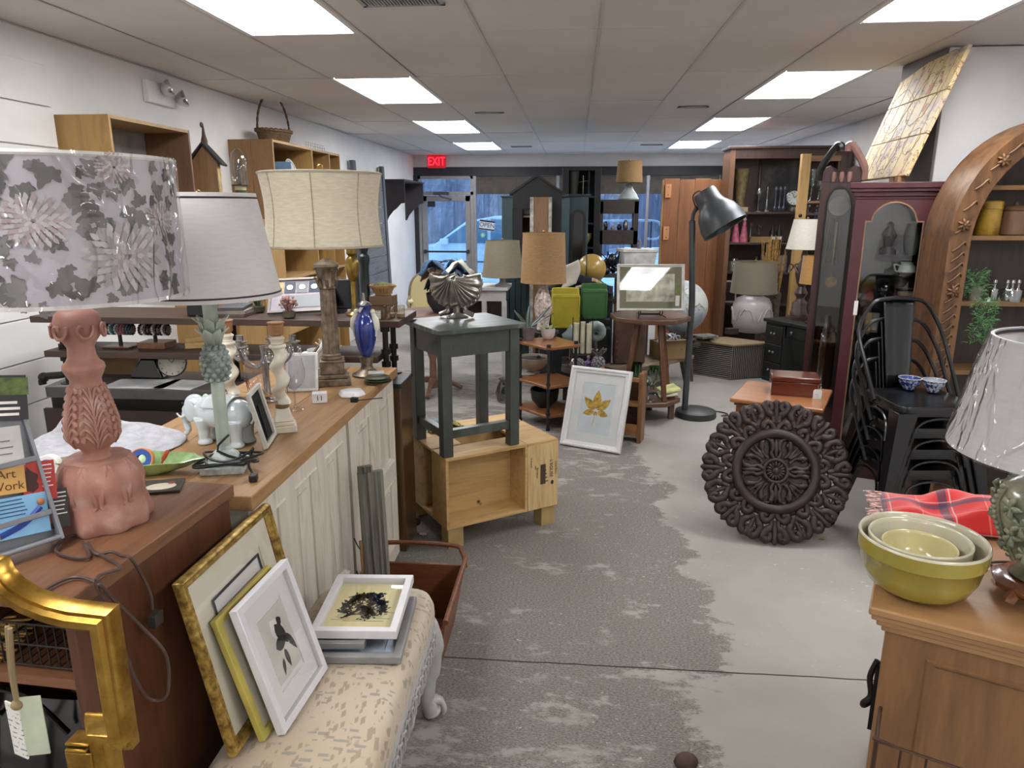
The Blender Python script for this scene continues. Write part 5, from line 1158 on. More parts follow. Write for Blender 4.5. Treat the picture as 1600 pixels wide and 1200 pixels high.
# low cupboard for the birdhouse
t_ = thing('low_cupboard','low tan wooden cupboard along the left wall under the birdhouse','cupboard',(XL,4.62,0));b = B();b.box(.002,0,0,.42,.93,1.50);b.out('body',tan,t_,bev=.003);b = B();b.box(.422,.03,.06,.436,.455,1.44);b.out('door',tan,t_,bev=.002);b = B();b.box(.422,.475,.06,.436,.90,1.44);b.out('door',tan,t_,bev=.002)
p = at(327,300,X=XL+.22);zb = 1.501
t_ = thing('birdhouse','wooden birdhouse with dark pitched roof and finial by the left wall','birdhouse',(XL+.22,p.y,zb),15);zt = zrow(V((XL+.22,p.y,0)),252)-zb;m_ = .0052
b = B();b.box(-.075,-.06,0,.075,.06,zt);b.prism([(-.075,zt),(.075,zt),(0,zt+.1)],.12,'Y',-.06);b.out('house_body',wood('birdhouse_wood','#6b4c31','#8a6642','Z'),t_)
b = B();b.box(.0755,-.05,0,.078,.05,zt);b.out('painted_front',pm('birdhouse_tan','#b09a66',.7,var=.3,vs=20),t_)
for s_ in (-1,1): b = B();b.hexa([(0,-.09,zt+.105),(0,.09,zt+.105),(s_*.11,.09,zt-.03),(s_*.11,-.09,zt-.03)],[(0,-.09,zt+.12),(0,.09,zt+.12),(s_*.118,.09,zt-.02),(s_*.118,-.09,zt-.02)]);b.out('roof',pm('roof_charcoal','#2e2d31',.7),t_)
b = B();b.lathe([(.02,zt+.1),(.022,zt+.13),(.012,zt+.17),(.006,zt+.22),(0,zt+.24)],12);b.out('finial',pm('finial_brown','#55402f',.6),t_)
p = at(352,300,X=XL+.3);t_ = thing('striped_lantern','glass cloche on a green and cream striped stand beside the birdhouse','lantern',(XL+.27,5.2,zb));
for k in range(7): b = B();b.lathe([(.038,.035*k),(.04,.035*k+.002),(.04,.035*k+.033),(.038,.035*k+.035)],18);b.out('stripe',pm('stripe_green','#44543a',.5) if k % 2 else pm('stripe_cream','#b8b08a',.5),t_)
b = B();b.lathe([(.052,.246),(.055,.26),(.055,.42),(.045,.47),(.015,.50),(0,.505)],24,cap=False);b.out('glass_dome',jg,t_,sharp=80)
b = B();b.lathe([(.06,.24),(.06,.247),(0,.247)],20);b.cyl((0,0,.247),(0,0,.42),.012);b.out('fitting',pm('fit_dark','#3a3230',.4,.4),t_)
# tall tan bookcase along the wall
Yb0,Yb1,Db,Hb = 5.62,7.25,.36,2.105
t_ = thing('tall_bookcase','tall tan wooden bookcase along the left wall with a basket on top','bookcase',(XL,Yb0,0));W_ = Yb1-Yb0
b = B();b.box(.002,0,0,Db*.5,.02,Hb);b.box(Db*.5+.004,0,0,Db,.02,Hb);b.out('end_panel',wood('tan_knotty','#7a5a3a','#94714a','Z',.5,.6,knots=True),t_,bev=.002)
for y in (W_*.52,W_*.80,W_-.02): b = B();b.box(.002,y,0,Db,y+.02,Hb-.02);b.out('upright',tan,t_,bev=.001)
for z in (.08,.55,1.0,1.32,1.72,Hb-.02): b = B();b.box(.002,.02,z,Db-.002,W_,z+.02);b.out('shelf',tan2,t_,bev=.001)
b = B();b.box(.002,.02,.0,.012,W_,Hb-.02);b.out('back_panel',pm('back_brown','#4a3528',.8),t_)
bx = XL+.22
o = B();o.box(-.11,-.02,0,.11,.02,.22);o = o.out('blue_book',pm('book_blue','#54708f',.6),bev=.003);o.location = (bx,6.02,1.741);o.rotation_euler = (0,0,R(25));tag(o,'blue book on the top shelf of the tan bookcase','book')
t_ = thing('white_plate','white plate standing beside the blue book','plate',mat=tr(bx,6.28,1.741+.13) @ rot('Y',78));b = B();b.lathe([(0,0),(.07,0),(.13,.02),(.13,.024),(.07,.005),(0,.005)],36);b.out('plate',pm('plate_white','#d7d5d2',.2,coat=.4),t_);b = B();b.lathe([(.112,.0175),(.118,.019),(.118,.0205),(.112,.019)],36,cap=False);b.out('blue_band',pm('plate_band','#4c5c6c',.3),t_)
o = B();o.box(-.1,-.1,0,.1,.1,.02);o.box(-.09,-.08,.02,.09,.08,.04);o = o.out('folded_papers',pm('paper_white','#c9c9c9'));o.location = (bx,6.1,1.341);tag(o,'folded white papers on a lower shelf of the tan bookcase','papers')
t_ = thing('dark_tray','dark round tray standing in the right bay of the tan bookcase','tray',mat=tr(bx,6.7,1.741+.15) @ rot('Y',80));b = B();b.lathe([(0,0),(.13,0),(.145,.02),(.15,.02),(.135,-.006),(0,-.006)],30);b.out('tray',pm('tray_dark','#33282a',.3),t_)
# wicker basket with hoop handle
wk = NT('wicker');v = wk.coord();w1_ = wk.wave(v,36,1.5,'Z');n = wk.noise(v,40,3);wk.col(wk.ramp(wk.math('MULTIPLY',w1_,n),[(.1,'#4b3826'),(.45,'#947653'),(.7,'#ae9169')]));wk.rm(.8);wk.bump(w1_,.8,.006);wk = wk.m
p = at(446,222,X=XL+.2);t_ = thing('wicker_basket','brown wicker basket with tall hoop handle on the tan bookcase','basket',(XL+.2,6.05,Hb+.001),65);m_ = mpp((XL,6.05,2.1))
b = B();ra = .17
b.lathe([(ra*.8,0),(ra,.10),(ra*.93,.10),(ra*.75,.012),(0,.012)],40,sy=.62,sx=1.0,fn=lambda a,z: 1+.012*math.sin(a*40));b.out('bowl',wk,t_,sharp=60)
b = B()
for q in range(2): b.tube([(ra*math.cos(a)*1.0+.0,ra*.62*math.sin(a),.1+.008*math.sin(a*12+q*PI)) for a in [2*PI*i/60 for i in range(60)]],.009,6,closed=True)
b.out('rim',wk,t_)
b = B();hh = .30
for q in range(2): b.tube([(ra*math.cos(a),.006*math.sin(a*16+q*PI),.09+hh*math.sin(a)) for a in [PI*i/40 for i in range(41)]],.007,6)
b.out('hoop_handle',wk,t_)
o = B()
for i in range(9): o.cyl((0,.06*i,0),(0,.06*i,.06-.002*i),.0025,n=5)
for z in (.002,.03,.055): o.cyl((0,0,z),(0,.48,z),.003,n=5)
o = o.out('wire_rail',pm('thin_wire','#8d8578',.4,.6));o.location = (XL+.3,6.5,Hb+.001);tag(o,'low wire gallery rail along the top of the tan bookcase','rail')
t_ = thing('small_wall_frame','small dark framed picture on the left wall by the grey door','picture',mat=tr(XL+.02,7.75,1.78) @ rot('Z',90))
b = B();moulding(b,rectp(.34,.34),[(0,0),(0,-.02),(.03,-.02),(.03,0)]);b.out('frame',pm('frame_charcoal','#35353b',.5),t_);b = B();b.box(-.15,-.006,.02,.15,-.002,.32);b.out('picture',pm('sepia','#8b7f78',.6,var=.25,vs=12),t_)
# grey board door leaning on the wall
gw = wood('grey_barn_wood','#4b4f57','#6f747c','Y',.8,.8,bump=.35)
Ys0,Ys1 = 8.6,10.0;hs = 2.14
t_ = thing('grey_board_door','weathered grey board shutter door leaning on the left wall','door',mat=tr(XL+.10,Ys0,0) @ rot('Y',-1.6));L_ = Ys1-Ys0
for k in range(9): b = B();b.box(0,.1,.10+.215*k,.022,L_-.1,.10+.215*(k+1)-.006);b.out('board',gw,t_)
for y in (0,L_-.1): b = B();b.box(-.01,y,0,.04,y+.1,hs);b.out('stile',wood('grey_barn_stile','#43464d','#5d6169','Z',.8),t_,bev=.003)
# dark scalloped wall shelf
dks = pm('bracket_black','#2a2529',.5);zs_ = at(605,283,X=XL).z
t_ = thing('bracket_shelf','dark wall shelf on two scalloped brackets in the far left corner','shelf',(XL,10.25,at(625,283,Y=10.3).z));
wB = at(633,290,Y=10.3).x-XL
prf = [(0,0),(wB,0),(wB,-.34)]+[(wB-.02-.16*math.sin(R(q)),-.36-.0*q+.13*(1-math.cos(R(q)))-.0 if 0 else -.36+.03*math.sin(R(2*q))) for q in (30,60,90)]+[(.10,-.36),(.055,-.46),(.02,-.52),(0,-.52)]
prf = [(0,0),(wB,0),(wB,-.30),(wB-.06,-.31),(wB-.12,-.37),(wB-.16,-.40),(.09,-.42),(.05,-.50),(.02,-.56),(0,-.56)]
for y in (.0,1.25): b = B();b.prism(prf,.03,'Y',y);b.out('bracket',dks,t_)
b = B();b.box(0,-.03,0,wB+.01,1.32,.025);b.out('shelf_board',dks,t_,bev=.003)
# ================================================================ CENTRE: CRATE TABLE GROUP
pine = wood('crate_pine','#9c7a48','#c3a06a','X',.6,.55,knots=True);pineY = wood('crate_pine_side','#a08050','#c8a874','Y',.6,.55,knots=True);pineZ = wood('crate_pine_end','#a3834f','#cdb07e','Z',.6,.8)
c0 = V((-.574,3.05,0));ang = 34.5
cr_ = thing('crate_coffee_table','pale wooden wine-crate coffee table on block legs','table',c0,ang);Wc,Dc,zc0,zc1 = .62,.53,.105,.46
xs_ = .44       # where the branded end panel starts on the front
b = B()         # top boards around the square well
for x0,y0,x1,y1 in ((0,0,xs_,.155),(xs_,0,Wc,.36),(.18,.375,Wc,Dc),(0,.17,.165,Dc)): b.box(x0+.001,y0+.001,zc1-.014,x1-.001,y1-.001,zc1)
b.out('top_boards',pine,cr_,bev=.0015)
b = B();b.box(0,.012,zc0,xs_,.165,zc0+.014);b.box(0,.15,zc0,xs_,.164,zc1-.014);b.box(0,0,zc0,.014,.165,zc1-.014);b.box(xs_-.014,.0,zc0,xs_,.165,zc1-.014);b.box(0,0,zc0,xs_,.012,zc0+.014);b.out('front_crate',pine,cr_,bev=.0015)
b = B();b.box(xs_+.001,0,zc0,Wc,.013,zc1-.014);b.out('branded_panel',pineZ,cr_,bev=.0015)
b = B();b.box(Wc-.014,.013,zc0,Wc,Dc,zc1-.014);b.box(0,.17,zc0,.014,Dc,zc1-.014) if 0 else None;b.out('right_side',pineY,cr_,bev=.0015)
b = B();b.box(0,.30,zc0,.014,Dc,zc1-.014);b.box(0.014,.30,zc0,.17,.313,zc1-.014);b.box(0,.168,zc0,.17,Dc,zc0+.014);b.box(.155,.17,zc0+.014,.168,Dc,zc1-.014);b.out('left_crate',pineY,cr_,bev=.0015)
b = B();b.box(.17,.375,zc0,Wc-.014,.388,zc1-.014);b.box(.0,Dc-.013,zc0,Wc-.014,Dc,zc1-.014);b.out('rear_crate',pine,cr_)
for x,y in ((.01,.01),(Wc-.09,.01),(.01,Dc-.09),(Wc-.09,Dc-.09)): b = B();b.box(x,y,0,x+.08,y+.08,zc0);b.out('block_leg',pm('pine_block','#a98f5c',.7,var=.1),cr_,bev=.002)
brand = pm('brand_ink','#3f3022',.8)
rotv = FACE @ rot('Z',-90)
for s_,sz,x,z in (('CHATEAU',.016,.605,.31),("L'EGLISE",.026,.578,.31),('Bordeaux',.014,.497,.30),('1983',.012,.485,.33),('vin de garde',.01,.462,.36)): text('branded_lettering',s_,sz,brand,cr_,tr(x,-.0008,z) @ rotv,.0006)
b = B();b.box(.515,-.0012,.235,.545,0,.34);
for k in range(5): b.box(.520,-.0014,.245+.02*k,.56-.004*k,0,.250+.02*k)
b.sph((.585,-.001,.235),.009,8,6,(1,.1,1.3));b.out('branded_emblem',brand,cr_)
mmC = basis(c0,(math.cos(R(ang)),math.sin(R(ang)),0),(-math.sin(R(ang)),math.cos(R(ang)),0),(0,0,1))
# dark green side table standing on it
grn = NT('dark_green_paint');n = grn.noise(grn.coord((1,1,.5)),7,6,.7);grn.col(grn.ramp(n,[(.3,'#2c302d'),(.55,'#3d4340'),(.75,'#575b56')]));grn.rm(.42,coat=.15);grn.bump(n,.1,.003);grn = grn.m
ang2 = 35.5;tb = thing('side_table','worn dark green side table standing on top of the crate table','table',V((-.588,3.022,zc1+.001)),ang2);Wt,Dt,Ht = .455,.41,.60
b = B();b.box(0,0,Ht-.022,Wt,Dt,Ht);b.out('tabletop',(lambda t: (t.col(t.ramp(t.noise(t.coord((1,6,1)),5,6,.7),[(.35,'#2f3330'),(.55,'#454b48'),(.72,'#8a8d88')])),t.rm(.35),t.m)[2])(NT('worn_green_top')),tb,bev=.003)
for x in (.025,Wt-.075):
    for y in (.025,Dt-.075): b = B();b.box(x,y,0,x+.05,y+.05,Ht-.022);b.out('leg',grn,tb,bev=.002)
for x0,y0,x1,y1 in ((.075,.032,Wt-.075,.05),(.075,Dt-.05,Wt-.075,Dt-.032),(.032,.075,.05,Dt-.075),(Wt-.05,.075,Wt-.032,Dt-.075)): b = B();b.box(x0,y0,Ht-.13,x1,y1,Ht-.022);b.out('apron',grn,tb)
for x0,y0,x1,y1 in ((.075,.035,Wt-.075,.07),(.035,.075,.07,Dt-.075)): b = B();b.box(x0,y0,.085,x1,y1,.125);b.out('stretcher',grn,tb,bev=.002)
mmT = basis((-.588,3.022,zc1+Ht+.002),(math.cos(R(ang2)),math.sin(R(ang2)),0),(-math.sin(R(ang2)),math.cos(R(ang2)),0),(0,0,1))
# nautilus bowl
p = at(712,497,z=zc1+Ht+.002)+V((0,.03,0));m_ = mpp(p);nb = thing('shell_bowl','ribbed silver shell-shaped bowl on the dark green side table','bowl',p,-6)
sv = pm('shell_silver','#a39d95',.3,.85,var=.12,vs=30);hw_ = 40*m_;hh = 64*m_
def shell(u,v):
    a = -PI*.03+PI*1.06*u;rad = .12+.88*v            # fan from the crown to the rim
    rib = 1+.035*math.sin(u*PI*26)*min(1,v*2)
    ca = math.cos(a);x = -hw_*1.0*math.copysign(abs(ca)**.72,ca)*rad*rib;z = hh-.012-(hh*.68)*math.copysign(abs(math.sin(a))**.72,math.sin(a))*rad*rib*.98+.02*math.exp(-((x+.01)/.03)**2)*(1-v)
    y = -.075*math.sqrt(max(0,1-(rad*.98)**2))-.004*math.sin(u*PI*26)
    return (x,y,z)
b = B();b.grid(shell,156,10);b.grid(lambda u,v: (shell(u,v)[0],-shell(u,v)[1],shell(u,v)[2]),156,10);b.out('ribbed_bowl',sv,nb,solid=.003,sharp=180)
b = B();b.tube([(-hw_*1.02*math.copysign(abs(math.cos(PI*t))**.72,math.cos(PI*t)),0,hh-.012-hh*.69*abs(math.sin(PI*t))**.72) for t in [i/40 for i in range(41)]],.004,8);b.tube(smooth([(hw_*1.05,0,hh-.004),(hw_*1.1,0,hh+.01),(hw_*1.0,0,hh+.016)]),.003,6);b.out('keel_rim',sv,nb)
b = B();b.lathe([(.05,0),(.052,.004),(.03,.014),(.016,.022),(.016,hh*.34),(.03,hh*.4)],24,fn=lambda a,z: 1+.15*math.cos(3*a)*(z < .01));b.out('foot',sv,nb)
for s_ in (-1,1): b = B();b.tube(smooth([(s_*.03,0,hh*.38),(s_*.045,0,hh*.2),(s_*.045,0,.03),(s_*.085,0,.012)],4),[.010]*8+[.012]*5,8);b.out('scroll_leg',sv,nb)
# patterned cloth and paper scraps
p = mmC @ V((.185,.44,zc1+.0015));
def paisley():
    t = NT('paisley_cloth');v = t.coord();a = t.voro(v,26);w = t.wave(v,22,9,'X',detail=3);c = t.ramp(w,[(.3,'#3c3420'),(.42,'#d3cba0'),(.55,'#b5a440'),(.8,'#a89a35')]);c = t.mix(t.ramp(t.noise(t.coord((1,1,1),(2,1,0)),5,2),[(.58,'#000000'),(.62,'#ffffff')]),c,'#7fa8b0');t.col(c);t.rm(.8);return t.m
b = B();b.grid(lambda u,v: ((u-.5)*.19,(v-.5)*.13,.012+.045*max(0,1-abs(u-.5)*2.2)*(.6+.4*math.sin(v*9+u*4))+.01*mnoise.noise((u*6,v*6,2))),30,30);b.box(-.09,-.062,.0,.09,.062,.010)
o = b.out('patterned_cloth',paisley(),sharp=180,solid=.003);o.location = p+V((.0,0,.002));o.rotation_euler = (0,0,R(34));tag(o,'folded yellow paisley cloth on the crate table under the green table','cloth')
def scrap(P_,s,lab):
    b = B();b.grid(lambda u,v: ((u-.5)*s,(v-.5)*s*.8,s*.2*abs(math.sin(u*5+v*3))+.002),5,5);o = b.out('paper_scrap',pm('scrap_white','#c9c6c2',.8),sharp=20);o.location = P_;tag(o,lab,'paper scrap')
scrap(at(661,836,z=.001),.035,'white paper scrap on the floor beside the crate table');scrap(at(672,675,z=zc1+.001),.03,'white paper scrap on the left corner of the crate table')
scrap(at(1283,842,z=.001),.03,'small crumpled leaf-coloured scrap on the floor by the carved medallion')
bpy.data.objects['paper_scrap.002'].data.materials[0] = pm('scrap_leaf','#8b8a52',.8)
o = B();o.sph((0,0,.03),.03,10,6,(1.2,.8,1));o = o.out('chair_foot_cap',pm('cap_brown','#4b3a30',.6));o.location = at(1070,1200,z=0)+V((0,-.01,0));tag(o,'brown knob just showing at the bottom edge of the floor','knob')
# ================================================================ ROUND TABLE, ARMCHAIR, WHITE DESK BEHIND
p = at(670,490,z=.72)+V((0,.12,0));rt = thing('round_table','round reddish-brown table behind the green side table','table',p-V((0,0,.72)))
rb = wood('rosewood','#5c3f35','#7a5a4b','X',.35);b = B();b.lathe([(0,.695),(.31,.695),(.33,.70),(.33,.715),(.32,.72),(0,.72)],48);b.out('tabletop',rb,rt);b = B();b.lathe([(.05,.05),(.035,.1),(.03,.3),(.06,.4),(.03,.5),(.05,.695)],20);b.out('pedestal',rb,rt)
for k in range(3): a = 2.1*k+.5;b = B();b.tube(smooth([(0,0,.12),(.12*math.cos(a),.12*math.sin(a),.10),(.26*math.cos(a),.26*math.sin(a),.02)]),[.03]*6+[.02]*7,8);b.out('foot',rb,rt)
# blue denim basket
q = p+V((.16,0,.002));db = thing('handled_basket','hoop-handled basket of dark blue denim on the round table','basket',q);dn = fabric('denim','#2c4764',.85,200,.35);
b = B();b.lathe([(.14,0),(.19,.08),(.2,.16)],28,cap=False);b.lathe([(0,.002),(.14,.002)],28,cap=False);b.out('bowl',pm('basket_dark','#2d3038',.7),db,sharp=80);b = B();b.tube([(.17*math.cos(t),.0,.14+.30*math.sin(t)) for t in [PI*i/24 for i in range(25)]],.006,6);b.out('hoop_handle',pm('hoop_grey','#55585c',.4,.5),db)
rn = random.Random(9)
for k in range(9):
    b = B();a = 2*PI*k/9;c = (.13*math.cos(a),.1*math.sin(a),.20+.06*(k % 3));b.grid(lambda u,v: (c[0]+(u-.5)*.24,c[1]+(v-.5)*.16,c[2]+.09*math.sin(u*PI)+.09*mnoise.noise((u*3+k,v*3,k))),8,8);b.out('denim_piece',[dn,dn,pm('denim_light','#5f8fc0',.8),dn,pm('tan_leather','#a57f62',.7),dn,pm('denim_night','#22303f',.8),dn,pm('cream_strap','#c5c2b4',.7)][k],db,solid=.006,sharp=180)
# upholstered French armchair
p = at(650,492,z=.43);ac = thing('carved_armchair','cream striped French armchair with grey wooden frame','armchair',V((p.x+.10,p.y+.35,0)),14);fw_ = wood('limed_oak','#6d604e','#8a7b66','Z')
def stripe():
    t = NT('cream_stripe');w = t.wave(t.coord(),16,0,'X');t.col(t.ramp(w,[(.3,'#cdbf90'),(.7,'#d9cea6')]));t.rm(.8);return t.m
cs = stripe()
b = B();b.rings([[(x*1.0,y,z) for x,y in arc(0,0,.27,-20,200,20)]+[(-.27,-.27,z),(.27,-.27,z)] for z in (.34,.36,.42,.44)]);b.out('seat',cs,ac,bev=.01,sharp=40)
prb = [(-.2,.42)]+[(-.27+.0*i,.55+.1*i) for i in range(3)]+arc(0,.82,.26,170,10,12)+[(.27,.75),(.27,.65),(.27,.55),(.2,.42)]
b = B();b.prism(prb,.05,'Y',.24);b.out('back_cushion',cs,ac,bev=.015)
b = B();b.tube([(x*1.05,.265,z) for x,z in prb],.022,8,closed=True);b.out('back_frame',fw_,ac)
for s_ in (-1,1): b = B();b.tube(smooth([(s_*.28,.25,.72),(s_*.31,.1,.66),(s_*.31,-.08,.64),(s_*.30,-.14,.6),(s_*.28,-.15,.38)],5),.022,8);b.out('arm',fw_,ac);b = B();b.box(s_*.29-.02,-.08,.655,s_*.29+.05,.12,.69);b.out('arm_pad',cs,ac,bev=.012);b = B();b.prism([(.22,.42),(.22,.7),(.1,.63),(-.1,.6),(-.1,.42)],.02,'X',s_*.27);b.out('side_panel',cs,ac)
for x in (-.24,.24):
    for y in (-.23,.22): b = B();b.tube(smooth([(x,y,.36),(x*1.05,y*1.05,.2),(x*1.0,y,.0)]),[.03]*5+[.018]*8,8);b.out('leg',fw_,ac)
ac.scale = (.84,.84,.80)
# white desk with lamp on it
wd = pm('white_furniture','#b7b5b3',.5,var=.06);Zd = .86;p = at(764,449,z=Zd);t_ = thing('white_desk','white painted writing desk behind the green side table','desk',(p.x-.14,p.y+.2,0))
b = B();b.box(-.32,-.22,Zd-.03,.32,.22,Zd);b.out('top',wd,t_,bev=.003);b = B();b.box(-.3,-.2,Zd-.13,.3,-.185,Zd-.03);b.out('drawer_front',wd,t_);b = B();b.box(-.29,.0,.25,.3,.02,Zd-.13);b.out('back_panel',pm('desk_back_brown','#3a3330',.8),t_)  # back panel is dark brown, set back below the drawer
for x in (-.3,.07,.26): b = B();b.box(x,-.2,0,x+.045,-.155,Zd-.13);b.out('leg',wd,t_)
b = B();b.box(.05,-.24,.5,.3,-.06,.53);b.out('side_shelf',wd,t_)
def shade_lamp(name,lab,P_,top,bot,yt,yb,base_fn,fab,axis_n=40,rz=0,fin=True,sq=False):
    """table lamp: tapered drum shade between measured rows, base built by base_fn(thing, z of the shade bottom)"""
    t_ = thing(name,lab,'lamp',P_,rz);m_ = mpp(P_);z1,z0 = zrow(P_,yt)-P_.z,zrow(P_,yb)-P_.z
    b = B();b.lathe([(bot*m_,z0),(top*m_,z1)],axis_n,cap=False);b.lathe([(top*m_-.003,z1),(bot*m_-.003,z0)],axis_n,cap=False);sh = b.out('lamp_shade',fab,t_,sharp=50)
    b = B();b.lathe([(bot*m_+.001,z0-.002),(bot*m_+.0025,z0+.004),(bot*m_+.0005,z0+.008)],axis_n,cap=False);b.out('rim_binding',fab,sh);b = B();b.lathe([(top*m_+.0005,z1-.008),(top*m_+.0025,z1-.004),(top*m_+.001,z1+.002)],axis_n,cap=False);b.out('rim_binding',fab,sh)
    b = B();b.cyl((0,0,z0-.01),(0,0,z1-.005),.005)
    for k in range(3): b.cyl((0,0,z1-.012),(top*m_*.98*math.cos(2.1*k),top*m_*.98*math.sin(2.1*k),z1-.006),.002,n=5)
    if fin: b.sph((0,0,z1+.012),.011,8,6)
    b.out('harp',pm('brass','#a07a3c',.3,.8),t_);base_fn(t_,z0,m_);return t_
khaki = fabric('khaki_shade','#867e68',.85,220,.05);burl = NT('burlap');w = burl.noise(burl.coord((1,1,9)),26,4,.7);burl.col(burl.ramp(w,[(.3,'#8c6d49'),(.6,'#a4835a'),(.75,'#b8986c')]));burl.rm(.85);burl.bump(burl.noise(burl.coord((1,1,5)),160,2),.3,.002);burl = burl.m
def base_white(t_,z0,m_): b = B();b.lathe([(.07,0),(.075,.01),(.04,.025),(.03,.04),(.03,max(.05,z0-.02)),(.012,z0)],20);b.out('base',wd,t_)
p = at(783,449,z=Zd+.001);p = V((p.x,p.y+.15,Zd+.001))
shade_lamp('table_lamp','khaki shaded lamp on the white desk, left of the burlap one',p,26,32,376,432,base_white,khaki)
def base_fig(t_,z0,m_):
    cer = pm('figurine_white','#b9aaa2',.25,var=.35,vs=40,coat=.4);b = B();b.lathe([(.05,0),(.06,.02),(.045,.05),(.062,.12),(.075,.2),(.062,.27),(.04,z0-.06),(.03,z0-.03),(.04,z0-.015)],28,fn=lambda a,z: 1+.06*math.sin(a*5+z*40));b.out('ceramic_base',cer,t_,sharp=70)
    b = B();b.lathe([(.02,z0-.015),(.02,z0+.02)],12);b.out('socket',pm('socket_dark','#33261f',.4),t_)
pb = V((-.247,5.70,.62));st = thing('plant_stand','slim black stand under the burlap shaded lamp','stand',(pb.x,pb.y,0));b = B();b.lathe([(0,.60),(.13,.60),(.13,.619),(0,.619)],28);b.out('top',pm('stand_black','#1f1f20',.5),st)
for k in range(3): a = 2.1*k;b = B();b.cyl((.1*math.cos(a),.1*math.sin(a),.6),(.09*math.cos(a),.09*math.sin(a),0),.012);b.out('leg',pm('stand_black','#1f1f20'),st)
shade_lamp('table_lamp','burlap shaded lamp with pale figured ceramic base',pb,32,35,364,441,base_fig,burl)
# ================================================================ TIERED SHELF STAND
tw = wood('tier_walnut','#6a4026','#8f5e38','X',.3,.7,coat=.35);P0t = V((-.178,4.95,0));an = 33
ts = thing('tiered_stand','four-tier walnut stand with black rods beside the crate table','shelf',P0t,an);wT,dT = .30,.40   # near corner at origin
ztier = [.62,.335,.115]
def tier(z,w,d,e):
    b = B();pts = [(e*.0,.0)]+[(w,0.02)]+[(w+.02,d*.5),(w,d-.02),(w-.03,d)]+[(.03,d),(0,d-.03),(-.015,d*.5)]
    b.prism([(x,y) for x,y in pts],.022,'Z',z-.022);return b
for z in ztier+[.06-.0]:
    if z < .1: continue
    b = B();b.prism([(.03,0),(wT-.02,.015),(wT,.04),(wT+.012,dT/2),(wT,dT-.03),(wT-.03,dT),(-.03,dT+.01),(-.06,dT-.03),(-.03,dT/2),(0,.03)],.02,'Z',z-.02);b.out('tier',tw,ts,bev=.004)
for x,y in ((.02,.02),(wT-.03,.05),(wT-.03,dT-.04),(-.03,dT-.05)):
    b = B();b.cyl((x,y,0),(x,y,.60),.011);
    for z in ztier: b.cyl((x,y,z),(x,y,z+.02),.016);b.cyl((x,y,z-.036),(x,y,z-.02),.015)
    b.cyl((x,y,0),(x,y,.02),.016);b.out('rod_leg',pm('stand_black','#1f1f20'),ts)
mS = basis(P0t,(math.cos(R(an)),math.sin(R(an)),0),(-math.sin(R(an)),math.cos(R(an)),0),(0,0,1))
def strap(b,p0,ang_,L_,W_,droop,rise):
    d = V((math.cos(ang_),math.sin(ang_),0));s_ = V((-d.y,d.x,0))
    b.grid(lambda u,v: V(p0)+d*L_*v+s_*W_*(u-.5)*2*math.sin(PI*min(.97,.12+v*.88))**.7+V((0,0,rise*v-droop*v*v-.006*abs(u-.5))),2,8)
p = at(821,533,z=.6205)+V((.02,.05,0));t_ = thing('potted_orchid','orchid plant in a mauve-grey pot on the top tier','plant',p);b = B();b.lathe([(.035,0),(.05,.08),(.056,.08),(.058,.105),(.05,.105),(.047,.08),(0,.08)],24);b.out('pot',pm('mauve_pot','#6c6064',.6),t_);lf = pm('orchid_leaf','#2c3f38',.4,var=.2,coat=.2)
for a,L_,W_,dr,rs_ in ((3.0,.17,.02,.05,.05),(2.4,.16,.018,.02,.14),(.2,.19,.02,.02,.13),(.6,.2,.02,.0,.16),(1.6,.12,.024,-.02,.13),(-.9,.10,.018,.04,.05),(3.6,.12,.018,.06,.05)): b = B();strap(b,(0,0,.09),a,L_,W_,dr,rs_);b.out('leaf',lf,t_,solid=.003,sharp=180)
p = at(856,531,z=.6205)+V((0,.03,0));t_ = thing('glass_planter','small plant in a frosted white glass bowl on the top tier','plant',p);b = B();b.lathe([(.03,0),(.035,.004),(.05,.03),(.055,.07),(.05,.085),(.046,.085),(.05,.06),(0,.06)],28);b.out('bowl',pm('milk_glass','#bfb5b3',.25,coat=.3),t_)
for k,a in enumerate((.2,1.2,2.4,3.4,4.6,5.5)): b = B();strap(b,(0,0,.06),a,.08,.014,.03,.07);b.out('leaf',pm('planter_leaf',('#7d8a4c','#4d5a38')[k % 2],.5),t_,solid=.002,sharp=180)
p = at(826,583,z=.3355)+V((.035,.03,0));t_ = thing('footed_bowl','cream bowl of dark soil on the second tier','bowl',p);b = B();b.lathe([(.05,0),(.055,.006),(.035,.014),(.08,.04),(.125,.10),(.13,.125),(.123,.125),(.115,.09),(0,.085)],32);b.out('bowl',pm('stone_cream','#a09586',.5,var=.08),t_);b = B();b.lathe([(.118,.1),(.1,.112),(.05,.118),(0,.115)],24,fn=lambda a,z: 1+.02*math.sin(a*9));b.sph((.04,0,.12),.018,8,6);b.out('soil',pm('soil','#2a2624',.95,bump=.5),t_)
p = at(785,632,z=.1155)+V((.02,.06,0));t_ = thing('glass_vase','dark clear glass vase on the third tier','vase',p);b = B();b.lathe([(.05,0),(.07,.02),(.08,.08),(.06,.15),(.045,.18),(.055,.19)],28,cap=False);b.out('glass',glassm('smoke_glass','#98a09e',.12),t_,sharp=80)
p = mS @ V((.12,.24,.1155));o = B();o.lathe([(.05,0),(.10,.06),(.11,.14),(.10,.14),(.09,.07),(0,.04)],24);o = o.out('black_bowl',pm('bowl_black','#19191a',.4));o.location = p;tag(o,'black bowl on the third tier behind the glass vase','bowl')
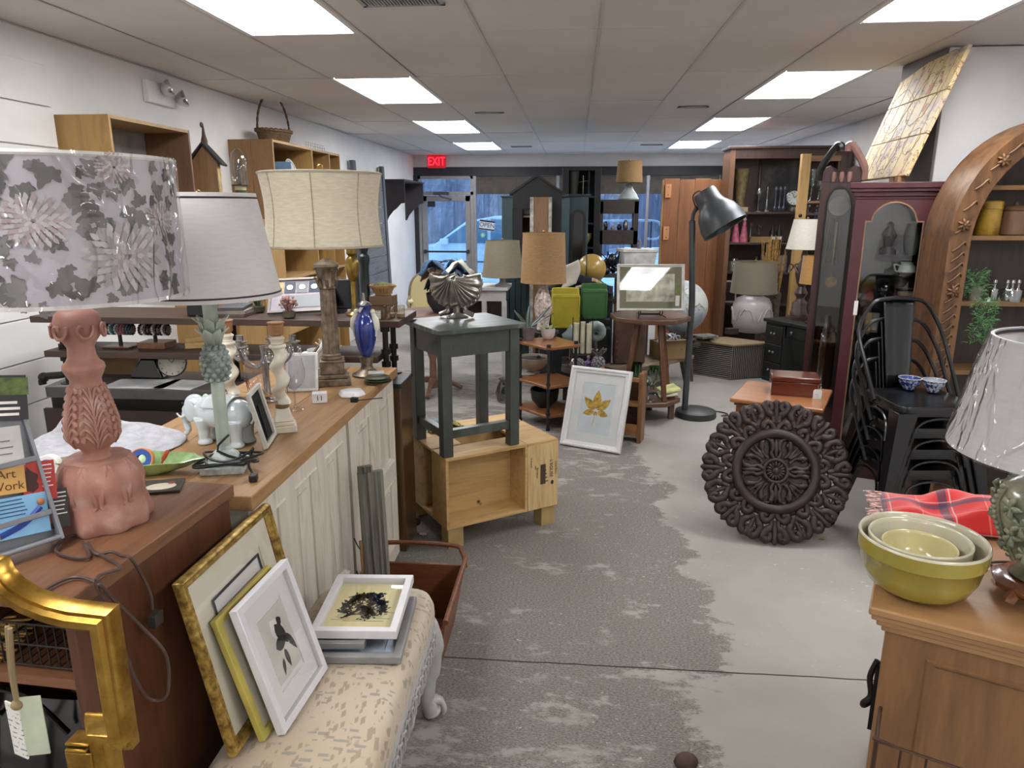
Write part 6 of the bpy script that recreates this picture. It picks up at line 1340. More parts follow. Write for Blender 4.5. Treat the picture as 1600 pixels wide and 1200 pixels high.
# ================================================================ LEAF PICTURE AND TROUGH
bl,br_,tl = at(876,694,z=0),at(970,710,z=0),None
tlp = at(895,571,Y=bl.y+.17);mt = lean(bl,br_,tlp);wfr2 = NT('chippy_white');n = wfr2.noise(wfr2.coord(),12,6,.7);wfr2.col(wfr2.ramp(n,[(.3,'#c9c8c6'),(.66,'#d8d7d6'),(.72,'#9d9a96')]));wfr2.rm(.5);wfr2 = wfr2.m
wL,hL = (br_-bl).length,(tlp-bl).length
lp = picture('framed_print','white framed gold leaf print leaning on the wooden trough',mt,wL,hL,.042,.03,wfr2,pm('white_mat2','#cfd1d0',.8,var=.02),.065,[(0,0),(0,-.022),(.008,-.03),(.018,-.03),(.024,-.022),(.034,-.02),(.042,-.012),(.042,0)])
b = B();b.box(-wL/2+.1,-.0045,.1,wL/2-.1,-.0035,hL-.1);pr_ = b.out('print',pm('paper_bluegrey','#c3c9cc',.8,var=.03),lp)
b = B();cz = hL*.47;gl_ = pm('gold_leaf','#a98a3c',.45,.25,var=.25,vs=50)
for a,L_,W_ in ((1.57,.135,.03),(.75,.12,.028),(2.4,.12,.028),(-.25,.085,.022),(3.4,.085,.022)): pts,cc = leafpts(.012*math.cos(a),cz+.012*math.sin(a),L_,W_,a,7);b.fan(pts,cc,lambda u,v: (u,-.0054,v))
for a in (-1.2,-1.9): pts,cc = leafpts(0,cz,.035,.008,a,4);b.fan(pts,cc,lambda u,v: (u,-.0054,v))
b.tube([(0,-.005,cz),(-.006,-.005,cz-.06),(-.016,-.005,cz-.1)],.0015,5);b.out('gold_leaf',gl_,pr_)
# trough
q0 = at(992,706,z=0);tr_w = wood('trough_oak','#5c3c26','#8a6240','Z',.5,.7)
t_ = thing('wooden_trough','tall brown wooden wall rack standing behind the leaf picture','rack',V((q0.x+.05,q0.y+.17,0)),-18)
hT = zrow(q0,594);b = B();b.box(-.03,0,0,.0,.12,hT);b.out('side_board',tr_w,t_,bev=.003);b = B();b.box(-.33,0,0,-.30,.12,hT);b.out('side_board',tr_w,t_,bev=.003)
b = B();b.box(-.30,.1,.02,-.03,.12,hT-.06);b.out('back_board',wood('trough_dark','#3d281b','#573a27','X'),t_)
for z,h in ((.05,.08),(hT-.06,.03),(.26,.02)): b = B();b.box(-.30,0,z,-.03,.02 if h > .025 else .1,z+h);b.out('cross_board',wood('trough_light','#7d5534','#9c7148','X'),t_,bev=.002)
# ================================================================ PLANT STAND WITH PICTURE
pf = V((.575,5.42,0));oc = wood('stand_brown','#3f2a20','#634433','X',.35,.7,coat=.2);ps_ = thing('octagonal_stand','brown octagonal stand with four legs and a low octagonal shelf','table',pf,8)
ztop = .80;octg = lambda r,a0=22.5: [(r*math.cos(R(a0+45*k)),r*math.sin(R(a0+45*k))) for k in range(8)]
b = B();b.prism(octg(.305),.035,'Z',ztop-.035);b.out('top',oc,ps_,bev=.006);b = B();b.prism(octg(.262),.035,'Z',.135);b.out('lower_shelf',oc,ps_,bev=.006)
for k in range(4): a = R(-65+90*k);d = V((math.cos(a),math.sin(a),0));b = B();b.tube([d*.12+V((0,0,ztop-.035)),d*.215+V((0,0,.17))],.024,4);b.out('leg',wood('leg_brown','#4a2e20','#6d4732','Z',.35),ps_,bev=.003)
for k in range(4): a = R(-22+90*k);b = B();b.box(.195*math.cos(a)-.02,.195*math.sin(a)-.02,0,.195*math.cos(a)+.02,.195*math.sin(a)+.02,.135);b.out('foot',oc,ps_)
p = V((.565,5.33,ztop+.040));mt = tr(p) @ rot('Z',4) @ rot('X',-11)
wpf = at(1070,440,Y=5.33).x-at(963,440,Y=5.33).x
gp = picture('framed_print','white framed print with olive mat on a small black easel',mt,wpf,.345,.02,.022,pm('frame_offwhite','#c9c8c0',.35),pm('olive_mat','#77745c',.75,var=.03),.05,[(0,0),(0,-.016),(.006,-.022),(.013,-.014),(.02,-.012),(.02,0)])
b = B();b.box(-wpf/2+.07,-.0045,.06,wpf/2-.07,-.0035,.29);b.out('print',pm('print_meadow','#b7b6a4',.8,var=.25,vs=14),gp)
e = thing('plate_easel','small black wire easel holding the olive-mat picture','easel',(p.x,p.y,ztop+.0055),4);b = B()
for s_ in (-1,1): b.tube(smooth([(s_*.08,-.06,.045),(s_*.08,-.055,.02),(s_*.08,-.02,.012),(s_*.08,.03,.01),(s_*.07,.07,.18)],4),.004,6);b.tube([(s_*.08,-.03,.01),(s_*.1,-.09,.001)],.004,6);b.cyl((s_*.08,.03,.012),(s_*.08,.12,.002),.004,n=6)
b.cyl((-.08,.03,.012),(.08,.03,.012),.004,n=6);b.cyl((-.08,-.02,.012),(.08,-.02,.012),.004,n=6);b.out('wire_frame',pm('stand_black','#1f1f20'),e)
t_ = thing('price_tag','white and green hang tag on the lower right corner of the olive-mat picture','tag',at(1058,478,Y=5.25));b = B();b.box(-.014,-.001,0,.014,.001,.075);b.out('card',pm('tag_white','#d3d2cc',.7),t_);b = B();b.box(-.012,-.001,.078,.016,.001,.15);b.out('green_ribbon',pm('tag_green','#6d7a3e',.7),t_)
grg = glassm('green_glass','#4f9a6a',.1);clg = glassm('goblet_glass','#cfd8d0',.12)
def goblet(P_,h,r,m,lab,grp=None,solidm=None):
    t_ = thing('goblet',lab,'glass',P_,group=grp);b = B();b.lathe([(r*.8,0),(r*.78,.003),(.006,.01),(.005,h*.42),(r*.6,h*.5),(r,h*.72),(r*.95,h)],20,cap=False);b.out('glass',m,t_,sharp=80)
    return t_
goblet(V((pf.x-.10,pf.y-.03,.171)),.26,.055,grg,'green glass goblet on the low shelf of the octagonal stand');goblet(V((pf.x+.0,pf.y-.165,.171)),.25,.06,clg,'clear etched goblet at the front of the octagonal stand');goblet(V((pf.x+.06,pf.y+.04,.171)),.22,.05,grg,'second green goblet behind the clear one on the octagonal stand')
for k,(dx,dy,m,lab) in enumerate(((.16,-.02,pm('paper_cream','#cfc9b8',.8),'cream folded leaflet under the yellow one on the octagonal stand'),(.17,.0,pm('paper_yellow','#cfcf8e',.8),'yellow folded leaflet on the octagonal stand shelf'))):
    o = B();o.M = rot('Y',-12);o.box(-.07,-.09,0,.07,.09,.012);o = o.out('leaflet',m);o.location = (pf.x+dx,pf.y+dy,.19+.03*k);o.rotation_euler = (0,0,.2*k);tag(o,lab,'leaflet')
# floor lamp
fl = at(1085,650,z=0);L4 = thing('floor_lamp','dark grey floor lamp with bell-shaped metal head and round base','lamp',V((.967,5.46,0)));mg = pm('lamp_graphite','#4a4d50',.38,.3,var=.04)
b = B();b.lathe([(0,0),(.155,0),(.16,.006),(.155,.045),(.14,.052),(0,.052)],48);b.out('base',pm('base_graphite','#2e3032',.45),L4)
LP = V((.967,5.46,0));q1 = at(1081,345,Y=5.5);q2 = at(1096,318,Y=5.5)
b = B();b.tube([(-.085,0,.05),(-.075,.02,.9),tuple(q1-LP-V((0,.02,.0)))],.024,14);b.out('pole',mg,L4)
b = B();b.tube(smooth([q1-LP-V((0,.02,0)),q1-LP+V((.012,0,.06)),q2-LP+V((0,0,0)),q2-LP+V((.05,0,.02))],6),.016,10);b.out('bent_arm',mg,L4)
hc = at(1102,303,Y=5.45)-LP;hd = (at(1133,366,Y=5.28)-LP-hc).normalized();hd = V((.50,-.25,-.83)).normalized()
ez = hd;ex = V((1,0,0));ex = (ex-ez*ex.dot(ez)).normalized();ey = ez.cross(ex);m4 = basis(hc,ex,ey,ez);s = .92*mpp(V((.95,5.46,1.5)))
b = B();b.M = m4;pr_ = [(0,-.02),(18*s,-.018),(20*s,0),(21*s,14*s),(23*s,22*s),(26*s,26*s),(33*s,36*s),(38*s,52*s),(39*s,66*s)]
b.lathe(pr_,48,cap=False);b.lathe([(38*s,66*s),(37*s,52*s),(32*s,37*s),(22*s,24*s),(19*s,0),(0,.0)],48,cap=False);b.lathe([(39*s,66*s),(39.5*s,67*s),(38*s,66*s)],48,cap=False);hd_ = b.out('lamp_head',[mg],L4,sharp=50)
b = B();b.M = m4;b.lathe([(0,0.01),(.02,.01),(.03,.05),(.033,.08),(.02,.11),(0,.115)],16);b.out('bulb',pm('bulb_white','#d8d6d0',.3),hd_)
b = B();b.tube(smooth([hc+V((-.06,0,-.1)),hc+V((-.09,-.02,-.02)),hc+V((-.05,-.02,.02)),hc+V((-.02,0,.0))],6),.005,6);b.tube(smooth([(.1,.1,.01),(.2,.12,.006),(.26,.05,.006),(.2,.0,.006),(.29,.02,.006)],6),.005,6);b.out('cord',blk,L4)
# ================================================================ LOW TABLE WITH CURIOS, PLANK BENCH, BOXES
lt = thing('low_table','dark low coffee table crowded with shells and crystal','table',(0,0,0),0);dk2 = wood('low_dark','#332a26','#4f443d','X',.35,coat=.2)
b = B();b.prism([(.0,5.31),(.255,5.27),(.255,5.90),(-.09,5.90),(-.09,5.45)],.03,'Z',.34);b.out('top',dk2,lt,bev=.004)
for x,y in ((.05,5.36),(.20,5.31),(.20,5.84),(-.08,5.84)): b = B();b.box(x,y,0,x+.04,y+.04,.34);b.out('leg',dk2,lt)
b = B();b.box(.0,5.46,.12,.24,5.86,.135);b.out('lower_shelf',dk2,lt)
zl = .3705;cel = pm('celadon_shell','#93a5a3',.45,var=.1,coat=.2)
def lpt(px,py,z=zl): return at(px,py,z=z)
def shell_spiral(name,lab,P_,r,rz,conch=False):
    t_ = thing(name,lab,'shell',P_,rz);b = B();pts = [];rad = []
    if conch:
        pr_ = [(.01*r,0),(.25*r,.15*r),(.45*r,.5*r),(.75*r,1.1*r),(.8*r,1.4*r),(.5*r,1.62*r),(.42*r,1.72*r),(.28*r,1.95*r),(.2*r,2.05*r),(.05*r,2.3*r)]
        b.lathe(pr_,28,fn=lambda a,z: 1+.16*max(0,math.sin(a*4+z*10))*(z > .9*r));b.out('shell_body',cel,t_,sharp=80);b = B();b.sph((.35*r,-.45*r,.9*r),.42*r,12,10,(.45,.3,1.6));b.out('aperture',pm('shell_pale','#b9c4c0',.4),t_);b = B();b.cyl((0,0,-.1),(0,0,.01),.012);b.lathe([(.04,-.1),(.04,-.092),(.012,-.085)],16);b.out('stand_rod',sil,t_)
    else:
        for i in range(60):
            t = i/59;a = t*PI*3.1;rr_ = r*(.12+.62*t);pts.append((rr_*math.cos(a),0,r+rr_*math.sin(a)));rad.append(r*(.06+.40*t)*(1+.06*math.sin(i*1.9)))
        b.tube(pts,rad,16);b.out('shell_body',cel,t_,sharp=80);b = B();b.cyl((0,0,-.12),(0,0,r*.35),.012);b.lathe([(.05,-.12),(.05,-.112),(.012,-.1)],16);b.out('stand_rod',sil,t_)
    return t_
shell_spiral('conch_shell','pale blue-grey conch shell behind the tiered stand',V((-.02,5.74,zl+.1)),.085,20,True)
shell_spiral('nautilus_shell','pale blue-grey nautilus shell on a metal rod stand',V((.185,5.78,zl+.1215)),.10,15)
t_ = thing('pillar_candles','three cream pillar candles in a black wire holder','candle',V((.075,5.60,zl)))
for x,h in ((-.05,.24),(.0,.25),(.045,.235)): b = B();b.cyl((x,0,.09),(x,0,.09+h),.026,n=18);b.out('candle',pm('candle_cream','#c4c0a6',.5),t_)
b = B();b.lathe([(.09,.0),(.09,.085),(0,.089)],16)
for x in (-.08,-.025,.022,.075): b.cyl((x,-.03,.08),(x,-.03,.38),.004,n=6)
b.out('holder',steel,t_)
def gem(P_,lab,name,m,r,n,tall=1.):
    t_ = thing(name,lab,'ornament',P_);b = B();rn = random.Random(n)
    for k in range(n):
        z = r*tall*(1-2*(k+.5)/n);q = math.sqrt(max(0,1-(z/(r*tall))**2));a = k*2.4;b.sph((r*q*math.cos(a),r*q*math.sin(a),r*tall+z),r*.24,6,4)
    b.out('beads',m,t_,sharp=20);return t_
crm = pm('crystal_bead','#8f8f92',.08,.35,var=.5,vs=90);
t_ = gem(V((.195,5.36,zl+.004)),'crystal bead pineapple with looped metal leaves on the low table','crystal_pineapple',pm('crystal_dark_bead','#7d7d80',.08,.3,var=.7,vs=120),.045,60,1.2)
b = B()
for k in range(7): a = 2*PI*k/7;d = V((math.cos(a),math.sin(a),0));b.tube(smooth([V((0,0,.105)),d*.02+V((0,0,.15)),d*.06+V((0,0,.17)),d*.05+V((0,0,.15)),d*.01+V((0,0,.11))],4),.003,6)
b.out('leaves',sil,t_)
t_ = gem(V((.035,5.43,zl+.004)),'cluster of clear crystal beads on the low table','crystal_cluster',crm,.05,50,.7)
p = V((.12,5.43,zl));t_ = thing('perfume_bottle','small purple glass perfume bottle on the low table','bottle',p);b = B();b.lathe([(.03,0),(.04,.015),(.038,.05),(.015,.065),(.01,.08)],8);b.out('bottle',pm('amethyst','#6a5a8c',.1,coat=.6,var=.4,vs=60),t_,sharp=20);b = B();b.sph((0,0,.092),.014,8,6);b.out('stopper',crm,t_)
o = B();o.M = rot('Z',30);o.box(-.05,-.035,0,.05,.035,.008);o.box(-.042,-.028,.008,.042,.028,.012);o = o.out('silver_tray',pm('tray_silver','#97958f',.2,.7));o.location = V((-.022,5.53,zl));tag(o,'shiny flat tray on the left of the low table','tray')
# plank bench
pa,pb2 = at(986,582,z=.31)+V((-.045,.055,0)),at(1091,556,z=.31)+V((-.03,.03,0));t_ = thing('plank_bench','rough plank bench with dark splayed legs behind the floor lamp','bench',(pb2+pa)/2-V((0,0,.31)),math.degrees(math.atan2((pb2-pa).y,(pb2-pa).x)));LB = (pb2-pa).length
pw = wood('old_plank','#54463a','#7d6b58','X',.6)
for y0,y1 in ((0,.13),(.137,.28)): b = B();b.box(-LB/2,y0,.275,LB/2,y1,.31);b.out('plank',pw,t_,bev=.003)
for x,s_ in ((-LB/2+.1,-1),(LB/2-.12,1)):
    for y,yk in ((.04,-.3),(.24,.3)): b = B();b.tube([(x,y,.275),(x+s_*.06,y+yk*.1,.0)],[.028,.02],8);b.out('leg',pm('bench_leg','#2b2622',.5),t_)
ub = (pb2-pa).normalized();nb2 = V((-ub.y,ub.x,0));lth = pm('brown_leather','#5c463a',.5,var=.12,bump=.2)
t_ = thing('upright_suitcase','brown leather suitcase standing on end behind the octagonal stand','suitcase',pa+ub*.25+nb2*.17+V((0,0,.001)),12)
b = B();b.box(-.13,-.05,0,.13,.05,.50);b.out('case_body',lth,t_,bev=.015);b = B();b.box(-.132,-.006,.002,.132,.006,.503);b.out('seam_band',oakd,t_)
for k in range(9): b = B();b.sph((-.12,-.052,.04+.052*k),.007,6,5);b.out('nailhead',brass2,t_)
kb = pm('kraft_box','#8d7550',.75,var=.06)
bmid = (pa+pb2)/2+ub*.08-nb2*.09;t_ = thing('cardboard_box','open cardboard box on the plank bench behind the octagonal stand','box',V((bmid.x-.02,bmid.y+.24,.311)),22);b = B()
for x0,y0,x1,y1 in ((-.15,-.1,.15,-.094),(-.15,.094,.15,.1),(-.15,-.1,-.144,.1),(.144,-.1,.15,.1)): b.box(x0,y0,0,x1,y1,.15)
b.box(-.15,-.1,0,.15,.1,.004);b.out('box_body',kb,t_);b = B();b.hexa([(-.15,-.1,.15),(.15,-.1,.15),(.15,-.096,.15),(-.15,-.096,.15)],[(-.17,-.17,.18),(.13,-.17,.18),(.13,-.166,.184),(-.17,-.166,.184)]);b.out('flap',kb,t_)
b = B()
for k in range(14): b.tube(smooth([(rn.uniform(-.12,.12),rn.uniform(-.08,.08),.08),(rn.uniform(-.12,.12),rn.uniform(-.08,.08),.2),(rn.uniform(-.12,.12),rn.uniform(-.08,.08),.14)]),.006,5)
o = b.out('tangled_trinkets',crm);o.location = V((bmid.x-.02,bmid.y+.24,.312));o['kind'] = 'stuff';tag(o,'tangle of silvery trinkets filling the open cardboard box','trinkets')
o = B();o.box(-.05,-.05,0,.05,.05,.2);o = o.out('black_carton',pm('case_black','#1b1b1c'));qk = pa+ub*((pb2-pa).length-.06)+nb2*.15;o.location = (qk.x,qk.y,.311);o.rotation_euler = (0,0,.5);tag(o,'black carton with white label on the plank bench','box')
o = B();o.box(-.03,-.001,0,.03,.001,.09);o = o.out('white_label',pm('tag_white','#d3d2cc'));o.location = (qk.x+.026,qk.y-.047,.36);o.rotation_euler = (0,0,.5);tag(o,'white label on the black carton of the plank bench','label')
# globe
gpos = V((1.0,6.75,.69));t_ = thing('large_globe','large pale grey relief globe half hidden behind the floor lamp','globe',gpos)
gm = NT('relief_globe');n = gm.noise(gm.coord(),4.5,5,.6);gm.col(gm.ramp(n,[(.42,'#8f989d'),(.5,'#aeb4b6'),(.53,'#b8b9b4')]));gm.rm(.5);gm.bump(gm.ramp(n,[(.5,'#000000'),(.54,'#ffffff')]),.8,.02)
b = B();b.sph((0,0,0),.245,40,24);b.out('sphere',gm.m,t_);b = B();b.lathe([(.15,-.33),(.15,-.31),(.04,-.29),(.04,-.24)],24);b.out('foot',pm('stand_black','#1f1f20'),t_)
t_ = thing('low_stool','plain dark stool under the large globe','stool',(1.0,6.75,0));b = B();b.lathe([(0,.33),(.2,.33),(.2,.358),(0,.358)],24);b.out('seat',dk2,t_)
for k in range(4): a = R(45+90*k);b = B();b.cyl((.14*math.cos(a),.14*math.sin(a),.33),(.17*math.cos(a),.17*math.sin(a),0),.015);b.out('leg',dk2,t_)
# ================================================================ VINYL SEAT PADS, GOLD BALL, WHITE BAGS
t_ = thing('storage_chest','dark storage chest behind the tiered stand carrying white bags and a gold ball','chest',(.12,6.35,0),0);b = B();b.box(-.42,-.12,0,.22,.22,.88);b.out('chest_body',pm('trunk_navy','#1f2226',.6),t_,bev=.01);b = B();b.box(-.43,-.13,.80,.23,.23,.82);b.out('lid_band',pm('trunk_trim','#3a3230',.5),t_)
def pad(lab,px0,px1,y0,y1,Yd,col,rz):
    a,c = at(px0,y1,Y=Yd),at(px1,y0,Y=Yd);w,h = c.x-a.x,c.z-a.z;t_ = thing('vinyl_seat_pad',lab,'seat pad',V(((a.x+c.x)/2,Yd,a.z)),rz,group='folded vinyl seat pads');m = pm('vinyl_'+lab[:5],col,.35,var=.05,coat=.15)
    for k,(y,hh) in enumerate(((0,h*.86),(.07,h))):
        b = B();rs_ = []
        for zt,k2 in ((0,.82),(.015,.95),(.04,1),(hh-.03,1),(hh-.008,.97),(hh,.9)): rs_.append([(x*k2,y+yy*(.6+.4*k2),zt) for x,yy in [(w/2*.94,-.022),(w/2,-.008),(w/2,.008),(w/2*.94,.022),(-w/2*.94,.022),(-w/2,.008),(-w/2,-.008),(-w/2*.94,-.022)]])
        b.rings(rs_);b.out('pad_half',m,t_,sharp=60,bev=.004)
    b = B();b.box(-w/2*.9,-.01,-.0,w/2*.9,.08,.02);b.out('hinge_fold',m,t_,bev=.008)
    b = B();b.tube([(x,-.024,z) for x,z in ((-w/2*.93,.04),(-w/2*.93,h*.80),(w/2*.93,h*.80),(w/2*.93,.04))],.004,5);b.out('piping',m,t_)
    b = B();b.tube(smooth([(-w/2,.04,h*.5),(-w/2-.03,.03,h*.3),(-w/2-.02,.03,.05)]),.005,6);b.out('strap',m,t_)
pad('mustard yellow vinyl seat pad folded double',862,907,451,512,5.95,'#b5a72a',6);pad('green vinyl seat pad folded double behind the nautilus shell',908,950,444,498,6.075,'#3a6a38',4)
t_ = thing('pad_rack','dark rack holding the folded yellow and green seat pads','rack',(.07,5.98,0));b = B();b.box(-.28,-.06,.575,.24,.10,.60);b.out('rail_shelf',pm('stand_black','#1f1f20'),t_)
b = B();b.box(.02,.075,.64,.24,.19,.66);b.out('rail_shelf',pm('stand_black','#1f1f20'),t_)
for x in (-.27,.22): b = B();b.box(x,.0,0,x+.02,.03,.575);b.out('post',pm('stand_black','#1f1f20'),t_)
p = at(924,420,Y=6.35);t_ = thing('gold_ball','shiny gold helmet-like ball on the pile of bags','ball',p);rg = 23*mpp(p);gdm = pm('gold_lacquer','#a08440',.35,0.,var=.05,coat=.35);b = B();b.sph((0,0,0),rg,32,20);b.out('shell',gdm,t_);b = B();b.tube([(-rg*.35+.0*math.cos(a),-rg*1.003*math.cos(a)*.935,rg*1.003*math.sin(a)*.935) for a in [-PI/2+PI*i/24 for i in range(49)]],.005,6);b.out('seam',pm('seam_dark','#2a2418',.6),t_)
wb = pm('white_bag','#bdb7ae',.5,var=.06,bump=.2,bs=10)
def bag(lab,P_,sx,sy_,sz,rz,m):
    b = B();b.sph((0,0,sz),1,22,14,(sx,sy_,sz),fn=lambda a,t: 1+.12*math.sin(a*3+t*4)+.05*math.sin(a*7));o = b.out('soft_bag',m,sharp=180);o.location = P_;o.rotation_euler = (0,0,R(rz));tag(o,lab,'bag')
bag('white crumpled bag under the burlap shade on the dark chest',V((at(866,440,Y=6.4).x,6.42,.896)),.14,.09,.06,10,wb);bag('white bag directly under the gold ball',V((p.x+.0,6.36,.883)),.13,.09,max(.02,(p.z-rg-.883)/2/1.16),-8,wb)
o = B();q0,q1 = at(880,412,Y=6.25),at(905,448,Y=6.25);o.grid(lambda u,v: (q0.x+(u-.0)*.13+.02*math.sin(v*4),6.20-.03*math.sin(u*2.2)-.02*v,q0.z-.02-.2*v+.06*u),10,10);o = o.out('white_card',wb,solid=.006,sharp=180);tag(o,'curled white plastic sheet left of the gold ball','sheet')
o = B();a,c = at(900,424,Y=6.225),at(958,446,Y=6.225);o.grid(lambda u,v: (a.x+(c.x-a.x)*u,a.y-.02*math.sin(u*PI)-.012*v,a.z+(c.z-a.z)*u-.075*v-.012*math.sin(u*9)),20,6);o = o.out('navy_pennant',fabric('navy_cloth','#1d1f33',.8,200,.15),solid=.006,sharp=180);tag(o,'navy cloth with yellow print draped below the gold ball','cloth')
t_ = o;b = B();b.grid(lambda u,v: (a.x+(c.x-a.x)*(.42+.4*u),a.y-.02*math.sin((.42+.4*u)*PI)-.012*(.2+.4*v)-.008,a.z+(c.z-a.z)*(.42+.4*u)-.075*(.2+.4*v)-.012*math.sin((.42+.4*u)*9)+.006),10,3);b.out('printed_marks',(lambda t: (t.col(t.ramp(t.wave(t.coord(),9,4,'X'),[(.4,'#c9973a'),(.55,'#1d1f33'),(.7,'#b9b4ae')])),t.rm(.8),t.m)[2])(NT('pennant_print')),t_,solid=.004)
# ================================================================ FAR CENTRE: CABINETS IN FRONT OF THE WINDOW
teal = pm('teal_paint','#3d5257',.5,var=.08,vs=4,stretch=(1,1,.2));navy = pm('ink_black_paint','#0e1119',.45,var=.1)
def span(px0,px1,Yd): a,c = at(px0,330,Y=Yd),at(px1,330,Y=Yd);return a.x,c.x
# tall teal cabinet (left, behind) and low teal cupboard with the house shelf on it
x0,x1 = span(784,806,8.1);zt = at(790,308,Y=8.1).z
t_ = thing('teal_wardrobe','narrow tall teal cupboard left of the black house-shaped shelf','cupboard',(x0,8.1,0));b = B();b.box(0,0,0,.34,.35,zt);b.out('body',teal,t_,bev=.005);b = B();b.box(-.01,-.01,zt,.35,.36,zt+.02);b.out('cornice',teal,t_,bev=.004)
x0,x1 = span(786,872,7.2);
t_ = thing('teal_cupboard','low teal cupboard with beaded front behind the potted plants','cupboard',(x0,7.2,0));w = x1-x0;b = B();b.box(0,0,0,w,.45,.93);b.out('body',teal,t_,bev=.004);b = B()
for k in range(9): b.box(w*k/9+.004,-.012,.06,w*(k+1)/9-.004,0,.88)
b.out('beaded_front',teal,t_,bev=.004);b = B();b.box(-.015,-.02,.93,w+.015,.46,.955);b.out('top',teal,t_,bev=.004)
Yh = 7.3;x0,x1 = span(801,877,Yh);zb = .957;ze_ = at(801,302,Y=Yh).z-zb;zp = at(838,276,Y=Yh).z-zb;w = x1-x0
hs_ = thing('house_shelf','black house-shaped open shelf with pitched top','shelf',((x0+x1)/2,Yh,zb));h = w/2
b = B();b.box(-h,0,0,-h+.10,.03,ze_-.15);b.box(h-.10,0,0,h,.03,ze_-.15);b.prism([(-h,ze_-.15),(h,ze_-.15),(h,ze_),(0,zp),(-h,ze_)],.03,'Y',0);b.out('front_frame',navy,hs_,bev=.003)
for s_ in (-1,1): b = B();b.box(s_*h-.012*(1+s_)/1,.03,0,s_*h-.012*(s_-1)/-1 if 0 else s_*h+.012*(1-s_),.26,ze_) if 0 else b.box(min(s_*h,s_*(h-.02)),.03,0,max(s_*h,s_*(h-.02)),.26,ze_);b.out('side_panel',navy,hs_)
for s_ in (-1,1): b = B();b.hexa([(0,-.02,zp+.0),(0,.28,zp+.0),(s_*(h+.03),.28,ze_-.02),(s_*(h+.03),-.02,ze_-.02)],[(0,-.02,zp+.025),(0,.28,zp+.025),(s_*(h+.035),.28,ze_+.003),(s_*(h+.035),-.02,ze_+.003)]);b.out('roof_board',navy,hs_)
b = B();b.box(-h+.02,.25,0,h-.02,.26,ze_);b.out('back_panel',pm('back_brown','#4a3528'),hs_)
zs1,zs2 = at(820,337,Y=Yh).z-zb,at(820,352,Y=Yh).z-zb
for z in (zs1,.18): b = B();b.box(-h+.02,.03,z-.018,h-.02,.25,z);b.out('shelf_board',pm('shelf_wood_grey','#6d6458',.6),hs_)
t_ = thing('dark_photo','dark framed portrait on the upper shelf of the house-shaped shelf','picture',((x0+x1)/2-h*.45,Yh+.1,zb+zs1+.001));b = B();moulding(b,rectp(.16,.22),[(0,0),(0,-.015),(.015,-.015),(.015,0)]);b.out('frame',navy,t_);b = B();b.box(-.07,-.004,.01,.07,-.001,.21);b.out('photo',pm('photo_dark','#4b4a48',.3,var=.5,vs=14),t_)
# plain brown door panel with pale edges
x0,x1 = span(828,862,7.1);zt = at(845,308,Y=7.15).z;t_ = thing('old_door_panel','narrow brown wooden door with pale flaking edges standing before the house shelf','door',((x0+x1)/2,7.12,0));w = x1-x0
b = B();b.box(-w/2+.035,0,0,w/2-.03,.03,zt-.0);b.out('board',wood('door_brown','#6a4d36','#8c6a4c','Z',.5),t_);b = B();b.box(-w/2,-.01,0,-w/2+.035,.035,zt);b.box(w/2-.03,-.01,0,w/2,.035,zt);b.out('pale_edge',NT2 if 0 else pm('flaking_white','#a8a59c',.7,var=.3,vs=14),t_)
# teal corner cabinet with arched glass door
Yt = 7.7;x0,x1 = span(873,919,Yt);zt = at(880,307,Y=Yt).z;w = x1-x0
t_ = thing('arched_cabinet','teal corner cabinet with arched dark glass door','cabinet',(x0,Yt,0));wl = w*.36
b = B();b.hexa([(0,.18,0),(wl,0,0),(w,0,0),(w,.34,0),(0,.34,0)],[(0,.18,zt),(wl,0,zt),(w,0,zt),(w,.34,zt),(0,.34,zt)]);b.out('body',teal,t_,bev=.004)
b = B();b.hexa([(-.02,.17,zt),(wl-.01,-.02,zt),(w+.02,-.02,zt),(w+.02,.35,zt),(-.02,.35,zt)],[(-.025,.165,zt+.025),(wl-.012,-.025,zt+.025),(w+.025,-.025,zt+.025),(w+.025,.355,zt+.025),(-.025,.355,zt+.025)]);b.out('cornice',pm('cornice_grey','#3a4449',.5),t_)
ax0,ax1 = wl+.015,w-.02;ar = (ax1-ax0)/2;arch_ = [(ax0,.35)]+[( (ax0+ax1)/2-ar*math.cos(R(q)),zt-.14-ar+ar*1.15*math.sin(R(q))) for q in range(0,181,12)]+[(ax1,.35)]
b = B();moulding(b,arch_[::-1],[(0,0),(0,-.02),(.03,-.02),(.03,-.002)]);b.out('door_frame',pm('arch_black','#15181c',.35),t_);b = B();b.prism(arch_,.004,'Y',-.006);b.out('glass',pm('dark_glass','#1a1c1f',.08,spec=.6,var=.3,vs=5),t_)
# black tall open cabinet behind it
Yk = 8.25;x0,x1 = span(878,938,Yk);zt = at(900,262,Y=Yk).z;w = x1-x0
t_ = thing('black_etagere','tall black open cabinet standing against the window mullion','cabinet',(x0,Yk,0))
for xa in (0,w-.07): b = B();b.box(xa,0,0,xa+.07,.4,zt);b.out('upright',navy,t_,bev=.003)
b = B();b.box(.07,.37,0,w-.07,.39,zt);b.out('back_panel',pm('etagere_back','#1d2028',.6),t_);b = B();b.box(.07,0,zt-.03,w-.07,.4,zt);b.out('top_rail',navy,t_)
zs_ = [at(920,y,Y=Yk).z for y in (306,348,386)]
for z in zs_: b = B();b.box(.07,.0,z-.02,w-.07,.37,z);b.out('shelf_board',navy,t_)
def onK(px,z,dy=.12): p = at(px,300,Y=Yk+dy);return V((p.x,Yk+dy,z+.001))
o = B();o.lathe([(.042,0),(.046,.02),(.064,.26),(.068,.27),(.06,.27),(.04,.02),(0,.02)],24);o = o.out('grey_vase',pm('vase_grey','#4a4b46',.5));o.location = onK(896,zs_[0]);tag(o,'tall grey tapered vase on top shelf of the black cabinet','vase')
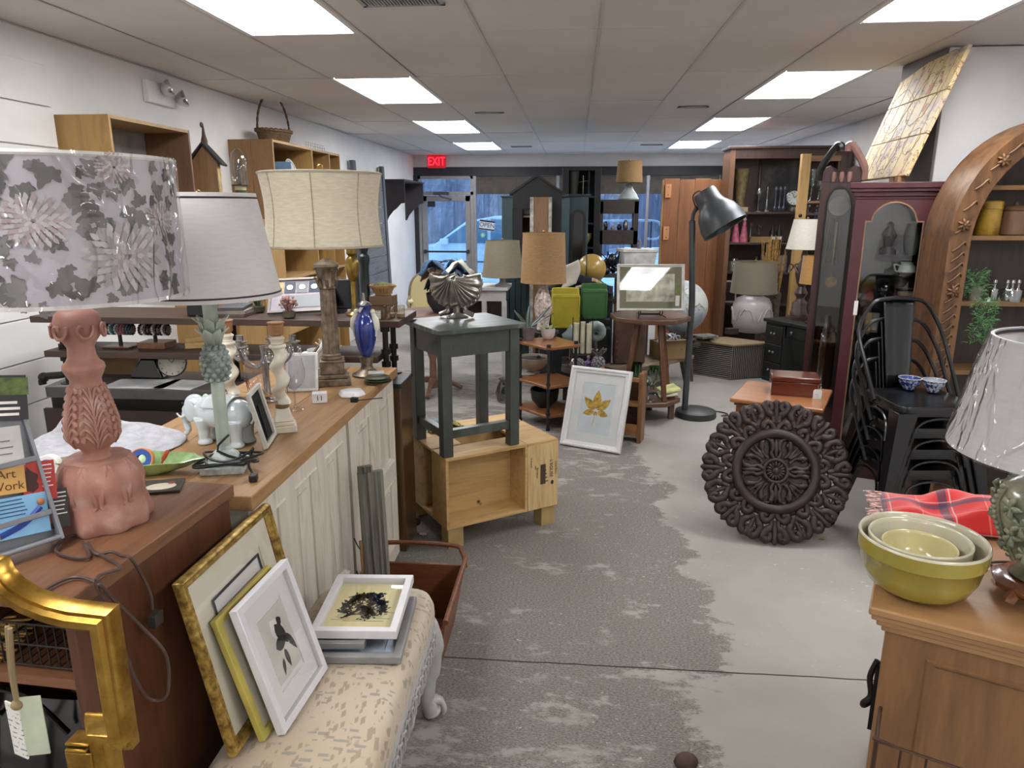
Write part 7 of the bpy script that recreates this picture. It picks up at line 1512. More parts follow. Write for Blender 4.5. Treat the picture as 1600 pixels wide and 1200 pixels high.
t_ = thing('small_cross','thin pale metal cross beside the grey vase','cross',onK(911,zs_[0]));b = B();b.box(-.03,-.03,0,.03,.03,.012);b.out('base',sil,t_);b = B();b.cyl((0,0,.012),(0,0,.22),.008);b.cyl((-.05,0,.15),(.05,0,.165),.007);b.out('cross_bars',sil,t_)
o = B();o.lathe([(.035,0),(.035,.012),(.015,.03),(.012,.12),(.02,.14),(.012,.16),(.012,.27),(.018,.3),(.004,.31)],16);o = o.out('thin_candlestick',pm('stick_grey','#4a4d55',.4,.3));o.location = onK(920,zs_[0]);tag(o,'slim dark grey candlestick right of the small cross','candlestick')
o = B();o.lathe([(.05,0),(.055,.01),(.11,.10),(.115,.15),(.105,.15),(.09,.08),(0,.03)],24);o = o.out('yellow_bowl',pm('bowl_yellow','#a9a468',.4,coat=.2));o.location = onK(911,zs_[2]);tag(o,'deep yellow bowl on a lower shelf of the black cabinet','bowl')
# dark étagère with lamp
Ye = 8.75;x0,x1 = span(936,998,Ye);w = x1-x0;za,zb_,zc2,zd = [at(960,y,Y=Ye).z for y in (312,334,360,382)]
ebw = wood('ebony_stain','#2a2522','#433b35','X',.45);t_ = thing('dark_etagere','dark wooden two-tier stand before the window with a burlap lamp on top','shelf',(x0,Ye,0))
b = B();b.box(0,0,zb_,w,.36,za);b.out('upper_apron',ebw,t_,bev=.003);b = B();b.box(0,0,zd,w,.36,zc2);b.out('lower_apron',ebw,t_,bev=.003)
for xa in (0.0,w-.05):
    for y in (0,.31): b = B();b.box(xa,y,0,xa+.05,y+.05,za-.02);b.out('post',ebw,t_)
b = B();b.box(.0,.02,.45,w,.34,.5);b.out('bottom_shelf',ebw,t_)
def base_urn(t_,z0,m_): b = B();b.lathe([(.12,0),(.125,.015),(.11,.03),(.10,.06),(.06,.11),(.045,.14),(.055,.16),(.03,.18),(.025,z0-.02),(.01,z0)],24,fn=lambda a,z: 1+.04*math.sin(a*12)*(.02 < z < .12));b.out('white_base',pm('urn_white','#a8b1b0',.4),t_)
p = at(982,312,Y=Ye+.18);p.z = za+.001
shade_lamp('table_lamp','small burlap lamp with white fluted base on the dark two-tier stand',p,18.5,20.5,252,285,base_urn,burl)
for k,(px,h,m,lab) in enumerate(((946,.1,gb,'black lumpy ornament on the lower tier of the dark stand'),(957,.05,pm('knick_white','#a9abb0',.4),'small white cup on the lower tier of the dark stand'),(967,.07,navy,'small black box on the lower tier of the dark stand'),(977,.12,sil,'silver bottle-shaped ornament on the lower tier of the dark stand'),(988,.03,gb,'flat black dish on the lower tier of the dark stand'))):
    q = at(px,360,Y=Ye+.12);o = B();o.lathe([(.02,0),(.028,.02),(.032,h*.5),(.02,h*.85),(.014,h),(0,h)],14,fn=lambda a,z: 1+.15*math.sin(a*3+k));o = o.out('ornament',m,sharp=60);o.location = (q.x,Ye+.12,zc2+.001);tag(o,lab,'ornament')
# jumble of black things and the white box
t_ = thing('jumble_table','small dark table of black oddments left of the white box','table',(at(955,420,Y=7.6).x,7.62,0));b = B();b.box(-.17,-.1,.88,.09,.2,.905);b.out('top',ebw,t_)
for x in (-.16,.05):
    for y in (-.08,.16): b = B();b.box(x,y,0,x+.03,y+.03,.88);b.out('leg',ebw,t_)
o = B();rn = random.Random(21)
for k in range(16): o.sph((rn.uniform(-.14,.05),rn.uniform(-.06,.14),rn.uniform(.04,.16)),rn.uniform(.025,.05),8,6,(1,.8,rn.uniform(.7,1.6)))
for k in range(8): a,c = V((rn.uniform(-.15,.12),rn.uniform(-.1,.1),.03)),V((rn.uniform(-.15,.12),rn.uniform(-.1,.1),.24));o.cyl(a,c,.006,n=6)
o = o.out('black_oddments',pm('odd_black','#191b20',.25,coat=.3));o.location = (at(955,420,Y=7.6).x,7.62,.906);o['kind'] = 'stuff';tag(o,'tangle of shiny black oddments on the small dark table','oddments')
x0,x1 = span(966,1034,7.45);z0,z1 = at(1000,432,Y=7.45).z,at(1000,390,Y=7.45).z
t_ = thing('box_stand','plain dark stand under the white box','stand',((x0+x1)/2,7.6,0));b = B();b.box(-.14,-.12,0,.14,.12,z0);b.out('stand_body',ebw,t_,bev=.004)
t_ = thing('white_box','white tapered planter box behind the olive-mat picture','box',((x0+x1)/2,7.6,z0+.001),12);hh = z1-z0;w = (x1-x0)*.40;b = B();b.hexa([(-w*.85,-.1,0),(w*.85,-.1,0),(w*.85,.1,0),(-w*.85,.1,0)],[(-w,-.13,hh-.03),(w,-.13,hh-.03),(w,.13,hh-.03),(-w,.13,hh-.03)]);b.out('box_body',wst,t_);b = B();b.box(-w-.012,-.142,hh-.03,w+.012,.142,hh);b.out('lid_rim',wst,t_,bev=.004)
b = B();b.lathe([(.02,hh),(.022,hh+.01),(.01,hh+.03),(.025,hh+.06),(.01,hh+.09)],12,c=(.02,0,0));b.out('knob',pm('knob_pewter','#76707a',.3,.5),t_)
# ================================================================ WOODEN DOOR LEANING AT THE RIGHT WINDOW
Yd = 8.35;x0,x1 = span(1036,1132,Yd);zt = at(1085,279,Y=Yd).z;w = x1-x0;dwd = wood('door_fir','#6d4327','#945f38','Z',.42,.5,coat=.15)
t_ = thing('plank_door','reddish-brown plank door with two pale blocks standing by the window','door',(x0,Yd,0))
for k in range(4): b = B();b.box(w*k/4+.001,0,0,w*(k+1)/4-.001,.04,zt-.012*(k % 2));b.out('plank',dwd,t_,bev=.002)
b = B();b.box(-.02,-.0,0,.0,.05,zt-.01);b.out('edge_strip',wood('edge_tan','#8a6238','#b08550','Z'),t_)
for y0,y1 in ((288,309),(354,375)): a,c = at(1042,y1,Y=Yd).z,at(1042,y0,Y=Yd).z;b = B();b.box(.01,-.03,a,.075,0,c);bl_k = b.out('hinge_block',wood('block_orange','#b0764a','#c98f60','Z'),t_,bev=.003);b = B();b.sph((.045,-.031,a+.03),.006,6,5);b.sph((.045,-.031,c-.03),.006,6,5);b.out('screws',pm('stand_black','#1f1f20'),bl_k)
# ================================================================ TALL DARK BOOKCASE ON THE RIGHT
Yb = 7.9;x0 = at(1136,330,Y=Yb).x;x1 = min(XR-.04,at(1308,330,Y=Yb).x+.1);ztb = at(1200,232,Y=Yb).z;w = x1-x0;mhg = wood('mahogany_dark','#2f211d','#4a352e','Z',.4,.6,coat=.15);bkp = wood('mahogany_back','#3a2a25','#523c34','Z',.45)
t_ = thing('tall_bookcase','tall dark mahogany bookcase full of curios at the right rear','bookcase',(x0,Yb,0))
for xa in (0,w-.05): b = B();b.box(xa,0,0,xa+.05,.40,ztb);b.out('upright',mhg if xa else wood('mahogany_edge','#5d4030','#7a573f','Z',.4),t_,bev=.002)
b = B();b.box(-.02,-.02,ztb,w+.02,.42,ztb+.025);b.box(.05,0,ztb-.1,w-.05,.03,ztb);b.out('cornice',mhg,t_,bev=.003);b = B();b.box(.05,.38,0,w-.05,.395,ztb);b.out('back_panel',bkp,t_)
ZBK = [at(1180,y,Y=Yb).z for y in (331,379,425)]+[at(1150,428,Y=Yb).z-.32,.1];ZBK = sorted(set(round(z,3) for z in ZBK),reverse=True)
for z in ZBK: b = B();b.box(.05,.02,z-.022,w-.05,.38,z);b.out('shelf_board',mhg,t_,bev=.001)
def K(px,lvl,dy=.15): p = at(px,330,Y=Yb+dy);return V((p.x,Yb+dy,ZBK[lvl]+.001))
def simple(name,lab,cat,P_,rows,m,n=18,fn=None,grp=None,rz=0):
    o = B();o.lathe(rows,n,fn=fn);o = o.out(name,m,sharp=50);o.location = P_;o.rotation_euler = (0,0,R(rz));return tag(o,lab,cat,grp)
simple('tall_vase','tall gold-brown trumpet vase at the left of the top bookcase shelf','vase',K(1155,0)+V((0,0,.05)),[(.05,0),(.055,.01),(.045,.05),(.06,.2),(.085,.38),(.09,.39),(.075,.38),(0,.1)],pm('vase_bronze','#6d5f40',.4,.2,var=.3,vs=20))
o = B();o.box(-.07,-.06,0,.07,.06,.048);o = o.out('book_pair',pm('book_cream','#a39074',.6));o.location = K(1156,0);tag(o,'pale book lying under the tall trumpet vase','book')
t_ = thing('framed_painting','large dark framed painting standing at the back of the top bookcase shelf','painting',mat=tr(K(1217,0,.34)) @ rot('X',-3));b = B();moulding(b,rectp(.48,.56),[(0,0),(0,-.02),(.012,-.024),(.025,-.012),(.025,0)]);b.out('frame',pm('frame_mahog','#4b332a',.4),t_)
b = B();b.box(-.22,-.006,.02,.22,-.002,.54);b.out('canvas',(lambda t: (t.col(t.ramp(t.noise(t.coord(),5,5,.6),[(.35,'#20232a'),(.52,'#39393c'),(.65,'#5a5250')])),t.rm(.35),t.m)[2])(NT('dark_canvas')),t_)
simple('silver_spoon_stand','tall silver spoon-like ornament beside the painting','ornament',K(1184,0,.1),[(.03,0),(.03,.01),(.006,.02),(.006,.13),(.025,.17),(.03,.2),(.015,.24),(.002,.25)],sil)
simple('silver_candlestick','silver candlestick with thin candle in front of the painting','candlestick',K(1197,0,.1),[(.035,0),(.035,.01),(.01,.03),(.018,.07),(.01,.1),(.014,.12),(.008,.13),(.008,.25),(0,.26)],sil)
t_ = thing('spindle_ornament','three dark spindles in a row in front of the painting','ornament',K(1217,0,.12));
for x in (-.045,0,.045): b = B();b.lathe([(.014,.0),(.018,.02),(.006,.04),(.006,.19),(.016,.21),(.008,.24)],10,c=(x,0,.02));b.out('spindle',pm('spindle_grey','#5d6070',.35,.4),t_)
b = B();b.box(-.07,-.03,0,.07,.03,.02);b.out('base',navy,t_)
t_ = thing('pocket_clock','round white-faced clock on the top shelf of the mahogany bookcase','clock',mat=tr(K(1239,0,.1)+V((0,0,.142))) @ rot('X',84));b = B();b.lathe([(0,-.02),(.08,-.02),(.085,0),(.075,.01),(.075,.004),(0,.004)],28);b.out('case',sil,t_);b = B();b.lathe([(0,.005),(.072,.005),(.072,.007),(0,.007)],28);f_ = b.out('dial',pm('dial_white','#c9cdca',.5),t_);b = B()
for k in range(12): a = 2*PI*k/12;b.cyl((.05*math.cos(a),.05*math.sin(a),.0075),(.066*math.cos(a),.066*math.sin(a),.0075),.004,n=4)
b.cyl((0,0,.009),(.03,.03,.009),.003,n=4);b.cyl((0,0,.009),(-.02,.05,.009),.003,n=4);b.out('marks',pm('clock_black','#15130f'),f_);b = B();b.cyl((0,-.085,-.0),(0,-.12,-.02),.03,.045);b.out('foot',sil,t_)
pkk = pm('pink_stripe','#a8566a',.4,var=.3,vs=25)
for k,(px,lab) in enumerate(((1152,'left pink checked cone figurine on the second bookcase shelf'),(1165,'right pink checked cone figurine on the second bookcase shelf'))):
    t_ = thing('cone_figurine',lab,'figurine',K(px,1,.08),group='pink cone figurines');b = B();b.lathe([(.045,0),(.042,.04),(.03,.12),(.018,.19),(.02,.2),(.008,.23)],16);b.out('gown',pkk,t_);b = B();b.sph((0,0,.24),.018,10,8);b.out('head',pm('porcelain','#c9b8b0',.3),t_)
simple('small_silver_vase','small silver bud vase right of the pink figurines','vase',K(1175,1,.14),[(.02,0),(.025,.02),(.01,.06),(.01,.15),(.03,.2),(.02,.21)],sil)
for k in range(2): o = B();o.box(-.11,-.07,0,.11,.07,.028);o = o.out('tan_book',pm('book_tan','#8d7248',.6));o.location = K(1190,1,.12)+V((0,0,.029*k));o.rotation_euler = (0,0,.06*k);tag(o,('lower tan book lying on the second shelf of the mahogany bookcase','upper tan book lying on the second shelf of the mahogany bookcase')[k],'book')
simple('glass_cup','small footed glass standing on the tan books','glass',K(1189,1,.12)+V((0,0,.058)),[(.03,0),(.008,.01),(.008,.05),(.03,.07),(.035,.12),(.03,.12),(.0,.07)],clg)
t_ = thing('black_figures','pair of black bottles with white labels at the middle of the second shelf','bottle',K(1215,1,.1));
for x in (-.035,.035): b = B();b.lathe([(.03,0),(.032,.1),(.012,.15),(.012,.19)],14,c=(x,0,0));bt = b.out('bottle',navy,t_);b = B();b.box(x-.025,-.034,.03,x+.025,-.031,.06);b.out('label',pm('tag_white','#d3d2cc'),bt)
t_ = thing('glass_tin','clear glass canister on the third shelf of the mahogany bookcase','canister',K(1152,2,.1));b = B();b.lathe([(.06,0),(.062,.13),(.055,.14)],20,cap=False);b.lathe([(0,.002),(.06,.002)],20,cap=False);b.out('glass',jg,t_,sharp=80);b = B();b.lathe([(0,.002),(.055,.002),(.055,.1),(0,.1)],16);b.out('contents',pm('tin_beige','#8a8278',.6),t_)
simple('clear_bottle','clear perfume bottle on the third shelf of the mahogany bookcase','bottle',K(1188,2,.08),[(.03,0),(.032,.08),(.015,.1),(.015,.12),(.02,.125),(.02,.16),(0,.165)],glassm('bottle_glass','#c9d6d4',.2),14)
for k in range(2): o = B();o.box(-.12,-.08,0,.12,.08,.085);o = o.out('lidded_box',pm('box_mauve','#77696b',.6));o.location = K(1215,2,.12)+V((0,0,.086*k));tag(o,('lower mauve box on the third shelf of the mahogany bookcase','upper mauve box on the third shelf of the mahogany bookcase')[k],'box')
t_ = thing('white_photo_frame','small white frame low at the left of the mahogany bookcase','picture frame',mat=tr(K(1151,3,.08)) @ rot('X',-12));b = B();moulding(b,rectp(.13,.24),[(0,0),(0,-.015),(.016,-.015),(.016,0)]);b.out('frame',wst,t_);b = B();b.box(-.055,-.005,.01,.055,-.002,.23);b.out('picture',pm('pic_brown','#3b2d28',.5),t_)
simple('small_teapot','small dark pot on the third shelf left of the clear bottle','pot',K(1172,2,.1),[(.04,0),(.055,.03),(.045,.06),(.02,.07),(.012,.085),(0,.09)],gb)
# pine shelf post with goblets
Yq = 7.35;x0,x1 = span(1246,1306,Yq);zt = at(1250,240,Y=Yq).z;pq = wood('post_pine','#9a7844','#bf9b62','Z',.5,.6,knots=True);w = x1-x0
t_ = thing('pine_shelf','open pine shelf frame with tall pale post and glass goblets','shelf',(x0,Yq,0));b = B();b.box(0,0,0,.085,.07,zt);b.out('front_post',pq,t_,bev=.003);pine_t = t_;t_loc = t_.location.copy();b = B();b.box(w,0,0,w+.05,.07,zt-.02);b.out('rear_post',mhg,t_)
zr = [at(1280,y,Y=Yq).z for y in (243,314)]
b = B();b.box(.085,.01,zr[0]-.05,w,.05,zr[0]-.0);b.out('top_rail',wood('rail_pine','#6d5238','#8b6b48','X'),t_)
b = B();b.box(.085,0,zr[1]-.02,w,.24,zr[1]);b.out('shelf_board',wood('rail_pine','#6d5238','#8b6b48','X'),t_);zq2 = at(1280,333,Y=Yq).z;b = B();b.box(.085,0,zq2-.02,w,.24,zq2);b.out('shelf_board',mhg,t_);b = B();b.sph((.03,-.005,at(1247,337,Y=Yq).z),.018,10,8);b.out('dark_knob',gb,t_)
for k,(px,h,lab) in enumerate(((1266,.3,'tall etched glass goblet on the pine shelf'),(1278,.24,'glass decanter on the pine shelf behind the goblet'),(1291,.28,'right-hand etched goblet on the pine shelf'))):
    q = at(px,314,Y=Yq+.1);goblet(V((q.x,Yq+.1,zr[1]+.001)),h,.036,clg,lab)
for k,(px,lab) in enumerate(((1262,'left small silver cup on the lower pine shelf board'),(1275,'middle small silver cup on the lower pine shelf board'),(1286,'right small silver cup on the lower pine shelf board'))):
    q = at(px,333,Y=Yq+.1);simple('silver_cup',lab,'cup',V((q.x,Yq+.1,zq2+.001)),[(.025,0),(.025,.005),(.006,.015),(.006,.035),(.025,.05),(.028,.075),(.02,.075)],sil,14,grp='silver cups on the pine shelf')
x0,x1 = span(1272,1302,Yq+.1);z0,z1 = at(1285,386,Y=Yq+.1).z,zq2-.021;b = B();b.box(x0-t_loc.x,.1,z0,x1-t_loc.x,.13,z1);b.out('blue_door',pm('panel_blue','#323c4c',.6),pine_t,bev=.003)
# ================================================================ WICKER TRUNK AND GREY LAMP
zt_k = .345;pA,pB,pC = at(1140,594,z=0),at(1075,583,z=0),at(1183,593,z=0)
exd = (pC-pA).normalized();exd = V((math.cos(R(14)),math.sin(R(14)),0));eyd = V((-exd.y,exd.x,0));Wk,Dk = .52,.46
def wick2(ax):
    t = NT('grey_wicker_'+ax);w = t.wave(t.coord(),17,.8,ax,detail=1);n = t.noise(t.coord(),30,3);t.col(t.ramp(t.math('ADD',t.math('MULTIPLY',w,.8),t.math('MULTIPLY',n,.2)),[(.3,'#221f1c'),(.55,'#565049'),(.8,'#8a837a')]));t.rm(.7);t.bump(w,.9,.01);return t.m
rzk = 40;tk = thing('wicker_chest','grey woven wicker chest under the white relief lamp','chest',pA,0)
dL = (pB-pA);dL.z = 0;LL = dL.length;dL.normalize();dRv = V((.75,.66,0)).normalized() if 0 else V((.93,.36,0)).normalized();WR = .40
def tp(a,c,z): q = dL*a+dRv*c;return (q.x,q.y,z)
b = B();b.hexa([tp(0,0,0),tp(0,WR,0),tp(LL,WR,0),tp(LL,0,0)],[tp(0,0,zt_k-.02),tp(0,WR,zt_k-.02),tp(LL,WR,zt_k-.02),tp(LL,0,zt_k-.02)]);b.out('body',wick2('Z'),tk,bev=.008)
b = B();b.hexa([tp(-.006,.006,0.01),tp(-.006,WR,.01),tp(0,WR,.01),tp(0,.006,.01)],[tp(-.006,.006,zt_k-.02),tp(-.006,WR,zt_k-.02),tp(0,WR,zt_k-.02),tp(0,.006,zt_k-.02)]);b.out('front_weave',wick2('X'),tk)
b = B();b.hexa([tp(-.02,-.015,zt_k-.02),tp(-.02,WR+.01,zt_k-.02),tp(LL+.01,WR+.01,zt_k-.02),tp(LL+.01,-.015,zt_k-.02)],[tp(-.02,-.015,zt_k),tp(-.02,WR+.01,zt_k),tp(LL+.01,WR+.01,zt_k),tp(LL+.01,-.015,zt_k)]);b.out('lid',wood('trunk_lid','#6d5c44','#8f7c5e','X'),tk,bev=.004)
def base_relief(t_,z0,m_):
    wm = pm('relief_white','#b5aeaf',.35,var=.05,coat=.2);b = B();H_ = z0-.02;b.lathe([(22*m_,0),(25*m_,.01),(27*m_,H_*.15),(29*m_,H_*.2),(30*m_,H_*.5),(29*m_,H_*.75),(24*m_,H_*.9),(16*m_,H_*.96),(13*m_,H_)],40)
    rn = random.Random(3)
    for k in range(16): a = 2*PI*k/16;b.tube(smooth([(30.3*m_*math.cos(a+t),30.3*m_*math.sin(a+t),H_*(.3+.35*abs(math.sin(t*5+k)))) for t in (0,.1,.2,.3)],3),.008,5)
    b.out('relief_vase',wm,t_,sharp=60);b = B();b.lathe([(14*m_,H_),(14*m_,z0+.0),(6*m_,z0+.02)],20);b.out('neck',pm('neck_taupe','#7d7268',.5),t_)
pl_ = tk.location+V(tp(LL*.45,WR*.95,zt_k+.001));q = at(1176,520,z=zt_k+.001);p = V((q.x,q.y+.10,zt_k+.001))
shade_lamp('table_lamp','grey drum lamp with white relief vase base on the wicker chest',p,31,35,409,457,base_relief,fabric('taupe_shade','#7b7261',.8,220,.04))
for k,(lab,m,w_,d_) in enumerate((('thick photo album at the bottom of the pile on the wicker chest',pm('album_brown','#5a4534',.5),.22,.16),('grey illustrated book in the pile on the wicker chest',pm('book_ivory','#a8a291',.5),.21,.15),('dark grey picture book topmost on the wicker chest',pm('book_grey','#5a5e5c',.4,var=.4,vs=25),.19,.13))):
    q = at(1098,524,z=zt_k+.02+.022*k);o = B();o.box(-w_/2,-d_/2,0,w_/2,d_/2,.021);o = o.out('picture_book',m,bev=.002);o.location = V((q.x+.02,q.y,zt_k+.001+.022*k));o.rotation_euler = (0,0,R(25+6*k));tag(o,lab,'book','books on the wicker chest')
q = at(1143,522,z=zt_k);o = B();o.box(-.06,-.035,0,.06,.035,.06);o = o.out('carved_box',pm('box_umber','#43312a',.5,bump=.5,bs=60),bev=.004);o.location = V((q.x,q.y,zt_k+.001));o.rotation_euler = (0,0,.3);tag(o,'small dark carved box between books and lamp on the wicker chest','box')
# ================================================================ BLACK DESK WITH TWO LAMPS
RZD = -62;pD = at(1205,597,z=0)+V((-.06,.12,0));bd_ = pm('desk_black','#1c1e1e',.45,var=.15,vs=5);dkk = thing('black_desk','black kneehole desk with worn edges and small knobs','desk',V((pD.x,pD.y,0)),RZD);hD = zrow(pD,497)
b = B();b.box(-.02,-.02,hD-.03,.90,.5,hD);b.out('top',bd_,dkk,bev=.004);b = B();b.box(0,0,0,.24,.46,hD-.03);b.out('pedestal',bd_,dkk,bev=.003);b = B();b.box(.24,.02,hD-.15,.88,.46,hD-.03);b.out('drawer_case',bd_,dkk);b = B();b.box(.83,0,0,.88,.46,hD-.15);b.out('side_panel',bd_,dkk)
wear = pm('desk_wear','#4a4038',.6)
dz = (hD-.07)/3
for k in range(3):
    z0 = .03+dz*k;b = B();b.box(.02,-.014,z0,.225,0,z0+dz-.02);dr = b.out('drawer',bd_,dkk,bev=.004);b = B();b.box(.018,-.012,z0+dz-.021,.227,-.002,z0+dz-.018);b.box(.018,-.012,z0-.002,.227,-.002,z0+.001);b.out('worn_edge',wear,dr)
    for x in (.10,.14): b = B();b.sph((x,-.026,z0+dz*.5),.012,10,8);b.cyl((x,-.014,z0+dz*.5),(x,-.026,z0+dz*.5),.005,n=8);b.out('knob',pm('knob_pewter','#76707a'),dr)
b = B();b.box(.26,.006,hD-.14,.81,.02,hD-.04);dr = b.out('drawer',bd_,dkk,bev=.003);b = B();b.sph((.33,-.006,hD-.09),.014,10,8);b.out('knob',pm('knob_pewter','#76707a'),dr)
mD = basis(pD,(math.cos(R(RZD)),math.sin(R(RZD)),0),(-math.sin(R(RZD)),math.cos(R(RZD)),0),(0,0,1))
def base_turned(t_,z0,m_):
    dkb = wood('turned_dark','#2d211d','#46352e','Z',.4,coat=.2);b = B();b.box(-.085,-.085,0,.085,.085,.03);b.lathe([(.08,.03),(.08,.07),(.07,.08),(.07,.15),(.04,.18),(.035,.2),(.06,.24),(.03,.3),(.05,.34),(.068,.42),(.05,.5),(.025,.54),(.03,z0-.06),(.015,z0)],24);b.out('turned_base',dkb,t_,sharp=50)
    b = B()
    for k in range(7): a = 2*PI*k/7;b.tube(smooth([(.03*math.cos(a),.03*math.sin(a),.42),(.11*math.cos(a),.11*math.sin(a),.5),(.13*math.cos(a+.5),.13*math.sin(a+.5),.43)],4),.006,5)
    b.out('twig_cage',dkb,t_)
q = at(1231,488,z=hD+.001);p = mD @ V((.17,.22,hD+.001));whl = fabric('white_linen_shade','#c6c0b4',.85,200,.04)
shade_lamp('table_lamp','white tapered lamp with dark turned base on the black desk',p,20,28,343,389,base_turned,whl)
def base_lyre(t_,z0,m_): b = B();b.lathe([(.06,0),(.06,.012),(.02,.03),(.012,.06)],20);b.out('foot',pm('bronze_dark','#38291f',.4,.4),t_);b = B();[b.tube(smooth([(s_*.01,0,.05),(s_*.05,0,.14),(s_*.02,0,z0*.7),(0,0,z0)],5),.012,8) for s_ in (-1,1)];b.out('lyre_stem',pm('bronze_dark','#38291f'),t_)
q = at(1256,480,z=hD+.001);p = mD @ V((.41,.14,hD+.001));amb = fabric('amber_shade','#ab7f43',.8,200,.05)
shade_lamp('table_lamp','amber shaded lamp with bronze base at the right of the black desk',p,22,24,400,443,base_lyre,amb)
wbk = pm('cream_wire','#a89a74',.5);p = mD @ V((.62,.22,hD+.001));t_ = thing('wire_basket','cream slanted wire basket on the black desk','basket',p,20);b = B()
b.box(-.12,-.09,.0,.12,.09,.008)
for z,k in ((.04,1.05),(.08,1.1)): b.tube([(x*k,y*k,z) for x,y in ((-.12,-.09),(.12,-.09),(.12,.09),(-.12,.09))],.004,5,closed=True)
for k in range(9): x = -.12+.03*k;b.tube([(x,-.09,0),(x*1.1,-.1,.08)],.003,4);b.tube([(x,.09,0),(x*1.1,.1,.08+.09*k/8)],.003,4)
b.tube(smooth([(-.13,-.1,.08),(-.1,0,.15),(.13,.0,.2),(.13,.1,.17)]),.006,6);b.out('wire_frame',wbk,t_)
b = B();p = mD @ V((.70,-.025,hD));b.grid(lambda u,v: (.13*(u-.5)*(1-.25*v)+.01*math.sin(u*14),-.012-.015*math.sin(u*14)*(.3+v)-.03*min(v*3,1),.012-.36*v+.02*math.sin(u*6)),24,14);b.grid(lambda u,v: (.13*(u-.5),-.04+.14*v,.012+.004*math.sin(u*14)),12,6)
o = b.out('lace_towel',(lambda t: (t.col(t.ramp(t.noise(t.coord((1,1,.6)),14,4),[(.35,'#8d7a70'),(.5,'#aaa09c'),(.62,'#9a8a62')])),t.rm(.85),t.m)[2])(NT('lace_towel')),solid=.004,sharp=180);o.location = p;o.rotation_euler = (0,0,R(RZD));tag(o,'fringed lace-edged towel hanging over the front of the black desk','towel')
p = at(1214,440,Y=7.35);t_ = thing('dried_stalks','bundle of dried straw stalks standing behind the grey lamp','stalks',V((at(1212,400,Y=7.62).x,7.74,0)));b = B();b.lathe([(.10,0),(.11,.3),(.12,.72),(.11,.72),(0,.6)],18,fn=lambda a,z: 1+.05*math.sin(a*9));b.out('burlap_wrap',(lambda: pm('sack','#6d6154',.9,var=.3,vs=40,bump=.4))(),t_);b = B();rn = random.Random(5)
for k in range(70): a = rn.uniform(0,6.28);r = rn.uniform(0,.09);b.cyl((r*math.cos(a),r*math.sin(a),.6),(r*1.4*math.cos(a)+rn.uniform(-.03,.03),r*1.4*math.sin(a),rn.uniform(1.0,1.32)),.004,n=4)
b.out('stalks',straw,t_)
# ================================================================ RED CURIO, CLOCK CASE, MAP BOARD, ARCH CABINET
def rotz(P_,deg): return tr(*P_) @ rot('Z',deg)
Yc = 4.13;cx0,cx1 = 1.555,1.94;zt = at(1405,290,Y=Yc).z;wC = cx1-cx0;oxb = pm('oxblood_paint','#4b2227',.35,var=.1,vs=5,coat=.2)
wC = .40;cx0 = cx1-wC*math.cos(R(20));cu = thing('curio_cabinet','oxblood red glazed curio cabinet with arched door','cabinet',(cx0,Yc+wC*math.sin(R(20)),0),-20);dC = .24
op = [(.06,.12),(wC-.055,.12)]+[(wC-.055,zt-.19),(wC-.085,zt-.19)]+[(wC/2+(wC/2-.09)*math.cos(R(q)),zt-.19+.105*math.sin(R(q))) for q in range(10,171,16)]+[(.09,zt-.19),(.06,zt-.19)]
def plate_with_hole(b,outer,inner,y0,y1):
    """flat board with a cut-out: ring of quads between matched outlines"""
    n = 72
    def res(poly,k):
        L = [0]
        for i in range(len(poly)): a,c = V(poly[i]),V(poly[(i+1) % len(poly)]);L.append(L[-1]+(c-a).length)
        return L
    c = V((sum(p[0] for p in inner)/len(inner),sum(p[1] for p in inner)/len(inner)))
    def hit(poly,ang):
        d = V((math.cos(ang),math.sin(ang)));best = None
        for i in range(len(poly)):
            a,e = V(poly[i])-c,V(poly[(i+1) % len(poly)])-c;s_ = e-a;den = d.x*s_.y-d.y*s_.x
            if abs(den) < 1e-9: continue
            t = (a.x*s_.y-a.y*s_.x)/den;u = (a.x*d.y-a.y*d.x)/den
            if t > 0 and -1e-6 <= u <= 1+1e-6: best = t if best is None else max(best,t)
        return c+d*best
    angs = sorted({2*PI*i/n for i in range(n)} | {math.atan2(p[1]-c.y,p[0]-c.x) % (2*PI) for p in list(outer)+list(inner)})
    O = [hit(outer,a) for a in angs];I = [hit(inner,a) for a in angs]
    L = [[(p.x,y0,p.y) for p in O],[(p.x,y0,p.y) for p in I],[(p.x,y1,p.y) for p in I],[(p.x,y1,p.y) for p in O]]
    L.append(L[0]);b.rings(L,cap=False)
b = B();plate_with_hole(b,[(0,0),(wC,0),(wC,zt-.06),(0,zt-.06)],op,0,.022);b.out('door',oxb,cu,sharp=30)
b = B();moulding(b,op,[(-.004,0),(-.002,-.005),(.004,-.005),(.004,0)]);b.out('gilt_bead',pm('bead_gilt','#8f6f55',.4,.3),cu)
for x in (0,wC-.018): b = B();b.box(x,.022,0,x+.018,dC,zt-.06);b.out('side_panel',oxb,cu)
b = B();b.box(.018,dC-.012,0,wC-.018,dC,zt-.06);b.out('back_mirror',(lambda t: (t.col('#6d7070'),t.rm(.06,.9),t.m)[2])(NT('aged_mirror')),cu)
b = B();
for k,(e,z0,z1) in enumerate(((.004,zt-.07,zt-.055),(.012,zt-.055,zt-.03),(.028,zt-.03,zt-.012),(.036,zt-.012,zt+.02))): b.box(-e,-e,z0,wC+e,dC,z1)
b.out('cornice',oxb,cu,bev=.003);ztC = zt+.02
b = B();b.box(.06,.012,.12,wC-.055,.015,zt-.08);b.out('glass',glassm('curio_glass','#f0f0f0',.03),cu)
ZC_ = [at(1400,y,Y=Yc+.1).z for y in (398,430,470,520)]
for z in ZC_: b = B();b.box(.02,.03,z-.006,wC-.02,dC-.014,z);b.out('glass_shelf',glassm('shelf_glass','#a9c4b8',.15),cu)
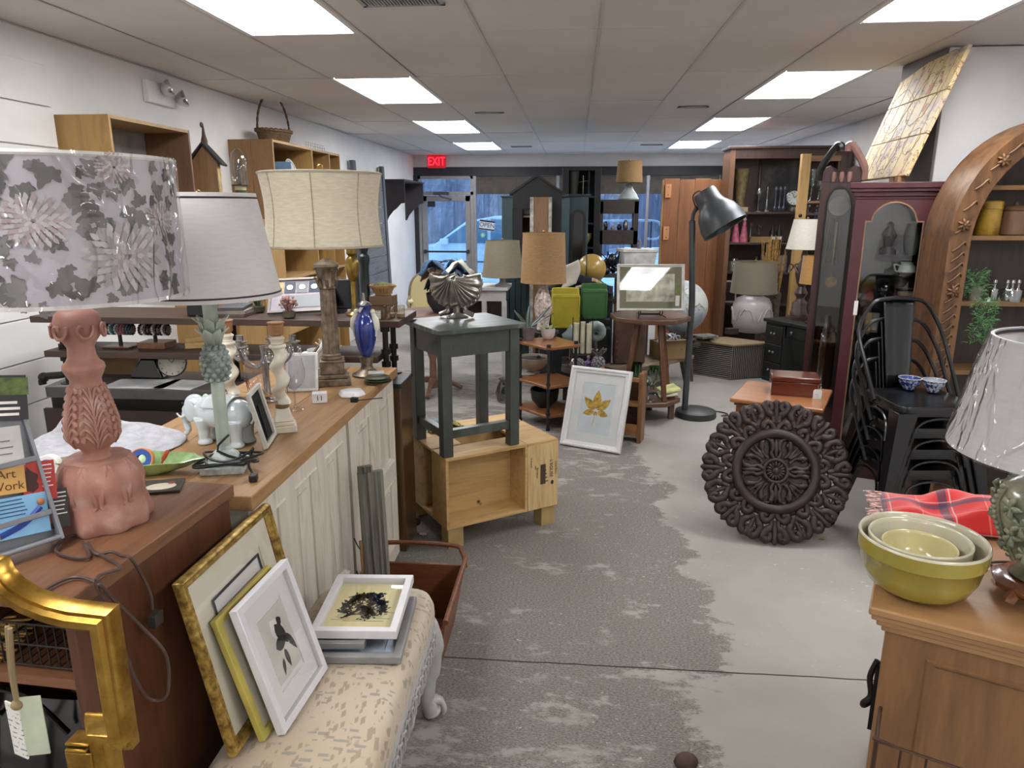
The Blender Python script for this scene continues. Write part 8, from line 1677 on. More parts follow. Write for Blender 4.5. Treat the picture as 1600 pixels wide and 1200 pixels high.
def CU(px,k): q = at(px,400,Y=Yc+.16);f_ = (q.x-cx0)/(cx1-cx0);return V((cx0+(cx1-cx0)*f_+.04,Yc+wC*math.sin(R(20))*(1-f_)+.11,ZC_[k]+.001))
simple('iron_figure','dark iron figure group on the top shelf of the red curio','figurine',CU(1378,0),[(.04,0),(.04,.02),(.02,.04),(.03,.08),(.04,.10),(.025,.13),(.012,.15),(.018,.165),(.0,.18)],pm('iron_fig','#1c191b',.35,.4),20,lambda a,z: 1+.35*math.sin(2*a)*(z > .03))
simple('grey_relief_vase','grey carved vase at the right of the top curio shelf','vase',CU(1409,0),[(.025,0),(.036,.05),(.04,.10),(.03,.14),(.025,.165),(.018,.165)],pm('grey_vase2','#4f5450',.5))
t_ = thing('white_jug','small white jug with handle on the second curio shelf','jug',CU(1406,1));b = B();b.lathe([(.03,0),(.045,.015),(.042,.045),(.03,.06),(.034,.068),(.028,.068)],20);b.out('jug_body',wpl,t_);b = B();b.tube(smooth([(-.04,0,.05),(-.07,0,.055),(-.06,0,.02),(-.042,0,.02)],4),.005,8);b.out('handle',wpl,t_)
simple('cream_bowl','cream bowl on the third curio shelf','bowl',CU(1412,2),[(.025,0),(.05,.025),(.055,.045),(.05,.045),(0,.02)],pm('bowl_cream','#b8b09a',.4));simple('black_pot','black rounded pot left on the third curio shelf','pot',CU(1380,2),[(.03,0),(.05,.03),(.045,.08),(.02,.1),(0,.1)],gb)
for k,(px,m) in enumerate(((1362,'cup_tan'),(1371,'cup_grey'))): simple('stacked_cups',('tan beaker at the left of the lowest curio shelf','grey beaker second from the left on the lowest curio shelf')[k],'beaker',CU(px,3),[(.02,0),(.025,.10),(.022,.10),(0,.02)],pm(m,('#a58d68','#8a8680')[k],.5))
o = B();o.box(-.025,-.025,0,.025,.025,.13);o = o.out('white_carton',pm('carton_white','#b9b6a8',.6));o.location = CU(1402,3);o.rotation_euler = (0,0,.5);tag(o,'tall white carton at the right of the lowest curio shelf','box')
# clock case
Yk2 = 4.78;wK = .225;kx1 = at(1346,420,Y=4.70).x-.06;kx0 = kx1-wK*math.cos(R(20));dkm = wood('clock_mahogany','#2a1614','#44221e','Z',.35,.7,coat=.3);dkb2 = pm('clock_black_paint','#17171a',.35)
gk = thing('longcase_clock','dark longcase clock with swan-neck pediment and glazed door','clock',(kx0,Yk2,0),-20);zh = at(1320,322,Y=Yk2).z
ok_ = [(.035,.3),(wK-.03,.3),(wK-.03,zh)]+[(wK/2+(wK/2-.035)*math.cos(R(q)),zh+.12*math.sin(R(q))) for q in range(10,171,16)]+[(.035,zh)]
ztk = at(1320,290,Y=Yk2).z+.02
b = B();plate_with_hole(b,[(0,0),(wK,0),(wK,ztk),(0,ztk)],ok_,0,.022);b.out('door',dkm,gk,sharp=30)
for x in (0,wK-.015): b = B();b.box(x,.022,0,x+.015,.22,ztk);b.out('side_panel',dkm,gk)
b = B();b.box(.015,.208,0,wK-.015,.22,ztk);b.out('back_panel',pm('clock_back','#39383a',.25,spec=.7),gk);b = B();b.box(.035,.012,.3,wK-.03,.014,zh+.1);b.out('glass',glassm('curio_glass','#f0f0f0'),gk)
b = B();moulding(b,ok_,[(0,0),(0,-.012),(.012,-.012),(.012,0)]);b.out('arched_bead',dkb2,gk,sharp=50)
b = B();b.prism([(0,ztk),(wK,ztk),(wK,ztk+.08),(wK*.8,ztk+.1),(wK*.62,ztk+.04),(wK*.5,ztk+.02),(wK*.38,ztk+.04),(wK*.2,ztk+.1),(0,ztk+.08)],.025,'Y',0);b.out('tympanum',dkm,gk,bev=.002)
for s_,m in ((-1,dkb2),(1,pm('scroll_rose','#96706a',.35,coat=.3))):
    b = B();c = wK/2;b.tube(smooth([(c+s_*(wK/2+.015),-.01,ztk+.01),(c+s_*(wK/2+.01),-.015,ztk+.08),(c+s_*wK*.36,-.02,ztk+.16),(c+s_*wK*.2,-.02,ztk+.21),(c+s_*wK*.10,-.02,ztk+.21),(c+s_*wK*.08,-.02,ztk+.18)],5),[.018]*5+[.022]*10+[.026]*8+[.022]*3,8);b.out('swan_neck',m,gk)
b = B();
for x in (.3,.5,.7): b.lathe([(.012,0),(.016,-.03),(.01,-.06),(0,-.065)],10,c=(wK*x,-.012,ztk+.06))
b.out('drop_carving',pm('scroll_rose','#96706a'),gk)
b = B();b.M = tr(wK/2,.1,zh-.0) @ rot('X',90);b.lathe([(0,0),(.06,0),(.06,.004),(0,.004)],28);b.out('dial',pm('dial_aged','#86837a',.4),gk)
for k,x in enumerate((.06,.085,.105,.13)): b = B();b.cyl((x,.1,zh-.08),(x,.1,zh-.08-.28),.007,n=10);b.out('chime_rod',sil,gk)
b = B();b.cyl((wK*.5,.08,zh-.1),(wK*.5,.08,zh-.46),.004,n=6);b.M = tr(wK*.5,.08,zh-.48) @ rot('X',90);b.lathe([(0,-.004),(.035,-.003),(.035,.003),(0,.004)],20);b.out('pendulum',brass2,gk)
pj = V((kx0+wK*.5*.94+.115*.34,Yk2-wK*.5*.34+.115*.94,.305));b = B();b.box(.016,.023,.28,wK-.016,.207,.30);b.out('case_floor',dkm,gk);simple('glass_demijohn','large clear glass jug standing inside the clock case','jug',pj,[(.06,0),(.078,.02),(.08,.42),(.07,.50),(.03,.54),(.025,.58),(.032,.59),(.026,.59)],glassm('jug_glass','#dfe3e4',.25,rough=.08),28,lambda a,z: 1+.012*math.sin(a*5+z*20))
t_ = thing('price_tag','white tag hanging from the black chair hoop before the clock','tag',at(1338,470,Y=3.62));b = B();b.box(-.008,-.001,-.07,.01,.001,0);b.out('card',pm('tag_white','#d3d2cc'),t_);b = B();b.cyl((0,0,0),(0,-.0,.03),.001,n=4);b.out('string',pm('string','#b8a88a'),t_)
# map board of three planks
def mapmat():
    t = NT('map_planks');v = t.coord();l = t.noise(t.coord(),5,6,.65,.8);ln = t.math('LESS_THAN',t.math('ABSOLUTE',t.math('SUBTRACT',t.noise(v,7,4,.6,.5),.5)),.008)
    c = t.ramp(l,[(.32,'#8d8088'),(.42,'#b5a28e'),(.5,'#c9b27f'),(.6,'#cfb98b'),(.68,'#b98a6e')]);c = t.mix(ln,c,'#6d5236');t.col(c);t.rm(.6);t.bump(t.noise(t.coord((1,8,1)),20,3),.1,.003);return t.m
bn_,bf_,tn_ = V((1.755,4.14,ztC+.032)),V((1.80,4.98,ztC+.032)),V((1.985,4.17,2.40))
mt = lean(bf_,bn_,tn_+(bf_-bn_));wB_ = (bf_-bn_).length;hB_ = (tn_-bn_).length
mp = thing('map_board','old world-map painted on three planks leaning above the red curio','map',mat=mt);mm_ = mapmat()
for k in range(3): b = B();b.box(-wB_/2,0,hB_*k/3+.002,wB_/2,.022,hB_*(k+1)/3-.002);b.out('plank',mm_,mp,bev=.003)
inkm = pm('map_ink','#7d6242',.7);b = B();rn = random.Random(14)
for cx,cz,r in ((-.2,.42,.13),(.14,.45,.14),(-.02,.15,.1),(.27,.2,.07)):
    pts = [];
    for i in range(26): a = 2*PI*i/26;q = r*(1+.28*mnoise.noise((math.cos(a)*2+cx*9,math.sin(a)*2,cz*7))+.1*rn.uniform(-1,1));pts.append((cx+q*1.3*math.cos(a),-.0015,cz+q*math.sin(a)))
    b.tube(pts,.0011,4,closed=True)
for k in range(6): b.tube([(-.36+.14*k,-.001,.02),(-.36+.14*k,-.001,hB_-.02)],.0008,4)
b.out('coast_lines',inkm,mp)
b = B();
for cx,cz,s_ in ((.16,.46,.09),(.22,.36,.06),(.05,.5,.05)): pts,cc = leafpts(cx,cz,s_,s_*.4,1.2,6,2);b.fan(pts,cc,lambda u,v: (u,-.001,v))
b.out('rose_countries',pm('map_rose','#c08468',.7),mp)
b = B();b.box(-wB_/2+.02,.024,hB_*.1,-wB_/2+.06,.045,hB_*.95);b.out('batten',wood('batten','#7d6a4c','#9c8762','Z'),mp);b = B();b.box(-wB_/2+.1,.02,hB_-.01,wB_/2-.2,.06,hB_+.02);b.out('rear_frame',pm('rear_grey','#6f6c66',.7),mp)
for k,(x,y) in enumerate(((1.765,4.22),(1.785,4.335))): o = B();o.box(-.02,-.02,0,.02,.02,.03);o = o.out('wood_block',wood('chock','#7d5a3a','#9c7850','X'));o.location = (x,y,ztC+.0005);tag(o,('front wooden chock under the map board on the red curio','rear wooden chock under the map board on the red curio')[k],'block')
# arch cabinet
Ya = 3.65;axc,azs,ra_,rz_,ia,iz_ = 2.315,1.42,.525,.585,.425,.485
cw = NT('antique_pine');n = cw.noise(cw.coord((9,9,1)),2.2,6,.65,.8);n2 = cw.noise(cw.coord(),14,4);cw.col(cw.mix(cw.ramp(n2,[(.56,'#000000'),(.68,'#ffffff')]),cw.ramp(n,[(.3,'#3f2918'),(.5,'#654428'),(.7,'#7d5836')]),'#4a2f1c'));cw.rm(.45);cw.bump(n2,.2,.005);cw = cw.m
ac_ = thing('arched_bookcase','antique pine bookcase with carved arched top on the right','bookcase',(axc,Ya,0));dA = .27
N_ = 26
outl = [(-ra_,0)]+[(-ra_*math.cos(R(180*i/N_)),azs+rz_*math.sin(R(180*i/N_))) for i in range(N_+1)]+[(ra_,0)]
inl = [(-ia,0)]+[(-ia*math.cos(R(180*i/N_)),azs+iz_*math.sin(R(180*i/N_))) for i in range(N_+1)]+[(ia,0)]
b = B()
rr_ = []
for (xo,zo),(xi,zi) in zip(outl,inl): rr_.append([(xo,0,zo),(xi,0,zi),(xi,.05,zi),(xi*1.0,.05,zi),(xo,.05,zo)])
b.rings(rr_,cap=True);b.out('carved_arch',cw,ac_,sharp=35)
b = B();rr_ = []
for xo,zo in outl: k = .0;cxn = xo/ra_;rr_.append([(xo,.05,zo),(xo*.965,.05,zo-.018 if zo > azs else zo),(xo*.965,dA,zo-.018 if zo > azs else zo),(xo,dA,zo)])
b.rings(rr_,cap=True);b.out('side_and_hood',cw,ac_,sharp=35)
b = B();b.prism([(x*.97,z) for x,z in outl],.012,'Y',dA-.012);b.out('back_panel',wood('arch_back','#2a211c','#3f322a','Z',.5,.6),ac_)
ZA = [at(1580,y,Y=Ya+.12).z for y in (290,368,470)]+[.78,.42,.08]
for k,z in enumerate(ZA):
    xw = ra_*.955*math.sqrt(max(.05,1-((z-azs)/rz_)**2)) if z > azs else ra_*.955
    b = B();b.box(-xw,.06,z-.022,xw,dA-.012,z);b.out('shelf',wood('arch_shelf','#5c4026','#7d5c38','X',.5),ac_,bev=.002)
b = B();rn = random.Random(31)
for k in range(5):           # carved flowers up the stile and around the arch
    pass
def oncurve(t):              # t in 0..1 from left foot up and over
    if t < .6: return V((-(ra_+ia)/2,-.002,.25+(azs-.25)*t/.6))
    a = (t-.6)/.4*PI;return V((-(ra_+ia)/2*math.cos(a),-.002,azs+(rz_+iz_)/2*math.sin(a)))
for i in range(40):
    c = oncurve(i/39);b.tube(smooth([c+V((-.03,0,-.02)),c+V((-.005,-.006,.0)),c+V((.02,-.004,.025)),c+V((.03,0,.01))],3),.005,5)
b.out('carved_vine',cw,ac_,sharp=80)
for t in (.2,.48,.62,.7,.8,.9):
    c = oncurve(t);b = B()
    for k in range(7): a = 2*PI*k/7;b.tube([c+V((0,-.006,0)),c+V((.018*math.cos(a),-.012,.018*math.sin(a))),c+V((.032*math.cos(a),-.004,.032*math.sin(a)))],[.006,.008,.003],5)
    b.sph(tuple(c+V((0,-.01,0))),.01,8,6);b.out('carved_flower',cw,ac_,sharp=80)
for x in (.018,-.018):
    b = B();b.box(-(ra_+ia)/2+x-.004,-.004,.1,-(ra_+ia)/2+x+.004,.0,1.0);b.out('reeding',cw,ac_)
def AR(px,k,dy=.15): q = at(px,400,Y=Ya+dy);return V((q.x,Ya+dy,ZA[k]+.001))
simple('yellow_canister','yellow printed tin canister on the arched bookcase','canister',AR(1535,1),[(.052,0),(.055,.005),(.055,.125),(.058,.127),(.058,.16),(.05,.166),(0,.166)],(lambda t: (t.col(t.ramp(t.noise(t.coord(),14,5,.7),[(.4,'#a8842f'),(.55,'#8d6c22'),(.66,'#5d4a1c')])),t.rm(.35),t.m)[2])(NT('tin_yellow')),28)
t_ = thing('brown_canister','brown wooden canister with lid knob beside the yellow tin','canister',AR(1575,1));b = B();b.lathe([(.055,0),(.06,.005),(.06,.115),(.055,.12),(0,.12)],28);b.out('body',wood('canister_brown','#4b3526','#6a4e38','Z',.4),t_);b = B();b.lathe([(.062,.12),(.064,.128),(.04,.14),(.012,.145),(.01,.16),(0,.165)],24);b.out('lid',wood('canister_brown','#4b3526','#6a4e38'),t_)
t_ = thing('word_sign','dark wooden sign with white letters M and ST behind the canisters','sign',AR(1575,1,.235));b = B();b.box(-.13,-.01,0,.2,.01,.11);b.out('board',pm('sign_dark','#28211e',.7),t_);lt_ = pm('letter_white','#c2bfba',.6)
text('lettering','M',.07,lt_,t_,tr(-.075,-.0105,.05) @ FACE,.001);text('lettering','ST',.07,lt_,t_,tr(.09,-.0105,.05) @ FACE,.001)
p = AR(1532,2,.12);t_ = thing('trailing_plant','bushy green trailing plant on the middle shelf of the arched bookcase','plant',p);b = B();b.lathe([(.03,0),(.04,.07),(0,.07)],16);b.out('pot',pm('pot_grey','#77736c',.6),t_);b = B();rn = random.Random(17)
for k in range(620):
    a = rn.uniform(0,6.28);z = rn.uniform(-.2,.15);r = .062*(1-.2*abs(z)/.2)*rn.uniform(.3,1);yy = min(0,r*math.sin(a)*.9)-.045 if z < .02 else r*math.sin(a)
    p0 = V((r*math.cos(a),yy-.05 if z < .02 else yy,z));d = V((rn.gauss(0,1)+math.cos(a),rn.gauss(0,1)-.6,rn.gauss(.1,.8))).normalized()*rn.uniform(.018,.034);
    b.tube([p0,p0+d*.6+V((0,0,.003)),p0+d],[.0016,.0018,.0006],3)
b.out('foliage',pm('trail_green','#4c7449',.6,var=.45,vs=60),t_)
for k,(px,lab,ww) in enumerate(((1562,'small glass bottle left of the glass caddy on the arched bookcase',.02),(1590,'ribbed glass caddy on the arched bookcase beside the trailing plant',.05))):
    t_ = thing('glass_cruet',lab,'glass',AR(px,2,.10));b = B();b.lathe([(ww,0),(ww*1.05,.055),(ww*.95,.06)],24,cap=False,sx=1,sy=.8,fn=lambda a,z: 1+.04*math.sin(a*16));b.lathe([(0,.003),(ww,.003)],20,cap=False,sy=.8);b.out('dish',glassm('cruet_glass','#cfd8d6',.25),t_,sharp=60)
    for x in ((0,) if k == 0 else (-.025,.0,.028)): b = B();b.lathe([(.012,.004),(.014,.05),(.006,.07),(.006,.085),(.011,.09),(.009,.105),(0,.108)],12,c=(x,0,0));b.out('stoppered_bottle',glassm('cruet_glass2','#dfe6e4',.3),t_)
t_ = thing('price_tag','small white tag on the glass caddy of the arched bookcase','tag',AR(1556,2,.05));b = B();b.box(-.007,-.001,0,.007,.001,.022);b.out('card',pm('tag_white','#d3d2cc'),t_)
# ================================================================ STACK OF BLACK METAL CHAIRS
blk_m = pm('black_gloss_metal','#0e0f11',.3,.25,var=.05,coat=.3)
def chair_mesh(t_):
    w,d = .36,.35;hs = .45
    def rsq(k,z,rad=.06,yo=0):
        pts = []
        for cx,cy,a0 in ((w/2-rad,d-rad,0),(-w/2+rad,d-rad,90),(-w/2+rad,rad,180),(w/2-rad,rad,270)):
            for i in range(6): a = R(a0+18*i);pts.append(((cx+rad*math.cos(a))*k,(cy-d/2+rad*math.sin(a))*k+d/2,z))
        return pts
    b = B();b.rings([rsq(1.0,hs-.045),rsq(1.0,hs-.01),rsq(.985,hs-.002),rsq(.95,hs),rsq(.88,hs-.004),rsq(.1,hs-.006)]);b.out('seat',blk_m,t_,sharp=50)
    for sx in (-1,1):
        for fy in (0,1):
            x0,y0 = sx*(w/2+.005),(-.005 if fy == 0 else d+.005);x1,y1 = sx*(w/2+.055),(-.055 if fy == 0 else d+.055)
            b = B();e = -sx;g = 1 if fy == 0 else -1
            for (ax,ay,bx,by) in ((e*.085,0,0,0),(0,0,0,g*.085)):
                b.hexa([(x1+ax*.3,y1+ay*.3,0),(x1+bx*.3,y1+by*.3,0),(x1+bx*.3-sx*.004,y1+by*.3+g*.004,0),(x1+ax*.3-sx*.004,y1+ay*.3+g*.004,0)],[(x0+ax,y0+ay,hs-.03),(x0+bx,y0+by,hs-.03),(x0+bx-sx*.004,y0+by+g*.004,hs-.03),(x0+ax-sx*.004,y0+ay+g*.004,hs-.03)])
            b.out('leg',blk_m,t_,bev=.0015)
    ofs = lambda z: .007+.05*(hs-.03-z)/.42
    for fy,yb in ((0,0),(1,d)):
        b = B();sg = -1 if fy == 0 else 1;b.tube(smooth([(x,yb+sg*ofs(z),z) for x,z in ((-w/2+.05,hs-.17),(-w/2+.085,hs-.08),(0,hs-.052),(w/2-.085,hs-.08),(w/2-.05,hs-.17))],6),.0055,6);b.out('arched_brace',blk_m,t_)
    for sx in (-1,1): b = B();b.tube(smooth([(sx*(w/2+ofs(z)),y,z) for y,z in ((.05,hs-.17),(.085,hs-.08),(d/2,hs-.052),(d-.085,hs-.08),(d-.05,hs-.17))],6),.0055,6);b.out('arched_brace',blk_m,t_)
    b = B();ln = .10;hoop = [(-w/2-.015,d*.55,hs-.02),(-w/2-.02,d*.85,hs+.12),(-w/2-.016,d+ln*.6,hs+.27),(-w/2+.05,d+ln*.95,hs+.39),(-w/2+.13,d+ln,hs+.415),(w/2-.13,d+ln,hs+.415),(w/2-.05,d+ln*.95,hs+.39),(w/2+.016,d+ln*.6,hs+.27),(w/2+.02,d*.85,hs+.12),(w/2+.015,d*.55,hs-.02)]
    b.tube(smooth(hoop,6),.0095,8);b.out('back_hoop',blk_m,t_)
    b = B();ws,wt = .055,.075
    b.grid(lambda u,v: ((u-.5)*2*(ws+(wt-ws)*v),d+.014+(ln-.014)*v+.010*(1-4*(u-.5)**2)*(1 if abs(u-.5) > .12 else .7),hs-.002+.412*v),18,10);b.out('back_splat',blk_m,t_,solid=.004,sharp=60)
cpos = V((1.597,3.125,0));labs = ('lowest black metal chair of the stack by the red plaid blanket','second black metal chair from the floor in the stack','third black metal chair from the floor in the stack','topmost black metal chair of the stack, carrying two blue-patterned bowls')
ch0 = thing('metal_chair',labs[0],'chair',cpos,5,'stacked black metal chairs');chair_mesh(ch0)
for k in range(1,4): dup(ch0,cpos+V((0,-.004*k,.0985*k)),5,labs[k])
zst = .45+.0985*3+.002
for k,(px,py,lab,cc) in enumerate(((1424,612,'blue patterned tea bowl with blue interior on the top black chair','#2f427c'),(1462,616,'white tea bowl with dark blue landscape pattern on the top black chair','#8f959d'))):
    q = at(px,py,z=zst-.006);t_ = thing('tea_bowl',lab,'bowl',V((q.x,q.y+.03,zst)),group='tea bowls on the chair');b = B();
    bw_ = NT('willow_%d' % k);n = bw_.noise(bw_.coord(),75,4,.7);bw_.col(bw_.ramp(n,[(.47,'#2a3560'),(.52,'#b9bec6')] if k else [(.5,'#27356f'),(.56,'#aab2c6')]));bw_.rm(.15,coat=.5)
    b.lathe([(.024,0),(.026,.006),(.045,.03),(.05,.055),(.0485,.055),(.043,.03)],32);b.out('bowl_body',bw_.m,t_);b = B();b.lathe([(0,.012),(.03,.016),(.0425,.031),(.0478,.052)],28,cap=False);b.out('interior',pm('tea_in_%d' % k,cc,.2,coat=.4),t_);b = B();b.lathe([(.0484,.0545),(.0506,.0535),(.0508,.0565),(.0484,.0565),(.0484,.0545)],32,cap=False);b.out('rim',wpl,t_)
# ================================================================ END TABLE, BOX AND CARVED MEDALLION
zE = .60;eA,eB,eC,eD = [at(x,y,z=zE) for x,y in ((1140,622),(1287,640),(1325,603),(1205,591))]
ex = (eB-eA);ex.z = 0;wE = ex.length;ex.normalize();ey = V((-ex.y,ex.x,0));dE = min(.46,(eD-eA).dot(ey))
et = thing('end_table','honey-brown wooden end table behind the carved medallion','table',mat=basis(V((eA.x,eA.y,0)),ex,ey,V((0,0,1))));hw_t = wood('honey_top','#7d4a28','#a56c40','X',.32,.6,coat=.4);hw_s = wood('honey_side','#5c3820','#7d5232','Z',.4,.7,coat=.15)
b = B();b.box(0,0,zE-.022,wE,dE,zE);b.out('top',hw_t,et,bev=.006);b = B();b.box(.02,.02,zE-.04,wE-.02,dE-.02,zE-.022);b.out('top_moulding',hw_s,et,bev=.004);b = B();b.box(.03,.03,.12,wE-.03,dE-.03,zE-.04);b.out('cabinet_body',hw_s,et,bev=.003)
for x in (.02,wE-.07):
    for y in (.02,dE-.07): b = B();b.hexa([(x+.008,y+.008,0),(x+.042,y+.008,0),(x+.042,y+.042,0),(x+.008,y+.042,0)],[(x,y,.14),(x+.05,y,.14),(x+.05,y+.05,.14),(x,y+.05,.14)]);b.out('foot',wood('foot_dark','#2f1f16','#463022','Z'),et)
bA,bB = at(1204,617,z=zE+.001),at(1279,622,z=zE+.001);mx = thing('mahogany_box','red-brown mahogany lidded box on the end table','box',(bA+bB)/2+V((0,.0,0)),math.degrees(math.atan2((bB-bA).y,(bB-bA).x)));wX = (bB-bA).length;mh = wood('box_mahogany','#41180f','#5f2a1c','X',.22,.6,coat=.5);hX = zrow(bA,588)-zE
b = B();b.box(-wX/2,0,0,wX/2,.17,hX*.72);b.out('box_body',mh,mx,bev=.003);b = B();b.box(-wX/2-.003,-.003,hX*.74,wX/2+.003,.173,hX);b.out('lid',mh,mx,bev=.006)
t_ = thing('price_tag','white hang tag with blue writing on the mahogany box','tag',at(1276,628,Y=(bB.y-.012)),math.degrees(math.atan2((bB-bA).y,(bB-bA).x)));b = B();b.prism([(-.022,-.0),(.022,-.0),(.022,.058),(.014,.068),(-.014,.068),(-.022,.058)],.0015,'Y',0);b.out('card',pm('tag_bright','#d9d9d8',.6),t_);b = B()
for k in range(3): b.box(-.012,-.0006,.016+.011*k,.012-.004*k,0,.0175+.011*k)
b.out('handwriting',pm('ink_blue','#6a83a8',.6),t_);b = B();b.cyl((0,.0,.062),(.002,.006,.09),.001,n=4);b.out('string',pm('string','#b8a88a'),t_)
# medallion
md_m = NT('carved_brown');n = md_m.noise(md_m.coord(),24,5);md_m.col(md_m.ramp(n,[(.3,'#1f1613'),(.6,'#31231e'),(.8,'#41302a')]));md_m.rm(.5,spec=.4);md_m.bump(n,.25,.004);md_m = md_m.m
rM = .355;base = V((.985,3.235,.006));tilt = 24;mt = tr(base) @ rot('Z',-6) @ rot('X',-tilt) @ tr(0,0,rM)
me_ = thing('carved_medallion','round dark brown openwork carved medallion leaning on the end table','carving',mat=mt)
b = B()
def polar(r,a,y=0): return V((r*math.sin(a),y,r*math.cos(a)))
b.tube([polar(.185,2*PI*i/72,-.004) for i in range(72)],.026,12,closed=True);b.out('inner_ring',md_m,me_)
b = B();b.tube([polar(.214,2*PI*i/72,.006) for i in range(72)],.012,8,closed=True);b.M = rot('X',90);b.lathe([(0,-.012),(.175,-.012),(.175,-.002),(0,-.002)],48);b.out('backing_disc',md_m,me_)
for k in range(8):
    a0 = 2*PI*k/8
    b = B()
    for s_ in (-1,1):
        q = lambda r,da,y=-.004: polar(r,a0+s_*da,y)
        b.tube(smooth([q(.205,.03),q(.235,.10),q(.245,.20),q(.225,.27),q(.212,.22),q(.222,.17)],5),[.015]*8+[.018]*10+[.014]*8,8)
        b.tube(smooth([q(.24,.05),q(.272,.07),q(.298,.15),q(.325,.17),q(.335,.10),q(.315,.07),q(.302,.10)],5),[.014]*6+[.020]*14+[.016]*11,8)
        b.tube(smooth([q(.235,.38),q(.262,.30),q(.285,.24),q(.322,.27),q(.335,.34),q(.318,.37),q(.305,.33)],5),[.014]*6+[.019]*14+[.016]*11,8)
        b.tube([q(.335,.34),q(.342,.20)],.0,4) if 0 else None
    b.lathe([(.001,-.03),(.016,-.01),(.012,.008),(.001,.03)],10,c=tuple(polar(.335,a0)),sx=.9,sy=.9) if 0 else b.tube([polar(.24,a0),polar(.29,a0,-.008),polar(.325,a0,-.008),polar(.342,a0,-.004),polar(.356,a0)],[.011,.013,.012,.018,.004],8)
    b.tube([polar(.236,a0-.39),polar(.28,a0-.393,-.008),polar(.315,a0-.393,-.008),polar(.334,a0-.393,-.004),polar(.347,a0-.393)],[.010,.011,.010,.015,.004],8)
    b.tube(smooth([polar(.296,a0-.39),polar(.300,a0-.25),polar(.294,a0-.1),polar(.300,a0)],3),.010,6);b.tube(smooth([polar(.296,a0+.39),polar(.300,a0+.25),polar(.294,a0+.1),polar(.300,a0)],3),.010,6)
    b.out('scroll_spray',md_m,me_,sharp=80)
for k in range(4):
    a0 = 2*PI*k/4;b = B()
    for s_ in (-1,1):
        q = lambda r,da,y=-.014: polar(r,a0+s_*da,y)
        b.tube(smooth([q(.06,.15),q(.09,.25),q(.115,.12),q(.15,.16),q(.162,.28)],5),[.010]*8+[.013]*8+[.006]*5,7);b.tube(smooth([q(.075,.55),q(.105,.62),q(.14,.5),q(.15,.42),q(.13,.40)],5),[.009]*8+[.014]*8+[.008]*5,7)
        b.tube(smooth([q(.09,.785),q(.12,.72),q(.155,.70)],4),[.012]*5+[.006]*4,7)
    b.tube([polar(.07,a0,-.014),polar(.12,a0,-.018),polar(.16,a0,-.012)],[.006,.014,.004],8);b.out('leaf_carving',md_m,me_,sharp=80)
b = B();b.tube([polar(.055,2*PI*i/40,-.014) for i in range(40)],.010,8,closed=True);
for k in range(16): a = 2*PI*k/16;b.tube([polar(.018,a,-.014),polar(.034,a,-.022),polar(.046,a,-.014)],[.004,.007,.004],6)
b.sph((0,-.016,0),.018,12,8,(1,.7,1));b.out('rosette',md_m,me_,sharp=80)
# ================================================================ FOREGROUND RIGHT CABINET
zF = .80;fA = at(1358,948,z=zF);rzF = -25.5;peach = NT('peach_pine');n = peach.noise(peach.coord((1,4,4)),3,6,.6,.6);peach.col(peach.ramp(n,[(.3,'#8a6440'),(.55,'#a37b52'),(.75,'#ad875f')]));peach.rm(.4,coat=.15);peach = peach.m
fc_ = thing('panelled_cabinet','light brown panelled wooden cabinet in the right foreground','cabinet',V((fA.x,fA.y,0)),rzF);wF,dF = .95,.68
b = B();b.box(0,0,zF-.018,wF,dF,zF);b.out('top',peach,fc_,bev=.004)
b = B()
for e,z0,z1 in ((.006,zF-.03,zF-.018),(.016,zF-.045,zF-.03),(.026,zF-.06,zF-.045)): b.box(e,e,z0,wF-e,dF-e,z1)
b.out('top_moulding',peach,fc_,bev=.003)
b = B();b.box(.034,.05,0,wF-.034,dF-.03,zF-.06);b.out('carcass',peach,fc_,bev=.003)
pn_ = [(.115,.10),(wF-.115,.10),(wF-.115,zF-.105),(.115,zF-.105)];peachZ = wood('peach_shaded_front','#6b4b31','#86613f','Z',.4,.5,coat=.15)  # front wood coloured darker than the top, its shadow painted in
b = B();plate_with_hole(b,[(.034,0),(wF-.034,0),(wF-.034,zF-.06),(.034,zF-.06)],pn_,.036,.052);b.out('front_frame',peachZ,fc_,bev=.002)
b = B();moulding(b,pn_,[(-.004,.036),(0,.031),(.006,.034),(.012,.042),(.018,.047),(.018,.051)]);b.out('panel_bead',peachZ,fc_,sharp=40)
b = B();b.box(.13,.046,.115,wF-.13,.0505,zF-.12);b.out('front_panel',peachZ,fc_)
irn = pm('wrought_iron','#191513',.45,.5);b = B();b.tube(smooth([(.028,.06,zF-.15),(.018,.055,zF-.19),(.024,.05,zF-.23),(.012,.045,zF-.25),(.014,.06,zF-.265),(.026,.062,zF-.25),(.024,.055,zF-.225)],5),.006,8);b.box(.026,.045,zF-.31,.035,.075,zF-.16);b.out('iron_latch',irn,fc_)
mF = basis(V((fA.x,fA.y,0)),(math.cos(R(rzF)),math.sin(R(rzF)),0),(-math.sin(R(rzF)),math.cos(R(rzF)),0),(0,0,1))
# wire rack in front of it
p = mF @ V((.045,-.13,0));t_ = thing('wire_rack','rusty brown wire grid rack at the foot of the right cabinet','rack',p,rzF);rw = pm('rust_wire','#4a3226',.5,.5);zr_ = zrow(p,1158)
b = B();wirep(b,0,.5,0,.01,zr_,12,9,.0022);b.out('front_grid',rw,t_);b = B();b.M = rot('Z',90);wirep(b,0,.11,0,.01,zr_,4,9,.0022);b.out('side_grid',rw,t_);b = B();b.tube([(0,0,zr_),(0,0,0)],.004,6);b.tube([(0,.11,zr_),(0,.11,0)],.004,6);b.tube(smooth([(0,0,zr_),(-.004,-.004,zr_+.008),(.03,-.002,zr_+.004)]),.003,6);b.out('frame_wire',rw,t_)
